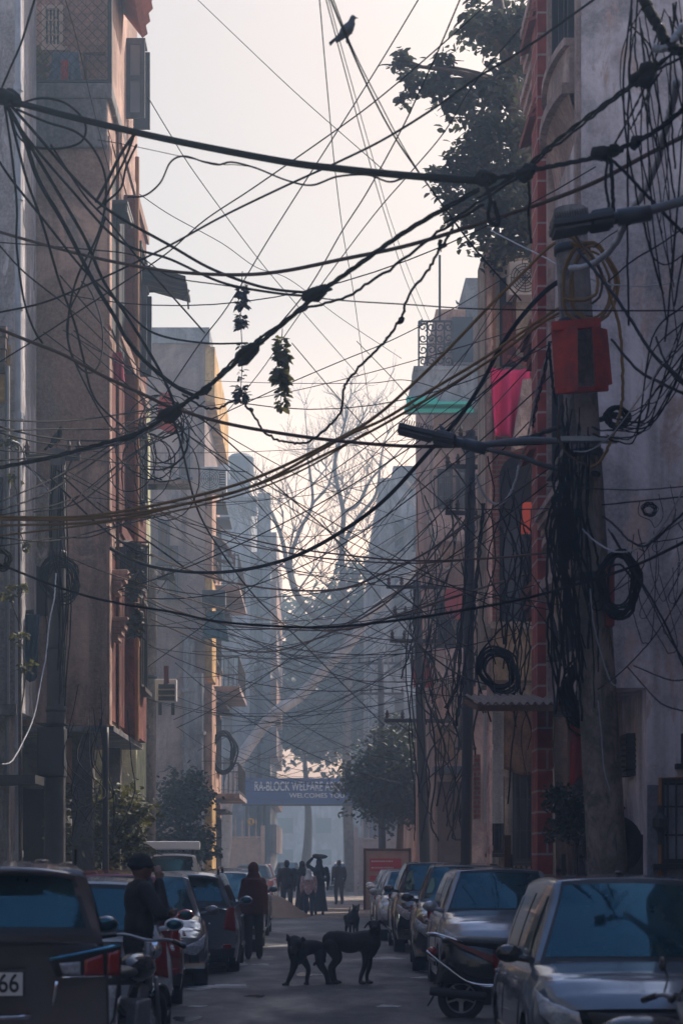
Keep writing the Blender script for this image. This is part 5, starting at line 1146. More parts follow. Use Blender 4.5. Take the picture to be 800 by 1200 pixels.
    if not innova:
        for s in (-1, 1):
            P_ = [(s*.52, tz-.22), (s*hw*.93, tz-.24), (s*hw*.95, tz-.02), (s*.60, tz-.04)] if not lamp_v else [(s*.62, tz-.30), (s*hw*.93, tz-.34), (s*hw*.90, tz+.02), (s*.68, tz+.02)]
            fpatch('tail_light', P_ if s < 0 else P_[::-1], redlens, .022, rear=True)
            P_ = [(s*.62, .40), (s*.74, .40), (s*.74, .48), (s*.62, .48)]; fpatch('reflector', P_ if s < 0 else P_[::-1], redlens, .02, rear=True)
        fpatch('tailgate_recess', [(.32, tz-.38), (-.32, tz-.38), (-.30, tz-.20), (.30, tz-.20)], blackp, .014, rear=True)
        q = MB(); q.box((-.25, -hl-.034, tz-.35), (.25, -hl-.022, tz-.23)); q.build('number_plate', whitep, t)
        fpatch('rear_bumper', [(.78, .28), (-.78, .28), (-.80, .42), (.80, .42)], blackp, .045, rear=True)
    if spoiler or kind == 'mpv':
        q = MB(); q.grid(lambda u, v: ((u-.5)*1.16*(hw*.79/.72), y1 + .10 - .34*v + .12*abs(2*u-1)**3, H - .035 - .05*v - .05*abs(2*u-1)**3), 20, 5, .035); q.build('spoiler', pm, t, smooth=True)
    if rails:
        for s in (-1, 1): q = MB(); q.tube(catmull([(s*hw*.62, y1+.1, H-.06), (s*hw*.62, y1+.25, H+.035), (s*hw*.62, 0, H+.045), (s*hw*.62, y0-.25, H+.02), (s*hw*.62, y0-.1, H-.06)], 5), .02, 6); q.build('roof_rail', rails if rails is not True else blackp, t, smooth=True)
    if antenna: q = MB(); q.ell((0, y0-.25, H+.01), (.03, .06, .02)); q.tube([(0, y0-.25, H+.01), (0, y0-.40, H+.28)], .005, 5); q.build('antenna', blackp, t)
    q = MB()      # seats seen through the glass are dark; the screen frame and dashboard line
    return t, dict(hl=hl, hw=hw, tz=tz, fpatch=fpatch, H=H, y1=y1, warp=warp, yb=yb)

silver = paint('paint_silver', (.36, .37, .39)); bronze = paint('paint_bronze', (.135, .12, .122)); white = paint('paint_white', (.62, .62, .62), metal=0.)
redp = paint('paint_red', (.22, .012, .015), metal=.2); greyp = paint('paint_grey', (.13, .14, .155)); darkgrey = paint('paint_graphite', (.05, .052, .056)); blackpt = paint('paint_black', (.018, .02, .023)); bluegrey_p = paint('paint_steel_blue', (.145, .175, .21)); beige = paint('paint_beige', (.32, .28, .24))
def rear_at(px_right, Yrear, W, L, ang):
    "centre of a car, nose away from us, whose right rear corner stands at px_right"
    a = R(ang); c = Vector((XP(px_right, Yrear), Yrear, 0)); fw = Vector((-math.sin(a), math.cos(a), 0)); rt = Vector((math.cos(a), math.sin(a), 0)); return c - rt*W/2 + fw*L/2
# left row
p = rear_at(146, 13.8, 1.83, 4.7, 8.5)
t, I = car('dark bronze people carrier parked nearest on the left, rear towards us, plate ending 7966', 'mpv', (p.x, p.y, 0), R(8.5), bronze, innova=True, H=1.73, tail=1.17)
fp = I['fpatch']; hl = I['hl']; tz = I['tz']; hw = I['hw']
tl = fp('tail_light', [(hw*.985, tz+.0), (.40, tz-.09), (.46, tz-.22), (hw*.985, tz-.22)], blackp, .014, rear=True)
fp('chrome_edge', [(hw*.98, tz-.005), (.41, tz-.095), (.42, tz-.112), (hw*.98, tz-.026)], mat('chrome_sky_tint', (.10, .40, .62), .12, metal=.8), .034, rear=True, parent=tl)  # blue sky reflection put into the chrome colour
fp('clear_lens', [(.63, tz-.115), (.47, tz-.125), (.50, tz-.205), (.63, tz-.215)], clearlens, .03, rear=True, parent=tl)
fp('red_lens', [(hw*.86, tz-.06), (.64, tz-.108), (.64, tz-.215), (hw*.86, tz-.215)], redlens, .03, rear=True, parent=tl)
fp('red_lens', [(hw*.975, tz-.045), (hw*.875, tz-.06), (hw*.875, tz-.22), (hw*.975, tz-.22)], redlens, .03, rear=True, parent=tl)
fp('chrome_strip', [(hw*.86, tz-.218), (.50, tz-.218), (.49, tz-.228), (hw*.86, tz-.228)], chrome, .034, rear=True, parent=tl)
lw = fp('lower_lamp', [(hw*.985, tz-.24), (hw*.87, tz-.24), (hw*.88, tz-.62), (hw*.93, tz-.55), (hw*.985, tz-.36)], blackp, .016, rear=True)
fp('lens', [(hw*.955, tz-.27), (hw*.885, tz-.27), (hw*.892, tz-.57), (hw*.925, tz-.52)], clearlens, .03, rear=True, parent=lw)
fp('chrome_edge', [(hw*.985, tz-.36), (hw*.93, tz-.56), (hw*.89, tz-.61), (hw*.885, tz-.59), (hw*.92, tz-.54), (hw*.968, tz-.36)], chrome, .036, rear=True, parent=lw)
for s in (-1,):
    fp('tail_light', [(s*.40, tz-.115), (s*hw*.985, tz), (s*hw*.985, tz-.235), (s*.46, tz-.235)], redlens, .02, rear=True)
fp('chrome_edge', [(.475, tz-.25), (.452, tz-.25), (.43, tz-.40), (.44, tz-.42), (.465, tz-.33)], chrome, .022, rear=True)
fp('chrome_garnish', [(.30, tz-.475), (-.30, tz-.475), (-.30, tz-.505), (.27, tz-.505)], chrome, .022, rear=True)
q = MB(); q.box((-.25, -hl-.05, tz-.355), (.252, -hl-.024, tz-.17)); pf = q.build('number_plate', blackp, t, bevel=.008)
q = MB(); q.box((-.235, -hl-.056, tz-.34), (.237, -hl-.051, tz-.185)); q.build('plate_face', whitep, pf)
text_mb('7966', .175, (.215, -hl-.058, tz-.262), align='RIGHT', ext=.002, xs=.82).build('plate_number', mat('plate_black', (.015, .015, .015), .6), pf, fix=False)
fp('rear_bumper', [(.80, .30), (-.80, .30), (-.84, .52), (.84, .52)], bronze, .05, rear=True)
q = MB(); q.ell((0, I['y1']+.35, I['H']+.01), (.04, .1, .03)); q.tube([(.60, I['y1']+.15, I['H']-.03), (.60, I['y1']+.13, I['H']+.08)], .01, 5); q.build('roof_fin', blackp, t)
for x in (-.3, .38): q = MB(); q.ell((x, I['y1']+.6, I['H']-.005), (.05, .22, .018)); q.build('roof_rib', bronze, t, smooth=True)
p = rear_at(205, 19.6, 1.66, 3.5, 5.0); car('white hatchback parked behind the bronze people carrier, partly hidden by the man', 'hatch', (p.x, p.y, 0), R(5), white, L=3.5, W=1.66, H=1.56, lamp_v=True)
p = rear_at(217, 23.4, 1.66, 3.4, 4.6); car('red hatchback parked between the white hatchback and a grey sedan', 'hatch', (p.x, p.y, 0), R(4.6), redp, L=3.4, lamp_v=True, H=1.6)
a = R(180+3.5); c = Vector((XP(238, 27.0), 27.0, 0)); car('grey sedan parked facing us between the red hatchback and the dark hatchback', 'sedan', (c.x - .86, c.y + 1.55, 0), a, greyp, L=3.5, H=1.53, yw=.24)
p = rear_at(281, 30.0, 1.74, 3.95, .5); car('dark hatchback with roof rails parked fifth in the left row', 'suv', (p.x, p.y, 0), R(.5), bluegrey_p, L=3.95, W=1.74, H=1.55, base=1.0, tail=1.0, hood=.86, R=.31, rails=True, spoiler=True, lamp_v=True)
car('pale hatchback just in front of the dark hatchback with roof rails', 'hatch', (XP(258, 38.5) , 38.5, 0), R(180), silver, H=1.5)
t, I = car('tall white van with a roof box behind the left row of cars', 'van', (XP(196, 40.5), 42.4, 0), R(3), white, H=1.86)
q = MB(); q.box((-.55, -1.2, 1.91), (.55, .6, 2.08)); q.build('roof_box', mat('box_white', (.6, .62, .64), .5), t, bevel=.03); q = MB()
for x in (-.4, .4): q.box((x-.03, -1.1, 1.84), (x+.03, .5, 1.909))
q.build('roof_rack', iron, t)
car('dark car parked on the left just past the woman in the brown shawl', 'hatch', (XP(318, 44)-.88, 46, 0), R(0), darkgrey, L=3.7)
# right row
t, I = car('steel blue hatchback parked nearest on the right, facing us under reflected wires', 'hatch', (2.37, 16.1, 0), R(180), bluegrey_p, L=3.75, W=1.72, H=1.62, base=.95, hood=.86, antenna=True, mm=blackpt)
car('silver car facing us behind the parked scooter on the right', 'suv', (2.42, 27.2, 0), R(180), silver, L=4.0, W=1.74, H=1.62, base=1.04, hood=.92, R=.31)
car('dark graphite sedan facing us third in the right row', 'sedan', (2.38, 32.3, 0), R(178), darkgrey, L=4.2, W=1.76, H=1.66, base=1.06, hood=.9)
car('black sport utility facing us beyond the graphite sedan with a bright roof', 'suv', (2.32, 38.6, 0), R(180), blackpt, L=4.1, W=1.8, H=1.68)
car('silver hatchback facing us beyond the black sport utility', 'hatch', (2.12, 43.6, 0), R(180), silver, H=1.5)
car('beige hatchback facing us near the end of the right row', 'hatch', (2.2, 48.8, 0), R(180), beige, H=1.48)
car('small pale car facing us last in the right row before the barricade', 'hatch', (2.35, 55.0, 0), R(180), white, H=1.45)
for i, (x, y, m, k, lab) in enumerate(((-2.3, 78, greyp, 'hatch', 'hazy grey car parked on the left before the gate'), (-2.3, 84, redp, 'hatch', 'hazy red car parked on the left close to the gate'), (1.6, 108, white, 'sedan', 'pale car faint in the smog beyond the gate'), (-1.5, 116, darkgrey, 'hatch', 'dark car faint in the smog beyond the gate'))):
    car(lab, k, (x, y, 0), R(180 if i > 1 else 0), m)

# ------------------------------------------------------------------ scooters and motorcycles
def twowheel(label, loc, rotz, pm, kind='scooter', stripe=None, group='two wheelers parked among the cars', mirrors=True, lean=7):
    "built along +Y (front), leaning on its stand"
    t = thing('scooter' if kind == 'scooter' else 'motorcycle', label, 'motor scooter' if kind == 'scooter' else 'motorcycle', loc, rotz, group); r = .25 if kind == 'scooter' else .30; wy = .62 if kind == 'scooter' else .66
    t.rotation_euler = (0, R(lean), rotz)
    for y, nm in ((wy, 'wheel'), (-wy, 'wheel')):
        M = Matrix.Translation((0, y, r)) @ Matrix.Rotation(R(90), 4, 'Y'); mb = MB(); mb.lathe([(r*.66, -.045), (r*.92, -.05), (r, -.02), (r, .02), (r*.92, .05), (r*.66, .045), (r*.66, -.045)], 28, M); wo = mb.build('wheel', tyre, t, smooth=True)
        mb = MB(); mb.lathe([(.05, -.07), (.05, .07)], 12, M); mb.tube([M @ Vector((r*.66*math.cos(a), r*.66*math.sin(a), 0)) for a in [2*math.pi*k/24 for k in range(24)]], .022, 6, closed=True)
        for k in range(5): a = 2*math.pi*k/5; mb.bar(M @ Vector((0,0,0)), M @ Vector((r*.64*math.cos(a), r*.64*math.sin(a), 0)), .045, .02)
        mb.build('rim', steel, wo)
    hb = 1.0 if kind == 'scooter' else 1.02; hy = .34
    mb = MB(); mb.tube([(0, wy-.02, r), (.0, hy+.08, .78), (0, hy, hb)], .035, 8); 
    for s in (-1, 1): mb.tube([(s*.07, wy, r), (s*.07, hy+.1, .72)], .022, 8)
    mb.build('front_fork', steel, t, smooth=True)
    mb = MB(); mb.tube(catmull([(-.36, hy-.14, hb+.02), (-.2, hy-.06, hb+.05), (0, hy, hb+.02), (.2, hy-.06, hb+.05), (.36, hy-.14, hb+.02)], 5), .014, 8); hd = mb.build('handlebar', steel, t, smooth=True)
    for s in (-1, 1):
        mb = MB(); mb.tube([(s*.26, hy-.09, hb+.045), (s*.38, hy-.15, hb+.015)], .021, 10); mb.build('grip', blackp, hd, smooth=True)
        mb = MB(); mb.tube([(s*.2, hy-.02, hb+.05), (s*.34, hy+.0, hb+.03)], .008, 6); mb.build('brake_lever', steel, hd)
        if mirrors:
            mb = MB(); mb.tube(catmull([(s*.22, hy-.05, hb+.05), (s*.27, hy-.01, hb+.16), (s*.31, hy-.02, hb+.22)], 4), .007, 6); mo = mb.build('mirror_stem', blackp, t, smooth=True)
            mb = MB(); mb.ell((s*.32, hy-.03, hb+.25), (.065, .02, .05)); mb.build('mirror', mat('mirror_back', (.03, .03, .033), .25), mo, smooth=True)
    if kind == 'scooter':
        mb = MB(); mb.ell((0, hy+.03, hb-.02), (.19, .13, .10)); mb.build('headlight_cowl', pm, t, smooth=True); mb = MB(); mb.ell((0, hy+.13, hb-.01), (.11, .05, .06)); mb.build('headlight', clearlens, t, smooth=True)
        mb = MB(); mb.grid(lambda u, v: ((u-.5)*.46*(1-.25*v), hy+.16 - .10*v + .12*(1-(2*u-1)**2)+ .06*(1-v)*0, .36 + .58*v), 12, 8, .03); mb.build('apron', pm, t, smooth=True)
        mb = MB(); mb.box((-.17, -.12, .30), (.17, hy+.16, .36)); mb.build('footboard', blackp, t, bevel=.02)
        mb = MB(); mb.grid(lambda u, v: ((.13+.06*math.sin(math.pi*v))*math.cos(u*math.pi*2), -.42 + .50*math.sin(u*math.pi*2)*(1-.25*v), .40 + .36*v + .10*(.5-.5*math.sin(u*math.pi*2))*v), 26, 8); mb.ell((0,-.42,.6),(.13,.42,.17)); mb.build('rear_body', pm, t, smooth=True)
        mb = MB(); 
        for s in (-1, 1): mb.add([(s*.205, .02, .62), (s*.205, -.3, .70), (s*.195, -.78, .88), (s*.20, -.62, .78), (s*.207, -.25, .60), (s*.205, -.05, .52)], [(0,1,2,3,4,5)]); mb.add([(s*.207, -.22, .66), (s*.207, -.05, .44), (s*.207, .0, .46), (s*.209, -.14, .66)], [(0,1,2,3)])
        if stripe: mb.build('stripe', stripe, t)
        mb = MB(); mb.tube(catmull([(0, .06, .80), (0, -.2, .82), (0, -.5, .85), (0, -.82, .90)], 5), [.05,.12,.14,.145,.15,.15,.15,.15,.15,.145,.14,.14,.13,.11,.1,.05][:16], 12); mb.v = [Vector((v.x*1.15, v.y, .83 + (v.z-.83)*.5)) for v in mb.v]; mb.build('seat', blackp, t, smooth=True)
        mb = MB()
        for s in (-1, 1): mb.tube(catmull([(s*.17, -.60, .84), (s*.18, -.86, .92), (s*.12, -1.0, .93)], 4), .014, 6)
        mb.tube([(-.12, -1.0, .93), (.12, -1.0, .93)], .014, 6); mb.build('grab_rail', chrome, t, smooth=True)
        mb = MB(); 
        for s in (-1, 1): mb.tube(catmull([(s*.23, -.98, .74), (s*.25, -.78, .58), (s*.25, -.5, .40), (s*.24, -.1, .38)], 5), .012, 6)
        mb.build('guard_rail', chrome, t, smooth=True)
        mb = MB(); mb.ell((0, -.93, .74), (.12, .06, .06)); mb.build('tail_light', redlens, t, smooth=True)
        mb = MB(); mb.grid(lambda u, v: ((u-.5)*.16, -.80 - .17*v, .46 - .30*v), 4, 6, .012); mb.build('mudflap', blackp, t)
        mb = MB(); mb.grid(lambda u, v: ((u-.5)*.14*(1-.2*abs(2*v-1)), wy + (r+.03)*math.cos(.5+1.9*v), r + (r+.03)*math.sin(.5+1.9*v)), 4, 12, .01); mb.build('front_mudguard', pm, t, smooth=True)
        mb = MB(); mb.box((-.14, -.75, .18), (-.06, -.3, .36)); mb.tube([(.12, -.35, .26), (.14, -.95, .32)], .05, 10); mb.build('engine', iron, t, bevel=.02)
    else:
        mb = MB(); mb.lathe([(.02, -.03), (.085, -.02), (.09, .02), (.07, .06), (.02, .07)], 16, Matrix.Translation((0, hy+.12, hb-.06)) @ Matrix.Rotation(R(-90), 4, 'X')); mb.build('headlight', chrome, t, smooth=True)
        mb = MB(); mb.ell((0, .10, .82), (.15, .30, .13)); mb.build('fuel_tank', pm, t, smooth=True)
        mb = MB(); mb.ell((0, -.42, .80), (.14, .42, .06)); mb.build('seat', blackp, t, smooth=True)
        mb = MB(); mb.bar((0, hy, .8), (0, -.1, .4), .05); mb.bar((0, -.1, .4), (0, -wy, r), .05); mb.bar((0, .05, .7), (0, -.8, .74), .05); mb.bar((0, -.1, .42), (0, -.75, .72), .04); mb.build('frame', iron, t)
        mb = MB(); mb.box((-.13, -.12, .24), (.13, .24, .56)); mb.lathe([(.09, 0), (.09, .22)], 12, Matrix.Translation((0, .16, .46)) @ Matrix.Rotation(R(-20), 4, 'X')); mb.build('engine', steel, t, bevel=.03)
        mb = MB(); mb.tube(catmull([(.1, .22, .45), (.14, .3, .28), (.15, 0, .22), (.16, -.9, .36)], 5), .035, 8); mb.build('exhaust', chrome, t, smooth=True)
        for y, a0 in ((wy, .35), (-wy, .9)): mb = MB(); mb.grid(lambda u, v: ((u-.5)*.13, y + (r+.04)*math.cos(a0+2.0*v), r + (r+.04)*math.sin(a0+2.0*v)), 4, 12, .01); mb.build('mudguard', pm, t, smooth=True)
        mb = MB(); mb.ell((0, -.9, .72), (.07, .05, .05)); mb.build('tail_light', redlens, t, smooth=True)
    mb = MB(); mb.tube([(-.12, -.1, .28), (-.26, -.02, .02)], .012, 6); mb.build('stand', steel, t); return t
stp = mat('stripe_red', (.16, .012, .016), .35)
twowheel('black scooter with red side stripes parked across a gap, tail to the road', (XP(540, 21.8)+.62, 21.8, 0), R(-90-6), blackpt, stripe=stp, lean=-6)
twowheel('black motorcycle squeezed between the bronze people carrier and white hatchback', (-1.62, 17.4, 0), R(-14), blackpt, kind='motorcycle', lean=6, mirrors=False)
t = twowheel('dark motorcycle at the lower right corner in front of the nearest right car', (1.80, 11.7, 0), R(-86), darkgrey, kind='motorcycle', lean=-4); t.scale = (.9, .9, .9)
# ------------------------------------------------------------------ people
skin = mat('skin', (.20, .10, .065), .55); skin_d = mat('skin_dark', (.12, .06, .04), .55); hairm = mat('hair', (.012, .01, .01), .6)
def V(*a): return Vector(a)
def limb(mb, pts, rad, n=12):
    c = catmull(pts, 5); k = len(c) - 1; seg = len(pts) - 1
    rr_ = [rad[min(seg-1, int(i/k*seg))] + (rad[min(seg, int(i/k*seg)+1)] - rad[min(seg-1, int(i/k*seg))])*((i/k*seg) - min(seg-1, int(i/k*seg))) for i in range(k+1)]
    mb.tube(c, rr_, n); mb.ell(pts[0], rad[0]); mb.ell(pts[-1], rad[-1])
def hand(mb, w, d, palm_n, curl=.5):
    "palm, four unequal fingers, a thumb from the side of the palm"
    d = Vector(d).normalized(); n = Vector(palm_n).normalized(); s = d.cross(n).normalized(); w = Vector(w)
    mb.tube([w, w + d*.045, w + d*.085], [.024, .034, .034], 10)
    for k, L in enumerate((.072, .08, .074, .058)):
        b = w + d*.08 + s*(-.03 + .02*k); p1 = b + d*L*.45; d2 = (d*math.cos(curl) + n*math.sin(curl)); p2 = p1 + d2*L*.35; d3 = (d*math.cos(curl*1.8) + n*math.sin(curl*1.8)); mb.tube([b - d*.02, b, p1, p2, p2 + d3*L*.25], [.010, .0095, .009, .0085, .006], 7)
    b = w + d*.025 - s*.026; t1 = b + (d*.6 - s*.7 + n*.3).normalized()*.035; mb.tube([w + d*.01, b, t1, t1 + (d*.8 - s*.2 + n*.5).normalized()*.03], [.014, .013, .011, .008], 7)
def person(label, loc, rotz, h=1.7, arms=None, legs=None, top=None, bottom=None, shoes=None, hat=None, coat=1.0, shawl=None, skirt=None, hood=None, headturn=0., group=None, bundle=None, sk=skin_d, vox=.014):
    t = thing('person', label, 'person', loc, rotz, group); k = h/1.7; S = lambda p: Vector(p)*k
    if hood and shawl and not arms: arms = (((-.15,0,1.38), (-.17,.06,1.12), (-.05,.17,1.10)), ((.15,0,1.38), (.17,.06,1.12), (.05,.17,1.08)))
    arms = arms or (((-.21,0,1.40), (-.26,-.02,1.12), (-.25,.06,.87)), ((.21,0,1.40), (.26,-.02,1.12), (.25,.06,.87)))
    legs = legs or (((-.10,0,.90), (-.11,.05,.50), (-.11,-.02,.09)), ((.10,0,.90), (.11,.0,.50), (.11,-.08,.09)))
    mb = MB(); q = Matrix.Rotation(headturn, 3, 'Z'); hc = V(0, .02, 1.585)
    mb.ell(S(hc), S((.076,.095,.112))); mb.ell(S(hc + q @ V(0,.03,-.055)), S((.058,.066,.062)))
    mb.ell(S(hc + q @ V(0,.098,-.015)), S((.014,.026,.026))); mb.ell(S(hc + q @ V(0,.085,-.062)), S((.026,.018,.01)))
    for s in (-1, 1): mb.ell(S(hc + q @ V(s*.076,.0,-.01)), S((.012,.022,.032))); mb.ell(S(hc + q @ V(s*.031,.086,.022)), S((.02,.014,.009)))
    mb.tube([S((0,-.01,1.36)), S((0,0,1.44)), S((0,.015,1.52))], [.062*k,.054*k,.052*k], 12)
    mb.ell(S((0,0,1.28)), S((.165,.105,.2))); mb.ell(S((0,0,1.02)), S((.145,.105,.2)))
    for a in arms:
        limb(mb, [S(p) for p in a[:3]], [.05*k,.042*k,.028*k]); d = (S(a[2]) - S(a[1])).normalized(); hand(mb, S(a[2]), d, Vector(a[3]) if len(a) > 3 else V(0,1,0) if abs(d.y) < .8 else V(0,0,-1), .6)
    for l in legs: limb(mb, [S(p) for p in l], [.085*k,.058*k,.04*k])
    fuse(mb, vox*.8, 3).build('body', sk, t, smooth=True)
    if top:
        mb = MB(); mb.ell(S((0,0,1.29)), S((.195,.135,.20))); mb.ell(S((0,0,1.08)), S((.185,.135,.22))); mb.ell(S((0,-.01,.92)), S((.18,.135,.15*coat))); mb.tube([S((0,0,1.36)), S((0,.005,1.46))], [.10*k,.066*k], 14)
        for a in arms:
            e = Vector(a[1]).lerp(Vector(a[2]), .93); limb(mb, [S(V(*a[0]) + V(0,0,-.01)), S(a[1]), S(e)], [.075*k,.062*k,.046*k])
        fuse(mb, vox, 3).build('jacket', top, t, smooth=True)
    if bottom:
        mb = MB(); mb.ell(S((0,0,.90)), S((.165,.125,.13)))
        for l in legs: limb(mb, [S(l[0]), S(l[1]), S(Vector(l[2]) + V(0,0,.0))], [.105*k,.078*k,.062*k])
        fuse(mb, vox, 3).build('trousers', bottom, t, smooth=True)
    if skirt:
        mb = MB(); mb.grid(lambda u, v: S(((.15 + .09*v + .018*math.sin(u*50)*v)*math.cos(u*6.2832), (.12 + .10*v + .018*math.cos(u*44)*v)*math.sin(u*6.2832) , .98 - .86*v)), 48, 14); mb.build('skirt', skirt, t, smooth=True)
    for l in legs:
        a = S(l[2]); mb = MB(); mb.ell(a + V(0,.055,-.045)*k, S((.045,.125,.042))); mb.ell(a + V(0,-.01,-.01)*k, S((.045,.055,.05))); fuse(mb, .012, 2).build('shoe', shoes or hairm, t, smooth=True)
    if hat:
        mb = MB(); mb.ell(S(hc + V(0,-.008,.035)), S((.092,.112,.095))); mb.tube([S(hc + V(.09*math.cos(a), -.005+.11*math.sin(a), .02)) for a in [6.2832*i/20 for i in range(20)]], .018*k, 6, closed=True); fuse(mb, .011, 2).build('knit_cap', hat, t, smooth=True)
    elif hood is None:
        mb = MB(); mb.ell(S(hc + V(0,-.022,.022)), S((.086,.095,.105))); mb.ell(S(hc + V(0,-.04,-.03)), S((.078,.07,.09))); fuse(mb, .011, 2).build('hair', hairm, t, smooth=True)
    if hood:
        mb = MB(); mb.ell(S(hc + V(0,-.015,.012)), S((.100,.118,.128))); mb.tube([S((0,-.02,1.52)), S((0,-.02,1.42)), S((0,-.01,1.32))], [.10*k,.14*k,.2*k], 16)
        if shawl:
            mb.tube([S((0,-.01,1.42)), S((0,-.01,1.30)), S((0,-.01,1.1)), S((0,-.01,.86)), S((0,-.01,.80))], [.16*k,.24*k,.265*k,.275*k,.26*k], 22)
            for v in range(len(mb.v)): 
                p = mb.v[v]
                if p.z < 1.42*k: p.y *= .68; p.x += .012*math.sin(p.z*22 + p.y*20)
        fuse(mb, vox, 4).build('shawl' if shawl else 'headscarf', hood, t, smooth=True)
    if bundle:
        mb = MB(); mb.ell(S((.02,.02,1.76)), S((.24,.13,.075))); mb.ell(S((-.1,.0,1.78)), S((.12,.11,.07))); fuse(mb, .016, 2).build('headload', bundle, t, smooth=True)
    return t
kn = mat('wool_black', (.012, .012, .013), .95, bump=.5, bscale=120); jk = mat('jacket_black', (.016, .015, .017), .85, bump=.2, bscale=30, var=.2); brn = mat('shawl_rust', (.075, .022, .018), .95, bump=.3, bscale=40, var=.25); tr = mat('trousers_dark', (.015, .015, .018), .9)
person('man in a black knit cap and dark jacket holding a phone to his face', (-1.6, 18.75, .03), R(-72), 1.75,
       arms=(((-.21,0,1.40), (-.24,.12,1.12), (.06,.26,1.17), (0,-1,.2)), ((.21,0,1.40), (.25,.15,1.17), (.105,.155,1.47), (-1,.1,.2))), top=jk, bottom=tr, hat=kn, coat=1.4, headturn=R(12), sk=skin)
person('woman wrapped in a rust brown shawl walking away in the middle of the lane', (XP(297, 34.3), 34.3, .04), R(4), 1.62, legs=(((-.09,0,.88), (-.09,.03,.48), (-.09,-.02,.09)), ((.09,0,.88), (.10,.10,.49), (.11,.10,.09))), top=brn, bottom=mat('salwar_brown', (.022, .014, .014), .95), hood=brn, shawl=True)
person('man in dark clothes walking away on the left of the distant group', (XP(336, 60), 60, .06), R(3), 1.62, legs=(((-.10,0,.90), (-.10,.12,.50), (-.10,.10,.09)), ((.10,0,.90), (.11,-.02,.50), (.11,-.22,.13))), top=jk, bottom=mat('trousers_grey', (.05, .045, .045), .9), vox=.02)
person('woman in dark shawl mostly hidden behind the child in the checked top', (XP(354, 61), 61, .06), R(0), 1.58, top=tr, skirt=tr, hood=jk, vox=.02)
person('short walker in a pale pink checked top and white head cloth', (XP(361.5, 58.6), 58.6, .06), R(2), 1.36, legs=(((-.10,0,.90), (-.10,.1,.50), (-.10,.06,.09)), ((.10,0,.90), (.11,0,.50), (.11,-.14,.10))), top=mat('top_pale', (.40, .26, .28), .9, var=.5, vscale=16), bottom=mat('trousers_navy', (.02, .03, .05), .9), hood=mat('cloth_white', (.5, .5, .52), .9), vox=.02)
person('tall figure in a dark robe carrying a dark bundle on the head', (XP(374, 60.2), 60.2, .06), R(-3), 1.66, arms=(((-.21,0,1.40), (-.36,.02,1.52), (-.2,.02,1.72)), ((.21,0,1.40), (.27,-.02,1.12), (.25,.05,.87))), top=mat('robe_navy', (.015, .022, .035), .9), skirt=MATS['robe_navy'], hood=MATS['robe_navy'], bundle=mat('bundle_brown', (.05, .035, .03), .9), vox=.02)
person('faint dark figure standing in the smog right of the walking group', (XP(397, 74), 74, .06), R(20), 1.6, top=jk, bottom=tr, vox=.025)

# ------------------------------------------------------------------ dogs
fur = mat('fur_black', (.016, .013, .012), .8, bump=.4, bscale=60, var=.3)
def dog(label, loc, rotz, shapes, group='black dogs standing in the lane', vox=.011):
    t = thing('dog', label, 'dog', loc, rotz, group); fuse(shapes, vox, 3).build('body', fur, t, smooth=True); return t
# standing dog, flank towards us, head turned to the camera
m_ = MB(); K = 1/87.
def J(px, py, y=0.): return V((px - 412)*K, y, (1160 - py)*K)
limb(m_, [J(386,1108), J(396,1107), J(412,1110), J(428,1109), J(436,1112)], [.10,.115,.125,.145,.12], 14)
m_.ell(J(432,1114), (.135,.115,.19)); m_.ell(J(388,1111), (.115,.105,.155)); m_.ell(J(410,1113), (.2,.10,.125))
limb(m_, [J(434,1107), J(439,1099,-.03), J(440,1094,-.07)], [.115,.085,.07], 12)
m_.ell(J(438.5,1091,-.11), (.078,.085,.072)); m_.tube([J(438.5,1092.5,-.14), J(438.5,1094,-.22), J(438.5,1095,-.25)], [.05,.038,.03], 10); m_.ell(J(438.5,1093.6,-.255), (.016,.012,.012))
for s in (-1, 1): m_.grid(lambda u, v, s=s: J(438.5,1091,-.09) + V(s*(.055 + .095*v), -.03 + .03*(u-.5), .055 - .015*v - .075*v*v - .05*(u-.5)*(1-v)), 4, 6, .022)
for (y, pts, r) in ((-.075, [J(428,1118), J(427,1137), J(423,1149), J(421.5,1157)], [.062,.036,.029,.024]), (.075, [J(432,1118), J(433,1137), J(430,1149), J(430,1157)], [.062,.036,.029,.024])):
    limb(m_, [p + V(0, y, 0) for p in pts], r, 9); e = pts[-1] + V(0, y, 0); m_.ell(e + V(.035,0,-.012), (.055,.034,.025))
for (y, pts, r) in ((-.085, [J(387,1115), J(393,1130), J(386.5,1141), J(390,1157)], [.095,.052,.032,.025]), (.085, [J(388,1115), J(397,1129), J(391,1141), J(393,1157)], [.095,.052,.032,.025])):
    limb(m_, [p + V(0, y, 0) for p in pts], r, 9); e = pts[-1] + V(0, y, 0); m_.ell(e + V(.035,0,-.012), (.055,.034,.025))
limb(m_, [J(381,1108), J(378.5,1116,-.03), J(380,1127,-.06), J(381,1134,-.06)], [.03,.026,.022,.014], 8)
Y = 27.6; dog('black dog standing side on at right with its head turned towards us', (XP(412, Y), Y, .045), 0, m_)
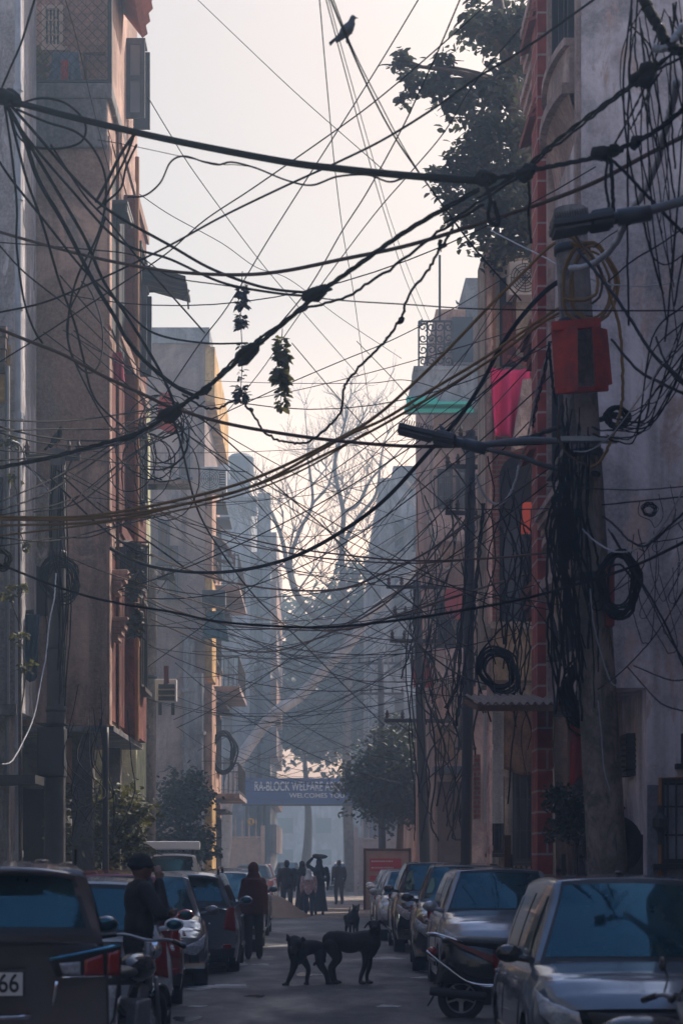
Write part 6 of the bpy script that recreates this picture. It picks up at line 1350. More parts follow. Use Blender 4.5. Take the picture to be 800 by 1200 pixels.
# second dog, forequarters spread, head lowered towards us
m_ = MB()
def J(px, py, y=0.): return V((px - 362)*K, y, (1159 - py)*K)
limb(m_, [J(380,1118,.12), J(372,1115,.05), J(360,1116,-.02), J(352,1118,-.1)], [.09,.095,.115,.135], 14); m_.ell(J(352,1121,-.08), (.125,.12,.17)); m_.ell(J(377,1118,.1), (.09,.10,.11))
limb(m_, [J(351,1113,-.14), J(349,1109,-.2)], [.12,.10], 12); m_.ell(J(350,1111,-.25), (.10,.09,.09)); m_.tube([J(349,1114,-.28), J(347.5,1120,-.38), J(347,1123,-.43)], [.06,.042,.03], 10)
for sx, px in ((-1, 343.5), (1, 358)): m_.tube([J(px - sx*-1.5, 1107, -.24), J(px + sx*1.5, 1103.5, -.25), J(px + sx*4.0, 1098 if sx < 0 else 1105, -.25)], [.044,.036,.004], 8)
limb(m_, [J(350,1128,-.16), J(346.5,1142,-.2), J(342,1152,-.2), J(340.5,1156,-.2)], [.07,.042,.032,.026], 9); m_.ell(J(338.5,1157.3,-.21), (.055,.036,.025))
limb(m_, [J(358,1128,0), J(364.5,1140,.02), J(363.5,1150,.0), J(363,1156,0)], [.06,.037,.029,.024], 9); m_.ell(J(362.5,1157.3,-.03), (.04,.05,.024))
limb(m_, [J(378,1122,.05), J(378.5,1136,.04), J(384.5,1146,.06), J(387,1156,.05)], [.08,.048,.031,.025], 9); m_.ell(J(389,1157.3,.04), (.055,.034,.025))
limb(m_, [J(379,1122,.2), J(380,1136,.2), J(386,1146,.22), J(389,1156,.21)], [.08,.046,.03,.025], 9)
limb(m_, [J(383,1117,.14), J(384,1126,.2), J(381,1134,.2)], [.03,.024,.014], 8); m_.ell(J(371.5,1135,.03), (.02,.02,.03))
dog('black dog at left with pricked ear, front legs spread and head lowered', (XP(358.5, Y), Y - .15, .045), 0, m_)
m_ = MB(); Y = 44.5
m_.ell((0,.1,.40), (.11,.28,.14)); m_.ell((0,-.12,.40), (.12,.15,.17)); m_.tube([(0,-.2,.48), (.02,-.3,.58)], [.09,.07], 10); m_.ell((.02,-.34,.60), (.075,.085,.075)); m_.tube([(.02,-.38,.59), (.03,-.48,.55)], [.05,.03], 8)
for s in (-1, 1):
    m_.tube([(.02+s*.05,-.33,.65), (.02+s*.08,-.34,.71)], [.03,.006], 6); limb(m_, [V(s*.075,-.14,.38), V(s*.075,-.15,.2), V(s*.075,-.15,.03)], [.06,.035,.025], 8); m_.ell((s*.075,-.18,.02), (.032,.05,.02))
    limb(m_, [V(s*.08,.3,.38), V(s*.085,.24,.24), V(s*.085,.36,.14), V(s*.085,.32,.03)], [.08,.05,.03,.024], 8); m_.ell((s*.085,.29,.02), (.032,.05,.02))
limb(m_, [V(0,.36,.46), V(0,.46,.5), V(.02,.48,.62)], [.026,.022,.012], 6)
dog('small far dog standing in the lane beyond the two black dogs', (XP(413, Y), Y, .05), R(8), m_)

# ------------------------------------------------------------------ birds
def bird(label, feet, L, rotz, pitch, m, name='pigeon', cat='pigeon', beak=.10):
    "perched bird of length L facing +X before rotation"
    t = thing(name, label, cat, tuple(feet), rotz); M = Matrix.Translation((0,0,L*.30)) @ Matrix.Rotation(-pitch, 4, 'Y'); mb = MB()
    T = lambda x, y, z: M @ V(x*L, y*L, z*L)
    limb(mb, [T(-.22,0,-.02), T(-.05,0,0), T(.12,0,.03), T(.24,0,.06)], [.07*L,.15*L,.155*L,.10*L], 14)
    hd = T(.24,0,.06) + V(.03*L,0,.17*L); limb(mb, [T(.2,0,.06), T(.25,0,.1).lerp(hd,.5), hd], [.115*L,.08*L,.075*L], 12); mb.tube([hd + V(.05*L,0,0), hd + V(.10*L,0,-.008*L), hd + V((.07+beak)*L,0,-.025*L)], [.035*L,.022*L,.004*L], 8)
    fuse(mb, L*.022, 3).build('body', m, t, smooth=True); w = MB()
    for s in (-1, 1): w = MB(); w.grid(lambda u, v: T(.14 - .50*u, s*(.135 - .06*u*u + .02*math.sin(v*3.14)), .07 - .16*v*(1-.55*u) - .05*u), 10, 5, .02*L); w.build('wing', m, t, smooth=True)
    w = MB(); w.grid(lambda u, v: T(-.18 - .36*u, (v-.5)*(.12+.10*u), .02 - .03*u), 5, 4, .02*L); w.build('tail', m, t, smooth=True)
    for s in (-1, 1):
        w = MB(); w.tube([T(.02, s*.05, -.1), V(.02*L, s*.05*L, .08*L), V(.02*L, s*.05*L, .0)], [.03*L,.016*L,.014*L], 6)
        for a in (-.5, 0, .5): w.tube([V(.02*L, s*.05*L, .005*L), V(.02*L + .07*L*math.cos(a), s*.05*L + .07*L*math.sin(a), 0)], .008*L, 5)
        w.build('leg', mat('bird_leg', (.18, .06, .05), .6), t)
    return t
pg = mat('feather_slate', (.045, .055, .075), .6, var=.35, vscale=25); cw = mat('feather_black', (.008, .008, .01), .9, spec=.1)
bird('slate pigeon perched on the steep wire at the top of the sky', P(405, 50, 17.6), .32, R(-8), R(36), pg)
bird('black crow leaning forward on top of the left concrete pole', P(66, 525, 32), .45, R(-6), R(42), cw, 'crow', 'crow', .2)
bird('small bird perched above the street lamp on the right pole', P(519, 509, 21), .15, R(170), R(35), pg, 'sparrow', 'bird')
bird('pigeon perched on the scrolled balcony grille', P(492, 382, 54.9), .26, R(10), R(45), pg)
bird('pigeon perched on the roof pipe of the pink house', P(536, 358, 57), .2, R(190), R(30), pg)
# ------------------------------------------------------------------ wires
MT = dict(k=black, b=brownr, y=yellowr, s=silverr, w=whiter)
WR = random.Random(77)
def wire(label, pts, Y0, Y1, th, m='k', name='overhead_wire', group=None, twist=0, knots=(), per=9, fuzz=0.):
    "photo positions strung between two real depths; both ends stay between the house fronts"
    lim = lambda px, Y: min(Y, 3.6*F/max(1., abs(px - VX)))
    Y0, Y1 = lim(pts[0][0], Y0), lim(pts[-1][0], Y1); acc = [0.]
    for a, b in zip(pts, pts[1:]): acc.append(acc[-1] + math.hypot(b[0]-a[0], b[1]-a[1]))
    # even steps in 1/depth keep a straight run straight in space
    P3 = []
    for p, s in zip(pts, acc): k = s/acc[-1]; P3.append(P(p[0], p[1], 1/((1-k)/Y0 + k/Y1)))
    c = catmull(P3, per); r = th/2 * (2/(1/Y0 + 1/Y1)) / F; mb = MB()
    if fuzz: c = [c[0]] + [p + Vector((WR.gauss(0, fuzz), WR.gauss(0, fuzz), WR.gauss(0, fuzz)))*r for p in c[1:-1]] + [c[-1]]
    if twist:
        for j in range(twist):
            q = []
            for i, p in enumerate(c):
                a = i*.9 + j*2*math.pi/twist; q.append(p + Vector((math.cos(a), math.sin(a)*.5, math.sin(a)))*r*.62)
            mb.tube(q, r*.55, 5)
    else: mb.tube(c, r, 6)
    for (kp, w_, l_) in knots:
        i = min(range(len(c)), key=lambda i: (c[i] - P(kp[0], kp[1], c[i].y)).length); d = (c[min(i+1, len(c)-1)] - c[max(0, i-1)]).normalized(); s = c[i].y/F
        for q in range(5): o = Vector((WR.gauss(0,1), WR.gauss(0,1), WR.gauss(0,1)))*w_*s*.18; mb.tube([c[i] - d*l_*s*.5 + o, c[i] - d*l_*s*.2 + o*1.2, c[i] + d*l_*s*.2 + o*.8, c[i] + d*l_*s*.5 - o], [w_*s*.10, w_*s*.34, w_*s*.3, w_*s*.08], 7)
    return solo(mb, name, MT[m] if isinstance(m, str) else m, label, 'wire' if name == 'overhead_wire' else 'cable', group, smooth=True)
pc = 'power_cable'
wire('thickest black cable running from the left edge node across the sky', [(0,116),(30,123),(100,141),(200,164),(330,189),(400,198),(480,206),(562,212)], 19, 16.5, 8.5, name=pc, knots=(((4,118),26,40),))
wire('knotted black cable bundle continuing right from the tree to the right edge', [(562,212),(600,205),(640,196),(690,186),(715,178),(760,158),(800,128)], 16.5, 15, 6, name=pc, twist=3, knots=(((567,214),24,26),((617,197),18,22),((712,180),24,22),((740,160),14,14)))
wire('twisted black cable climbing from the tree knot to the upper right corner', [(560,232),(610,200),(645,170),(690,135),(735,102),(765,80),(800,52)], 17, 15, 5, name=pc, twist=2, knots=(((758,84),26,26),))
wire('thinner twin of the twisted cable at upper right', [(520,262),(600,212),(650,172),(700,132),(760,88),(800,66)], 17, 15, 3, name=pc, fuzz=.5)
wire('reddish brown rubber cable sagging right across under the thickest cable', [(0,272),(60,289),(125,305),(200,318),(275,322),(330,318),(400,304),(480,287),(570,259),(640,236),(700,212),(760,180),(800,160)], 22, 16, 4.6, 'b', pc)
wire('heavy twisted black cable rising from left knot to the tree, wrapped at two joints', [(0,548),(60,536),(120,520),(165,506),(205,480),(245,452),(288,415),(325,385),(372,345),(420,310),(480,268),(560,222)], 22, 17, 5.6, name=pc, twist=3, knots=(((375,344),20,26),((290,412),16,46),((198,484),16,40),((240,455),9,26),((150,512),10,40)))
wire('fuzzy black cable running just below the heavy twisted cable', [(255,440),(290,408),(345,368),(400,350),(450,320),(520,268),(566,240)], 22, 17, 3.2, name=pc, fuzz=.6)
wire('kinked black cable falling from the tree into a loop above the bare tree', [(530,268),(515,292),(500,318),(478,348),(470,372),(455,395),(440,411),(412,440),(402,457),(400,480),(385,500),(362,517),(340,519),(312,508),(294,482),(277,469),(255,478),(238,477),(214,462)], 18, 24, 3.0, name=pc, fuzz=.5, knots=(((519,290),8,10),((469,374),7,10),((294,480),6,9)))
wire('thick dark arc swinging up to the right from the rose house to the right pole', [(115,635),(160,658),(200,668),(250,671),(300,665),(350,650),(400,623),(450,586),(500,532),(540,486),(565,447),(587,405),(610,372),(640,340),(668,322)], 36, 20.9, 4.8, name=pc)
yb_ = 'yellow_cable'
wire('ochre cable sagging across to the right pole, uppermost of three', [(0,606),(100,605),(200,588),(300,560),(400,512),(440,488),(490,444),(530,404),(570,362),(610,322),(645,288),(672,276)], 22, 21, 3.8, 'y', yb_)
wire('ochre cable sagging across to the right pole, middle of three', [(0,609),(100,608),(200,594),(300,568),(400,514),(450,491),(500,460),(560,424),(610,390),(646,366),(674,352)], 22, 21, 3.6, 'y', yb_)
wire('ochre cable sagging across to the right pole, lowest of three', [(0,616),(120,611),(220,590),(310,565),(400,523),(450,497),(520,456),(580,418),(645,372),(674,360)], 22, 21, 3.2, 'y', yb_)
wire('dark ochre cable dipping below the other three near the left wall', [(0,628),(110,614),(200,600),(290,577),(360,548),(430,506)], 22, 24, 2.4, 'y', yb_)
wire('brown cable descending from the left wall across the sky below the lamp', [(0,386),(30,398),(75,416),(120,440),(170,463),(200,477),(260,495),(330,508),(400,517),(480,523),(560,522),(615,520),(655,518)], 22, 21, 4.4, 'b', pc)
wire('black cable sagging low from the left wall to the lower right edge', [(0,661),(50,681),(100,698),(150,709),(200,717),(260,729),(350,735),(400,734),(480,725),(560,712),(620,700),(680,683),(740,664),(800,636)], 22, 18, 3.3, name=pc)
wire('brown cable hanging just under the low black cable', [(177,702),(200,713),(260,731),(320,737),(400,738),(450,726),(520,703),(580,684)], 46, 36, 2.2, 'b', pc)
wire('rust coloured cable sagging deepest in the middle of the lane', [(177,725),(200,736),(250,757),(300,764),(340,759),(400,736),(450,708),(490,670),(540,606)], 46, 42, 2.2, 'b', pc)
wire('upper of two brown cables crossing in front of the bare tree', [(177,588),(200,599),(260,623),(330,640),(400,650),(480,657),(560,655),(620,650),(690,640)], 46, 22, 2.3, 'b', pc)
wire('lower of two brown cables crossing in front of the bare tree', [(177,594),(200,605),(260,632),(350,650),(410,657),(480,660),(540,657)], 46, 40, 2.0, 'b', pc)
wire('brown cable rising right from the rose house to the pink balcony', [(177,649),(200,660),(260,680),(330,691),(400,690),(450,671),(500,647),(545,614),(575,597)], 46, 38, 2.6, 'b', pc)
wire('brown cable curving down from the lamp towards the far poles', [(550,600),(520,648),(490,678),(450,702),(415,726),(380,740)], 40, 60, 2.2, 'b', pc)
wire('pale brown cable rising right to the porch of the cream house', [(400,738),(470,720),(520,704),(580,684),(620,672),(640,664)], 50, 34, 2.2, 'b', pc)
# thin sky lines
for lab, pts, a, b, th in (
    ('fine wire crossing the empty sky from the top left down towards the tree', [(228,-4),(300,65),(350,112),(395,152),(450,200)], 30, 24, .9),
    ('fine steep wire left of the pigeon, dropping from the top edge', [(374,-4),(383,100),(392,195),(402,275),(412,330),(422,400),(436,500)], 18, 50, 1.0),
    ('fine steep wire just left of the pigeon wire', [(381,-4),(400,68),(430,180),(455,265),(480,340),(520,430)], 17, 50, 1.0),
    ('fine steep wire running beside it a little further right', [(384,-4),(402,62),(438,190),(460,265),(490,345),(526,430)], 17, 50, .8),
    ('steep wire on which the pigeon perches', [(386,-4),(408,50),(435,110),(465,165),(505,222),(560,296),(610,352)], 16.5, 22, 2.2),
    ('thin twin of the pigeon wire', [(389,-4),(412,55),(442,115),(480,185),(528,255),(560,298)], 16.5, 24, 1.4),
    ('thin wire slanting down left from the top edge to the dark leaf string', [(492,-4),(450,66),(400,146),(340,240),(310,288),(285,330),(262,366),(236,400),(190,468)], 26, 30, 1.5),
    ('thin wire slanting down left from the top edge right of the pigeon', [(540,-4),(515,55),(490,110),(470,152),(430,225),(400,272),(360,340),(310,400)], 20, 27, 1.8),
    ('straight wire rising right through the tree crown from the left house', [(0,424),(45,396),(100,360),(190,301),(240,258),(300,218),(400,148),(450,110),(520,50),(580,-4)], 22, 22, 1.7),
    ('wavy edged wire rising right past the tree to the top edge', [(0,366),(50,355),(100,335),(150,312),(200,287),(260,254),(330,220),(400,188),(450,163),(505,129),(560,90),(610,60),(700,-4)], 22, 17, 2.6),
    ('thin wire slanting down left from the tree past the olive leaf string', [(610,32),(555,98),(520,155),(480,203),(430,262),(350,370),(300,442),(240,512),(200,560)], 20, 40, 1.3),
    ('fine wire from the upper left shutter slanting down right', [(170,108),(200,158),(230,205),(300,300),(350,360),(420,440)], 37, 60, 1.1),
    ('fine wire from the oxblood front slanting down right below it', [(160,225),(200,252),(260,285),(300,313),(340,328),(398,372),(470,420)], 37, 60, .9),
    ('wavy loose wire drooping below the thickest cable', [(115,164),(140,168),(160,172),(250,191),(275,193),(300,196)], 20, 18, 1.0),
    ('loose kinked wire looping under the thickest cable in the sky', [(150,231),(170,229),(188,214),(200,190),(216,183),(240,190),(256,193),(272,190),(300,197),(335,211),(365,217),(395,207),(430,205),(455,213),(472,209)], 20, 17.5, 2.3),
    ('straight thin wire running level across to the balcony grille', [(0,284),(100,292),(160,300),(200,324),(260,334),(330,344),(400,352),(480,357),(560,362),(700,364),(800,364)], 22, 18, 1.6),
    ('thin wire sagging level below the teal awning', [(240,446),(330,449),(430,449),(480,446),(560,470),(600,466)], 60, 38, 1.0),
    ('thin wire from the balcony grille down left to the left pole', [(600,320),(530,362),(460,398),(400,423),(330,453),(250,490),(160,530),(70,600)], 36, 31, 1.3),
    ('thin wire from the magenta sheet down left across the bare tree', [(640,372),(560,432),(480,486),(400,545),(330,592),(260,640),(180,680)], 30, 45, 1.2),
    ('diagonal thin wire falling right from the left joint past the trunk', [(206,480),(230,486),(270,520),(330,575),(380,618),(430,668),(500,720),(560,770)], 30, 40, 1.6),
    ('long thin wire falling right from the rose house to the canopy', [(201,486),(212,520),(232,598),(262,650),(300,700),(345,744),(400,800),(450,850)], 24, 60, 1.9),
    ('thin wire falling right in the middle to the nest of vertical cables', [(376,608),(402,645),(430,680),(462,722),(500,764),(540,792),(570,802)], 50, 36, 1.7),
    ('thin straight line falling right through the crown of the bare tree', [(342,402),(400,470),(470,545),(530,600),(610,690),(660,760)], 30, 24, 1.2),
    ('thin wire falling from the lamp to the tin canopy', [(418,400),(470,455),(500,500),(540,560),(600,640),(640,700)], 40, 24, 1.2)):
    wire(lab, pts, a, b, th)
# fan from the left edge node
for lab, pts, a, b, th, m in (
    ('thickest black strand fanning from the left edge node to the joint', [(5,118),(28,160),(45,210),(75,262),(110,330),(135,372),(150,400),(172,425),(205,452),(232,466)], 19, 24, 5.4, 'k'),
    ('second thick strand fanning down beside it', [(8,122),(40,178),(68,225),(100,280),(122,330),(150,372),(185,430),(200,462),(206,482)], 19, 24, 4.2, 'k'),
    ('strand from the left edge node to the wrapped joint at centre, upper of two', [(10,120),(45,160),(90,212),(130,248),(200,288),(250,316),(310,337),(372,344)], 19, 21, 3.4, 'k'),
    ('strand from the left edge node to the wrapped joint at centre, lower of two', [(8,125),(35,165),(80,218),(140,282),(200,304),(260,331),(320,343),(372,348)], 19, 21, 3.0, 'k'),
    ('strand dropping steeply down the whitish plaster house', [(6,124),(14,180),(20,240),(20,290),(28,350),(40,386),(50,402)], 19, 22, 2.8, 'k'),
    ('strand dropping from the node across the wall niche stain', [(10,126),(30,205),(50,262),(70,330),(88,380),(98,420),(112,468),(150,505)], 19, 26, 3.0, 'k'),
    ('strand slanting right from the node low over the umber wall', [(0,190),(15,212),(55,262),(100,318),(140,355),(180,390),(240,402),(290,402)], 19, 26, 2.8, 'k'),
    ('large open ring of cable near the left edge node', [(22,122),(48,115),(75,120),(95,136),(101,152),(94,167),(70,174),(40,172),(22,160),(14,140)], 19, 20, 2.6, 'k'),
    ('drooping strand leaving the ring and hanging in a hook on the umber wall', [(20,128),(55,143),(90,155),(112,178),(124,210),(122,250),(112,282),(92,322),(82,360),(80,398),(88,424),(104,437),(116,428),(121,402),(118,372),(106,340),(96,330)], 19, 26, 2.6, 'k'),
    ('strand curving down past the washing recess', [(60,170),(100,230),(130,262),(160,300),(200,345),(240,390)], 20, 27, 2.4, 'k'),
    ('strand running steeply up from the node to the top edge', [(2,104),(14,76),(26,48),(42,-4)], 19, 17, 2.8, 'k'),
    ('thin strand down the netted terrace from the top edge', [(76,-4),(90,45),(104,104),(118,160),(130,205)], 24, 30, 1.2, 'k'),
    ('tied cable ends slanting down to the oxblood front, leftmost of three', [(158,157),(142,180),(126,212),(113,236)], 20, 23, 4.2, 'k'),
    ('tied cable ends slanting down to the oxblood front, middle of three', [(156,162),(146,188),(132,215),(120,240)], 20, 23, 3.2, 'k'),
    ('tied cable ends slanting down to the oxblood front, lower right of three', [(160,170),(148,196),(142,220),(128,234),(115,244)], 20, 23, 2.8, 'k'),
    ('strand from the umber wall foot rising to the upper hood', [(0,288),(30,320),(80,360),(120,398),(160,440),(200,470)], 21, 30, 1.8, 'k'),
    ('black kinked strand from the upper hood down to the left joint', [(124,255),(112,290),(98,330),(82,365),(80,400),(100,450),(130,500),(160,520)], 24, 30, 2.2, 'k')):
    wire(lab, pts, a, b, th, m)
LG = 'wires fanning from the left joint over the left pole'
for pts, th in (([(0,492),(60,494),(110,490),(150,484),(190,478)],2.0),([(0,505),(60,503),(120,503),(165,500),(200,488)],2.0),([(0,500),(40,510),(90,516),(140,514),(190,496)],2.2),([(0,507),(50,519),(110,523),(150,518),(198,490)],1.8),([(0,540),(60,534),(120,524),(170,508),(205,490)],2.2),([(0,588),(60,562),(110,534),(150,508),(190,488)],1.8),([(0,598),(50,580),(95,552),(140,520),(195,482)],2.0),([(0,604),(70,590),(110,570),(150,535),(200,505),(240,470)],1.6),([(40,600),(90,590),(130,560),(170,522),(210,492)],1.5),([(0,528),(60,532),(120,540),(170,546),(210,548),(290,553)],1.4),([(60,560),(110,610),(150,640),(180,652)],2.2),([(76,560),(120,600),(170,632),(215,664)],2.0),([(0,630),(60,634),(130,618),(200,602)],1.8),([(0,640),(70,630),(110,628),(170,602)],1.6)):
    wire('one of the thin black wires fanning left from the cable joint past the crow', pts, 25, 30, th, group=LG)
for k in range(16):
    x = 150 + 55*WR.random(); y = 470 + 60*WR.random(); a = WR.uniform(18, 42); b = WR.uniform(20, 60); ph = WR.random()*6
    wire('one of the loose loops of black wire tangled round the left cable joint', [(x + a*math.cos(t+ph), y + b*.6 + b*math.sin(t+ph)*.9) for t in [.7*i for i in range(8)]], 26, 30, WR.uniform(1.2, 2.2), group='loose wire loops at the left joint', fuzz=.3)
# far right upper tangle
for lab, pts, a, b, th, m in (
    ('grey ribbed conduit bending down from the upper right to the pole head', [(792,96),(785,130),(775,165),(768,195),(752,228),(735,255),(722,283),(704,303),(688,312),(668,314)], 15.5, 20.6, 8.5, 's'),
    ('thick black sleeved cable entering from the top right corner', [(752,-4),(762,14),(770,30),(782,52),(800,60)], 15, 15, 13, 'k'),
    ('ribbed grey sleeve curving in at the right edge', [(764,55),(776,58),(788,48),(800,30)], 15, 15, 9, 's'),
    ('thick black cable slanting down right from the knot by the pole', [(712,184),(730,200),(760,232),(785,258),(802,275)], 15.5, 15, 4.2, 'k'),
    ('black cable slanting down right across the mauve wall above the boards', [(676,292),(700,322),(722,350),(745,385),(762,412),(802,452)], 20, 17, 4.0, 'k'),
    ('black cable slanting down right beside the red boards', [(716,398),(745,432),(772,448),(802,462)], 20, 17, 3.4, 'k'),
    ('black cable hanging down the right edge', [(768,395),(780,425),(802,448)], 17, 16, 3.0, 'k'),
    ('pale wire drooping from the pole head to the right edge', [(575,270),(600,283),(640,303),(660,314),(700,330),(722,334),(760,335),(802,329)], 26, 18, 1.8, 's'),
    ('black loop drooping on the mauve wall below the near lamp', [(752,244),(757,275),(762,296),(772,308),(784,309),(802,297)], 17, 16, 1.8, 'k'),
    ('thin wire rising right across the mauve wall', [(695,290),(720,272),(760,252),(802,228)], 20, 17, 1.4, 'k'),
    ('thin wire from the pole head rising to the right edge', [(712,330),(740,306),(770,288),(802,266)], 20, 17, 2.0, 'k'),
    ('black cable tail hanging from the left knot of the bundle by the tree', [(568,214),(574,235),(572,258),(584,262),(578,236)], 16.4, 16.4, 5, 'k'),
    ('black cable tail hanging beside the pole knot of the bundle', [(712,182),(709,215),(713,244),(707,262)], 15.6, 15.6, 3.6, 'k'),
    ('second black cable tail hanging beside the pole knot', [(714,180),(717,220),(718,250),(716,266)], 15.6, 15.6, 5.0, 'k'),
    ('thin black tail hanging from the middle knot of the bundle', [(617,198),(620,228),(619,255),(622,285)], 16.2, 16.2, 3.4, 'k'),
    ('rope like tie slanting from the pole knot to the upper right knot', [(720,168),(738,135),(752,108),(762,84)], 15.6, 15.3, 3.0, 'k'),
    ('second rope like tie slanting to the upper right knot', [(738,152),(752,125),(762,102),(775,82)], 15.5, 15.3, 2.6, 'k'),
    ('ochre hoop curving round the right side of the red boards', [(668,284),(690,296),(706,325),(716,352),(726,388),(729,440),(727,480),(716,515),(703,540),(692,548)], 20.5, 20.5, 4.0, 'y'),
    ('second ochre hoop round the right side of the red boards', [(646,280),(668,278),(684,292),(695,312),(700,330),(697,345),(680,352),(660,350)], 20.5, 20.4, 4.0, 'y'),
    ('brown loop over the pole head', [(644,268),(648,258),(658,255),(668,262),(676,280),(690,298),(704,318),(703,345),(693,356)], 20.4, 20.5, 3.4, 'b'),
    ('pale loop on the left of the pole below the boards', [(659,466),(654,486),(654,508),(660,526),(672,538),(688,545)], 20.4, 20.4, 3.0, 'b'),
    ('white wire drooping from the pole foot bracket to the right edge', [(682,620),(698,635),(718,646),(740,645),(760,634),(780,610),(802,570)], 20.6, 17, 2.2, 'w'),
    ('white wire curving from the bracket up to the right', [(672,529),(690,528),(710,515),(730,492),(760,450),(790,404)], 20.6, 17, 1.6, 'w'),
    ('white wire hanging down the face of the right pole', [(691,690),(695,730),(705,770),(716,800),(726,803)], 20.6, 20.6, 1.8, 'w'),
    ('white wire hanging low down the right pole', [(700,820),(704,860),(707,900),(714,926)], 20.6, 20.6, 1.5, 'w'),
    ('white conduit hanging in a deep curve left of the pole', [(557,555),(562,572),(572,586),(583,591),(594,584),(603,565),(608,545)], 30, 30, 3.2, 'w'),
    ('beaded pale string climbing left of the red boards', [(608,545),(618,510),(624,480),(630,450),(640,418),(644,402)], 28, 24, 2.4, 'w'),
    ('white drop wire hanging from the left pole coil', [(66,672),(64,700),(58,730),(54,770),(48,800),(40,840),(28,868),(14,892),(2,896)], 31, 24, 1.7, 'w'),
    ('pale wire from the left edge to the left pole head', [(14,516),(24,522),(34,545),(50,566),(60,578)], 30, 31.5, 2.0, 'w'),
    ('thin black wire with curled ends on the mauve wall', [(706,605),(722,618),(735,632),(752,640),(765,634),(782,618),(802,600)], 20, 17, 2.6, 'k'),
    ('black cable sweeping up right from the pole to the right edge', [(650,690),(690,682),(730,668),(760,655),(802,634)], 20.8, 17, 2.2, 'k'),
    ('double black cable falling steeply right over the mauve wall', [(716,625),(740,665),(765,705),(785,745),(802,785)], 20, 17, 2.8, 'k'),
    ('its thinner twin falling steeply right', [(712,620),(738,664),(762,705),(780,742),(802,776)], 20, 17, 1.8, 'k'),
    ('thin wire falling left over the mauve wall to the canopy', [(802,690),(770,740),(745,770),(722,792),(700,808)], 17, 20, 1.5, 'k'),
    ('thin wire sagging right from the canopy recess', [(735,782),(755,805),(775,825),(802,834)], 22, 17, 1.7, 'k'),
    ('thin wire running right above the grille window', [(742,780),(765,790),(785,797),(802,797)], 22, 17, 1.6, 'k'),
    ('thin level wire across the mauve wall under the bracket', [(640,570),(700,573),(750,574),(802,570)], 21, 18, 1.4, 'k'),
    ('thin level wire across the pole above the coils', [(520,596),(600,597),(680,594),(740,588),(802,582)], 30, 18, 1.6, 'k'),
    ('black sagging cable from the far poles up to the bracket', [(575,520),(610,515),(640,506),(670,495),(700,492),(720,487)], 26, 20.6, 6.0, 'k'),
    ('thick dark cable sloping down right to the pole band', [(560,525),(600,533),(640,546),(668,552),(700,556)], 30, 20.6, 6.0, 'k'),
    ('twisted black drop cable running down to the canopy, left of two', [(552,560),(548,620),(545,680),(540,740),(536,800),(522,830)], 38, 40, 4.6, 'k'),
    ('twisted black drop cable running down to the canopy, right of two', [(566,590),(562,640),(556,700),(548,760),(540,810),(534,850)], 37, 40, 4.6, 'k'),
    ('beaded black cable hanging left of the red boards', [(644,400),(637,440),(629,470),(624,500)], 24, 25, 4.0, 'k'),
    ('second black cable hanging behind the boards', [(643,402),(645,430),(648,458),(652,475)], 22, 22, 3.6, 'k')):
    wire(lab, pts, a, b, th, m, name='cable_run' if th > 2.9 else 'overhead_wire', twist=2 if 'twisted' in lab or 'rope' in lab or 'beaded' in lab else 0, fuzz=.15)
# ribs on the grey conduit are part of it, drawn as thin rings
# right corner: strands hanging from the off-frame pole
for k in range(22):
    x0 = WR.uniform(735, 800); x1 = x0 + WR.uniform(-25, 60); y1 = WR.uniform(150, 430); bow = WR.uniform(-25, 25)
    wire('one of the thin black strands hanging in the tangle at the upper right corner', [(x0, WR.uniform(-5, 40)), (x0*.7+x1*.3 + bow, y1*.35), (x0*.3+x1*.7 + bow*.8, y1*.7), (x1, y1)], 15.2, 15.8, WR.uniform(1.2, 2.8), group='strands in the upper right corner tangle', fuzz=.3)
for k in range(14):
    x0 = WR.uniform(760, 802); y0 = WR.uniform(395, 470); x1 = WR.uniform(690, 740); y1 = WR.uniform(480, 520); d = WR.uniform(10, 45)
    wire('one of the black wires sweeping from the right edge down to the pole bracket', [(802, y0 - 40), (x0, y0), ((x0+x1)/2 + 8, y1 - d*.2), (x1 + 12, y1), (x1, y1 - 4)], 17, 20.5, WR.uniform(1.1, 2.3), group='wires sweeping to the pole bracket', fuzz=.2)
for k in range(11):
    x0 = WR.uniform(735, 802); y0 = WR.uniform(560, 680); x1 = x0 + WR.uniform(-60, 30); y1 = y0 + WR.uniform(30, 140)
    wire('one of the thin loops of wire hanging low on the mauve wall', [(x0, y0), (x0 + WR.uniform(-6, 6), y0*.5+y1*.5), (x1 + 3, y1 - 8), (x1 + 9, y1), (x1 + 18, y1 - 14), (x0 + WR.uniform(5, 60), y0 + WR.uniform(-10, 30))], 19, 20, WR.uniform(.8, 1.5), group='loops on the mauve wall', fuzz=.25)
# vertical nests: service cables running down the right pole, the brick pilaster and the far right poles
for k in range(44):
    x0 = WR.uniform(648, 690); x1 = x0 + WR.uniform(-12, 22); y0 = WR.uniform(466, 600); y1 = WR.uniform(640, 850)
    wire('one of the black service cables strapped down the left side of the right pole', [(x0, y0), (x0 + WR.uniform(-14, 8), y0*.7+y1*.3), (x0*.5+x1*.5 + WR.uniform(-16, 8), y0*.35+y1*.65), (x1, y1)], 20.7, 20.7, WR.uniform(1.4, 3.4), group='service cables down the right pole', fuzz=.4)
for k in range(30):
    x0 = WR.uniform(570, 650); x1 = x0 + WR.uniform(-25, 25); y0 = WR.uniform(530, 700); y1 = y0 + WR.uniform(120, 280)
    wire('one of the thin dark cables hanging over the porch of the cream house', [(x0, y0), (x0 + WR.uniform(-22, 22), y0*.66+y1*.34), (x1 + WR.uniform(-18, 18), y0*.33+y1*.67), (x1, y1)], WR.uniform(29, 34), WR.uniform(29, 34), WR.uniform(1.0, 2.4), group='cables over the porch', fuzz=.4)
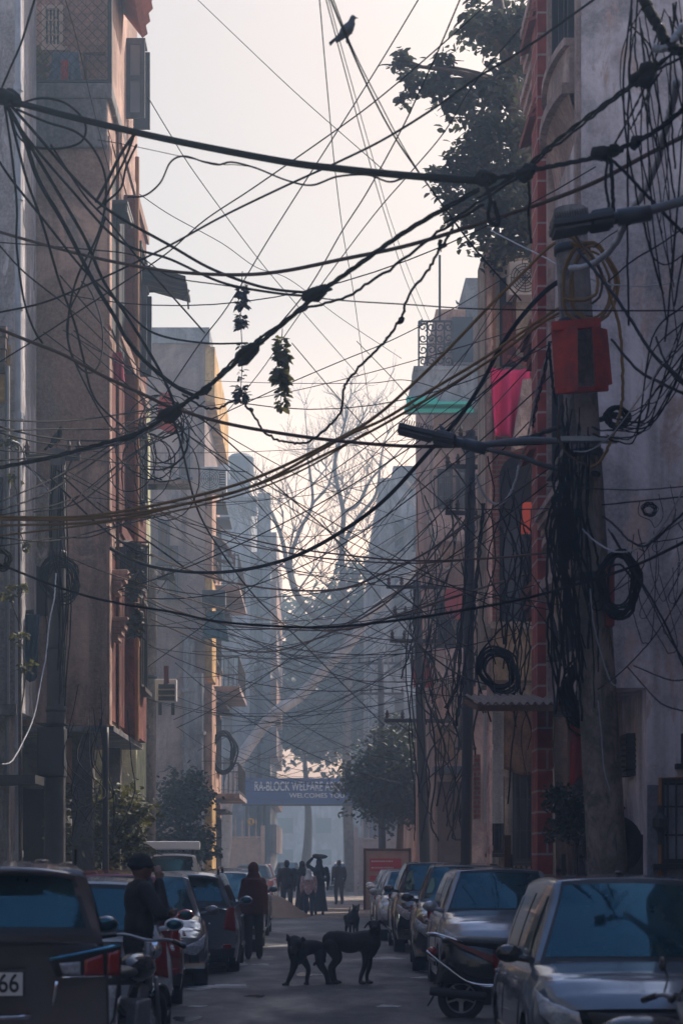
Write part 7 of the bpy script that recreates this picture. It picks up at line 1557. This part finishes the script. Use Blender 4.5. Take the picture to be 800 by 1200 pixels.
for k in range(56):
    x0 = WR.uniform(482, 566); x1 = x0 + WR.uniform(-22, 22); y0 = WR.uniform(560, 840); y1 = y0 + WR.uniform(90, 240)
    wire('one of the dark cables hanging in the nest round the far right poles', [(x0, y0), (x0 + WR.uniform(-20, 20), y0*.66+y1*.34), (x1 + WR.uniform(-20, 20), y0*.33+y1*.67), (x1, min(y1, 985))], WR.uniform(41, 49), WR.uniform(41, 49), WR.uniform(1.0, 2.4), group='cables round the far right poles', fuzz=.4)
for x, y, d in ((452,775,24),(470,790,16),(500,770,30),(520,790,22),(508,640,26)):
    wire('one of the pale conduits drooping from the far right poles', [(x, y - 20), (x + 3, y + 5), (x + 10, y + d*.9), (x + 17, y + d), (x + 24, y + d*.7)], 48, 48, 2.0, 'w', group='pale conduits on the far right poles')
for k in range(10):
    x = WR.uniform(60, 80); wire('one of the black cables running down the left concrete pole', [(x, 545), (x + WR.uniform(-8, 8), 620), (x + WR.uniform(-12, 12), 700), (x + WR.uniform(-6, 6), WR.uniform(760, 850))], 31.6, 31.6, WR.uniform(1., 2.2), group='cables down the left pole', fuzz=.3)
for k in range(12):
    x = WR.uniform(85, 165); wire('one of the thin wires hanging below the overhang of the umber house', [(x, WR.uniform(800, 860)), (x + WR.uniform(-14, 14), 890), (x + WR.uniform(-24, 24), 930), (x + WR.uniform(-20, 20), WR.uniform(940, 985))], 33.3, 33.3, WR.uniform(.9, 1.8), group='wires below the overhang', fuzz=.3)
# cross-lane service drops: pole to house, each strung between real anchor heights
def strung(a, b, sag, r, group, label):
    a, b = Vector(a), Vector(b); pts = []; n = 16; w_ = WR.gauss(0, .05)
    for i in range(n + 1): t = i/n; p = a.lerp(b, t); p.z -= sag*4*t*(1-t); p.x += w_*math.sin(t*6); pts.append(p)
    mb = MB(); mb.tube(pts, r, 5); return solo(mb, 'overhead_wire', WR.choice((black, black, black, brownr)), label, 'wire', group, smooth=True)
for k in range(30):
    y0 = WR.uniform(26, 44); y1 = max(24, y0 + WR.gauss(0, 9)); strung((-3.45, y0, WR.uniform(4.6, 10.2)), (3.3, y1, WR.uniform(4.6, 10.5)), WR.uniform(.1, 1.1), WR.uniform(.005, .010), 'wires strung across the near lane', 'one of the thin wires strung across the lane before the rose house')
for k in range(30):
    y0 = WR.uniform(46, 72); y1 = max(40, y0 + WR.gauss(0, 10)); strung((-3.3, y0, WR.uniform(3.9, 9.5)), (3.1, y1, WR.uniform(3.9, 10)), WR.uniform(.1, 1.2), WR.uniform(.006, .012), 'wires strung across the middle lane', 'one of the thin wires strung low across the lane beside the rose house')
for k in range(26):
    y0 = WR.uniform(70, 98); y1 = y0 + WR.gauss(0, 8); strung((-3.2, y0, WR.uniform(4.4, 11)), (3.1, y1, WR.uniform(4.4, 11)), WR.uniform(.1, 1.2), WR.uniform(.008, .013), 'wires strung across the far lane', 'one of the faint wires strung across the smoggy lane above the banner')
for k in range(16):
    y0 = WR.uniform(24, 34); y1 = WR.uniform(55, 85); s = WR.choice((-1, 1)); strung((s*3.0, y0, WR.uniform(6, 11)), (-s*2.9, y1, WR.uniform(6, 10)), WR.uniform(.1, .9), WR.uniform(.006, .010), 'wires strung slantwise down the lane', 'one of the thin wires running slantwise far down the lane')
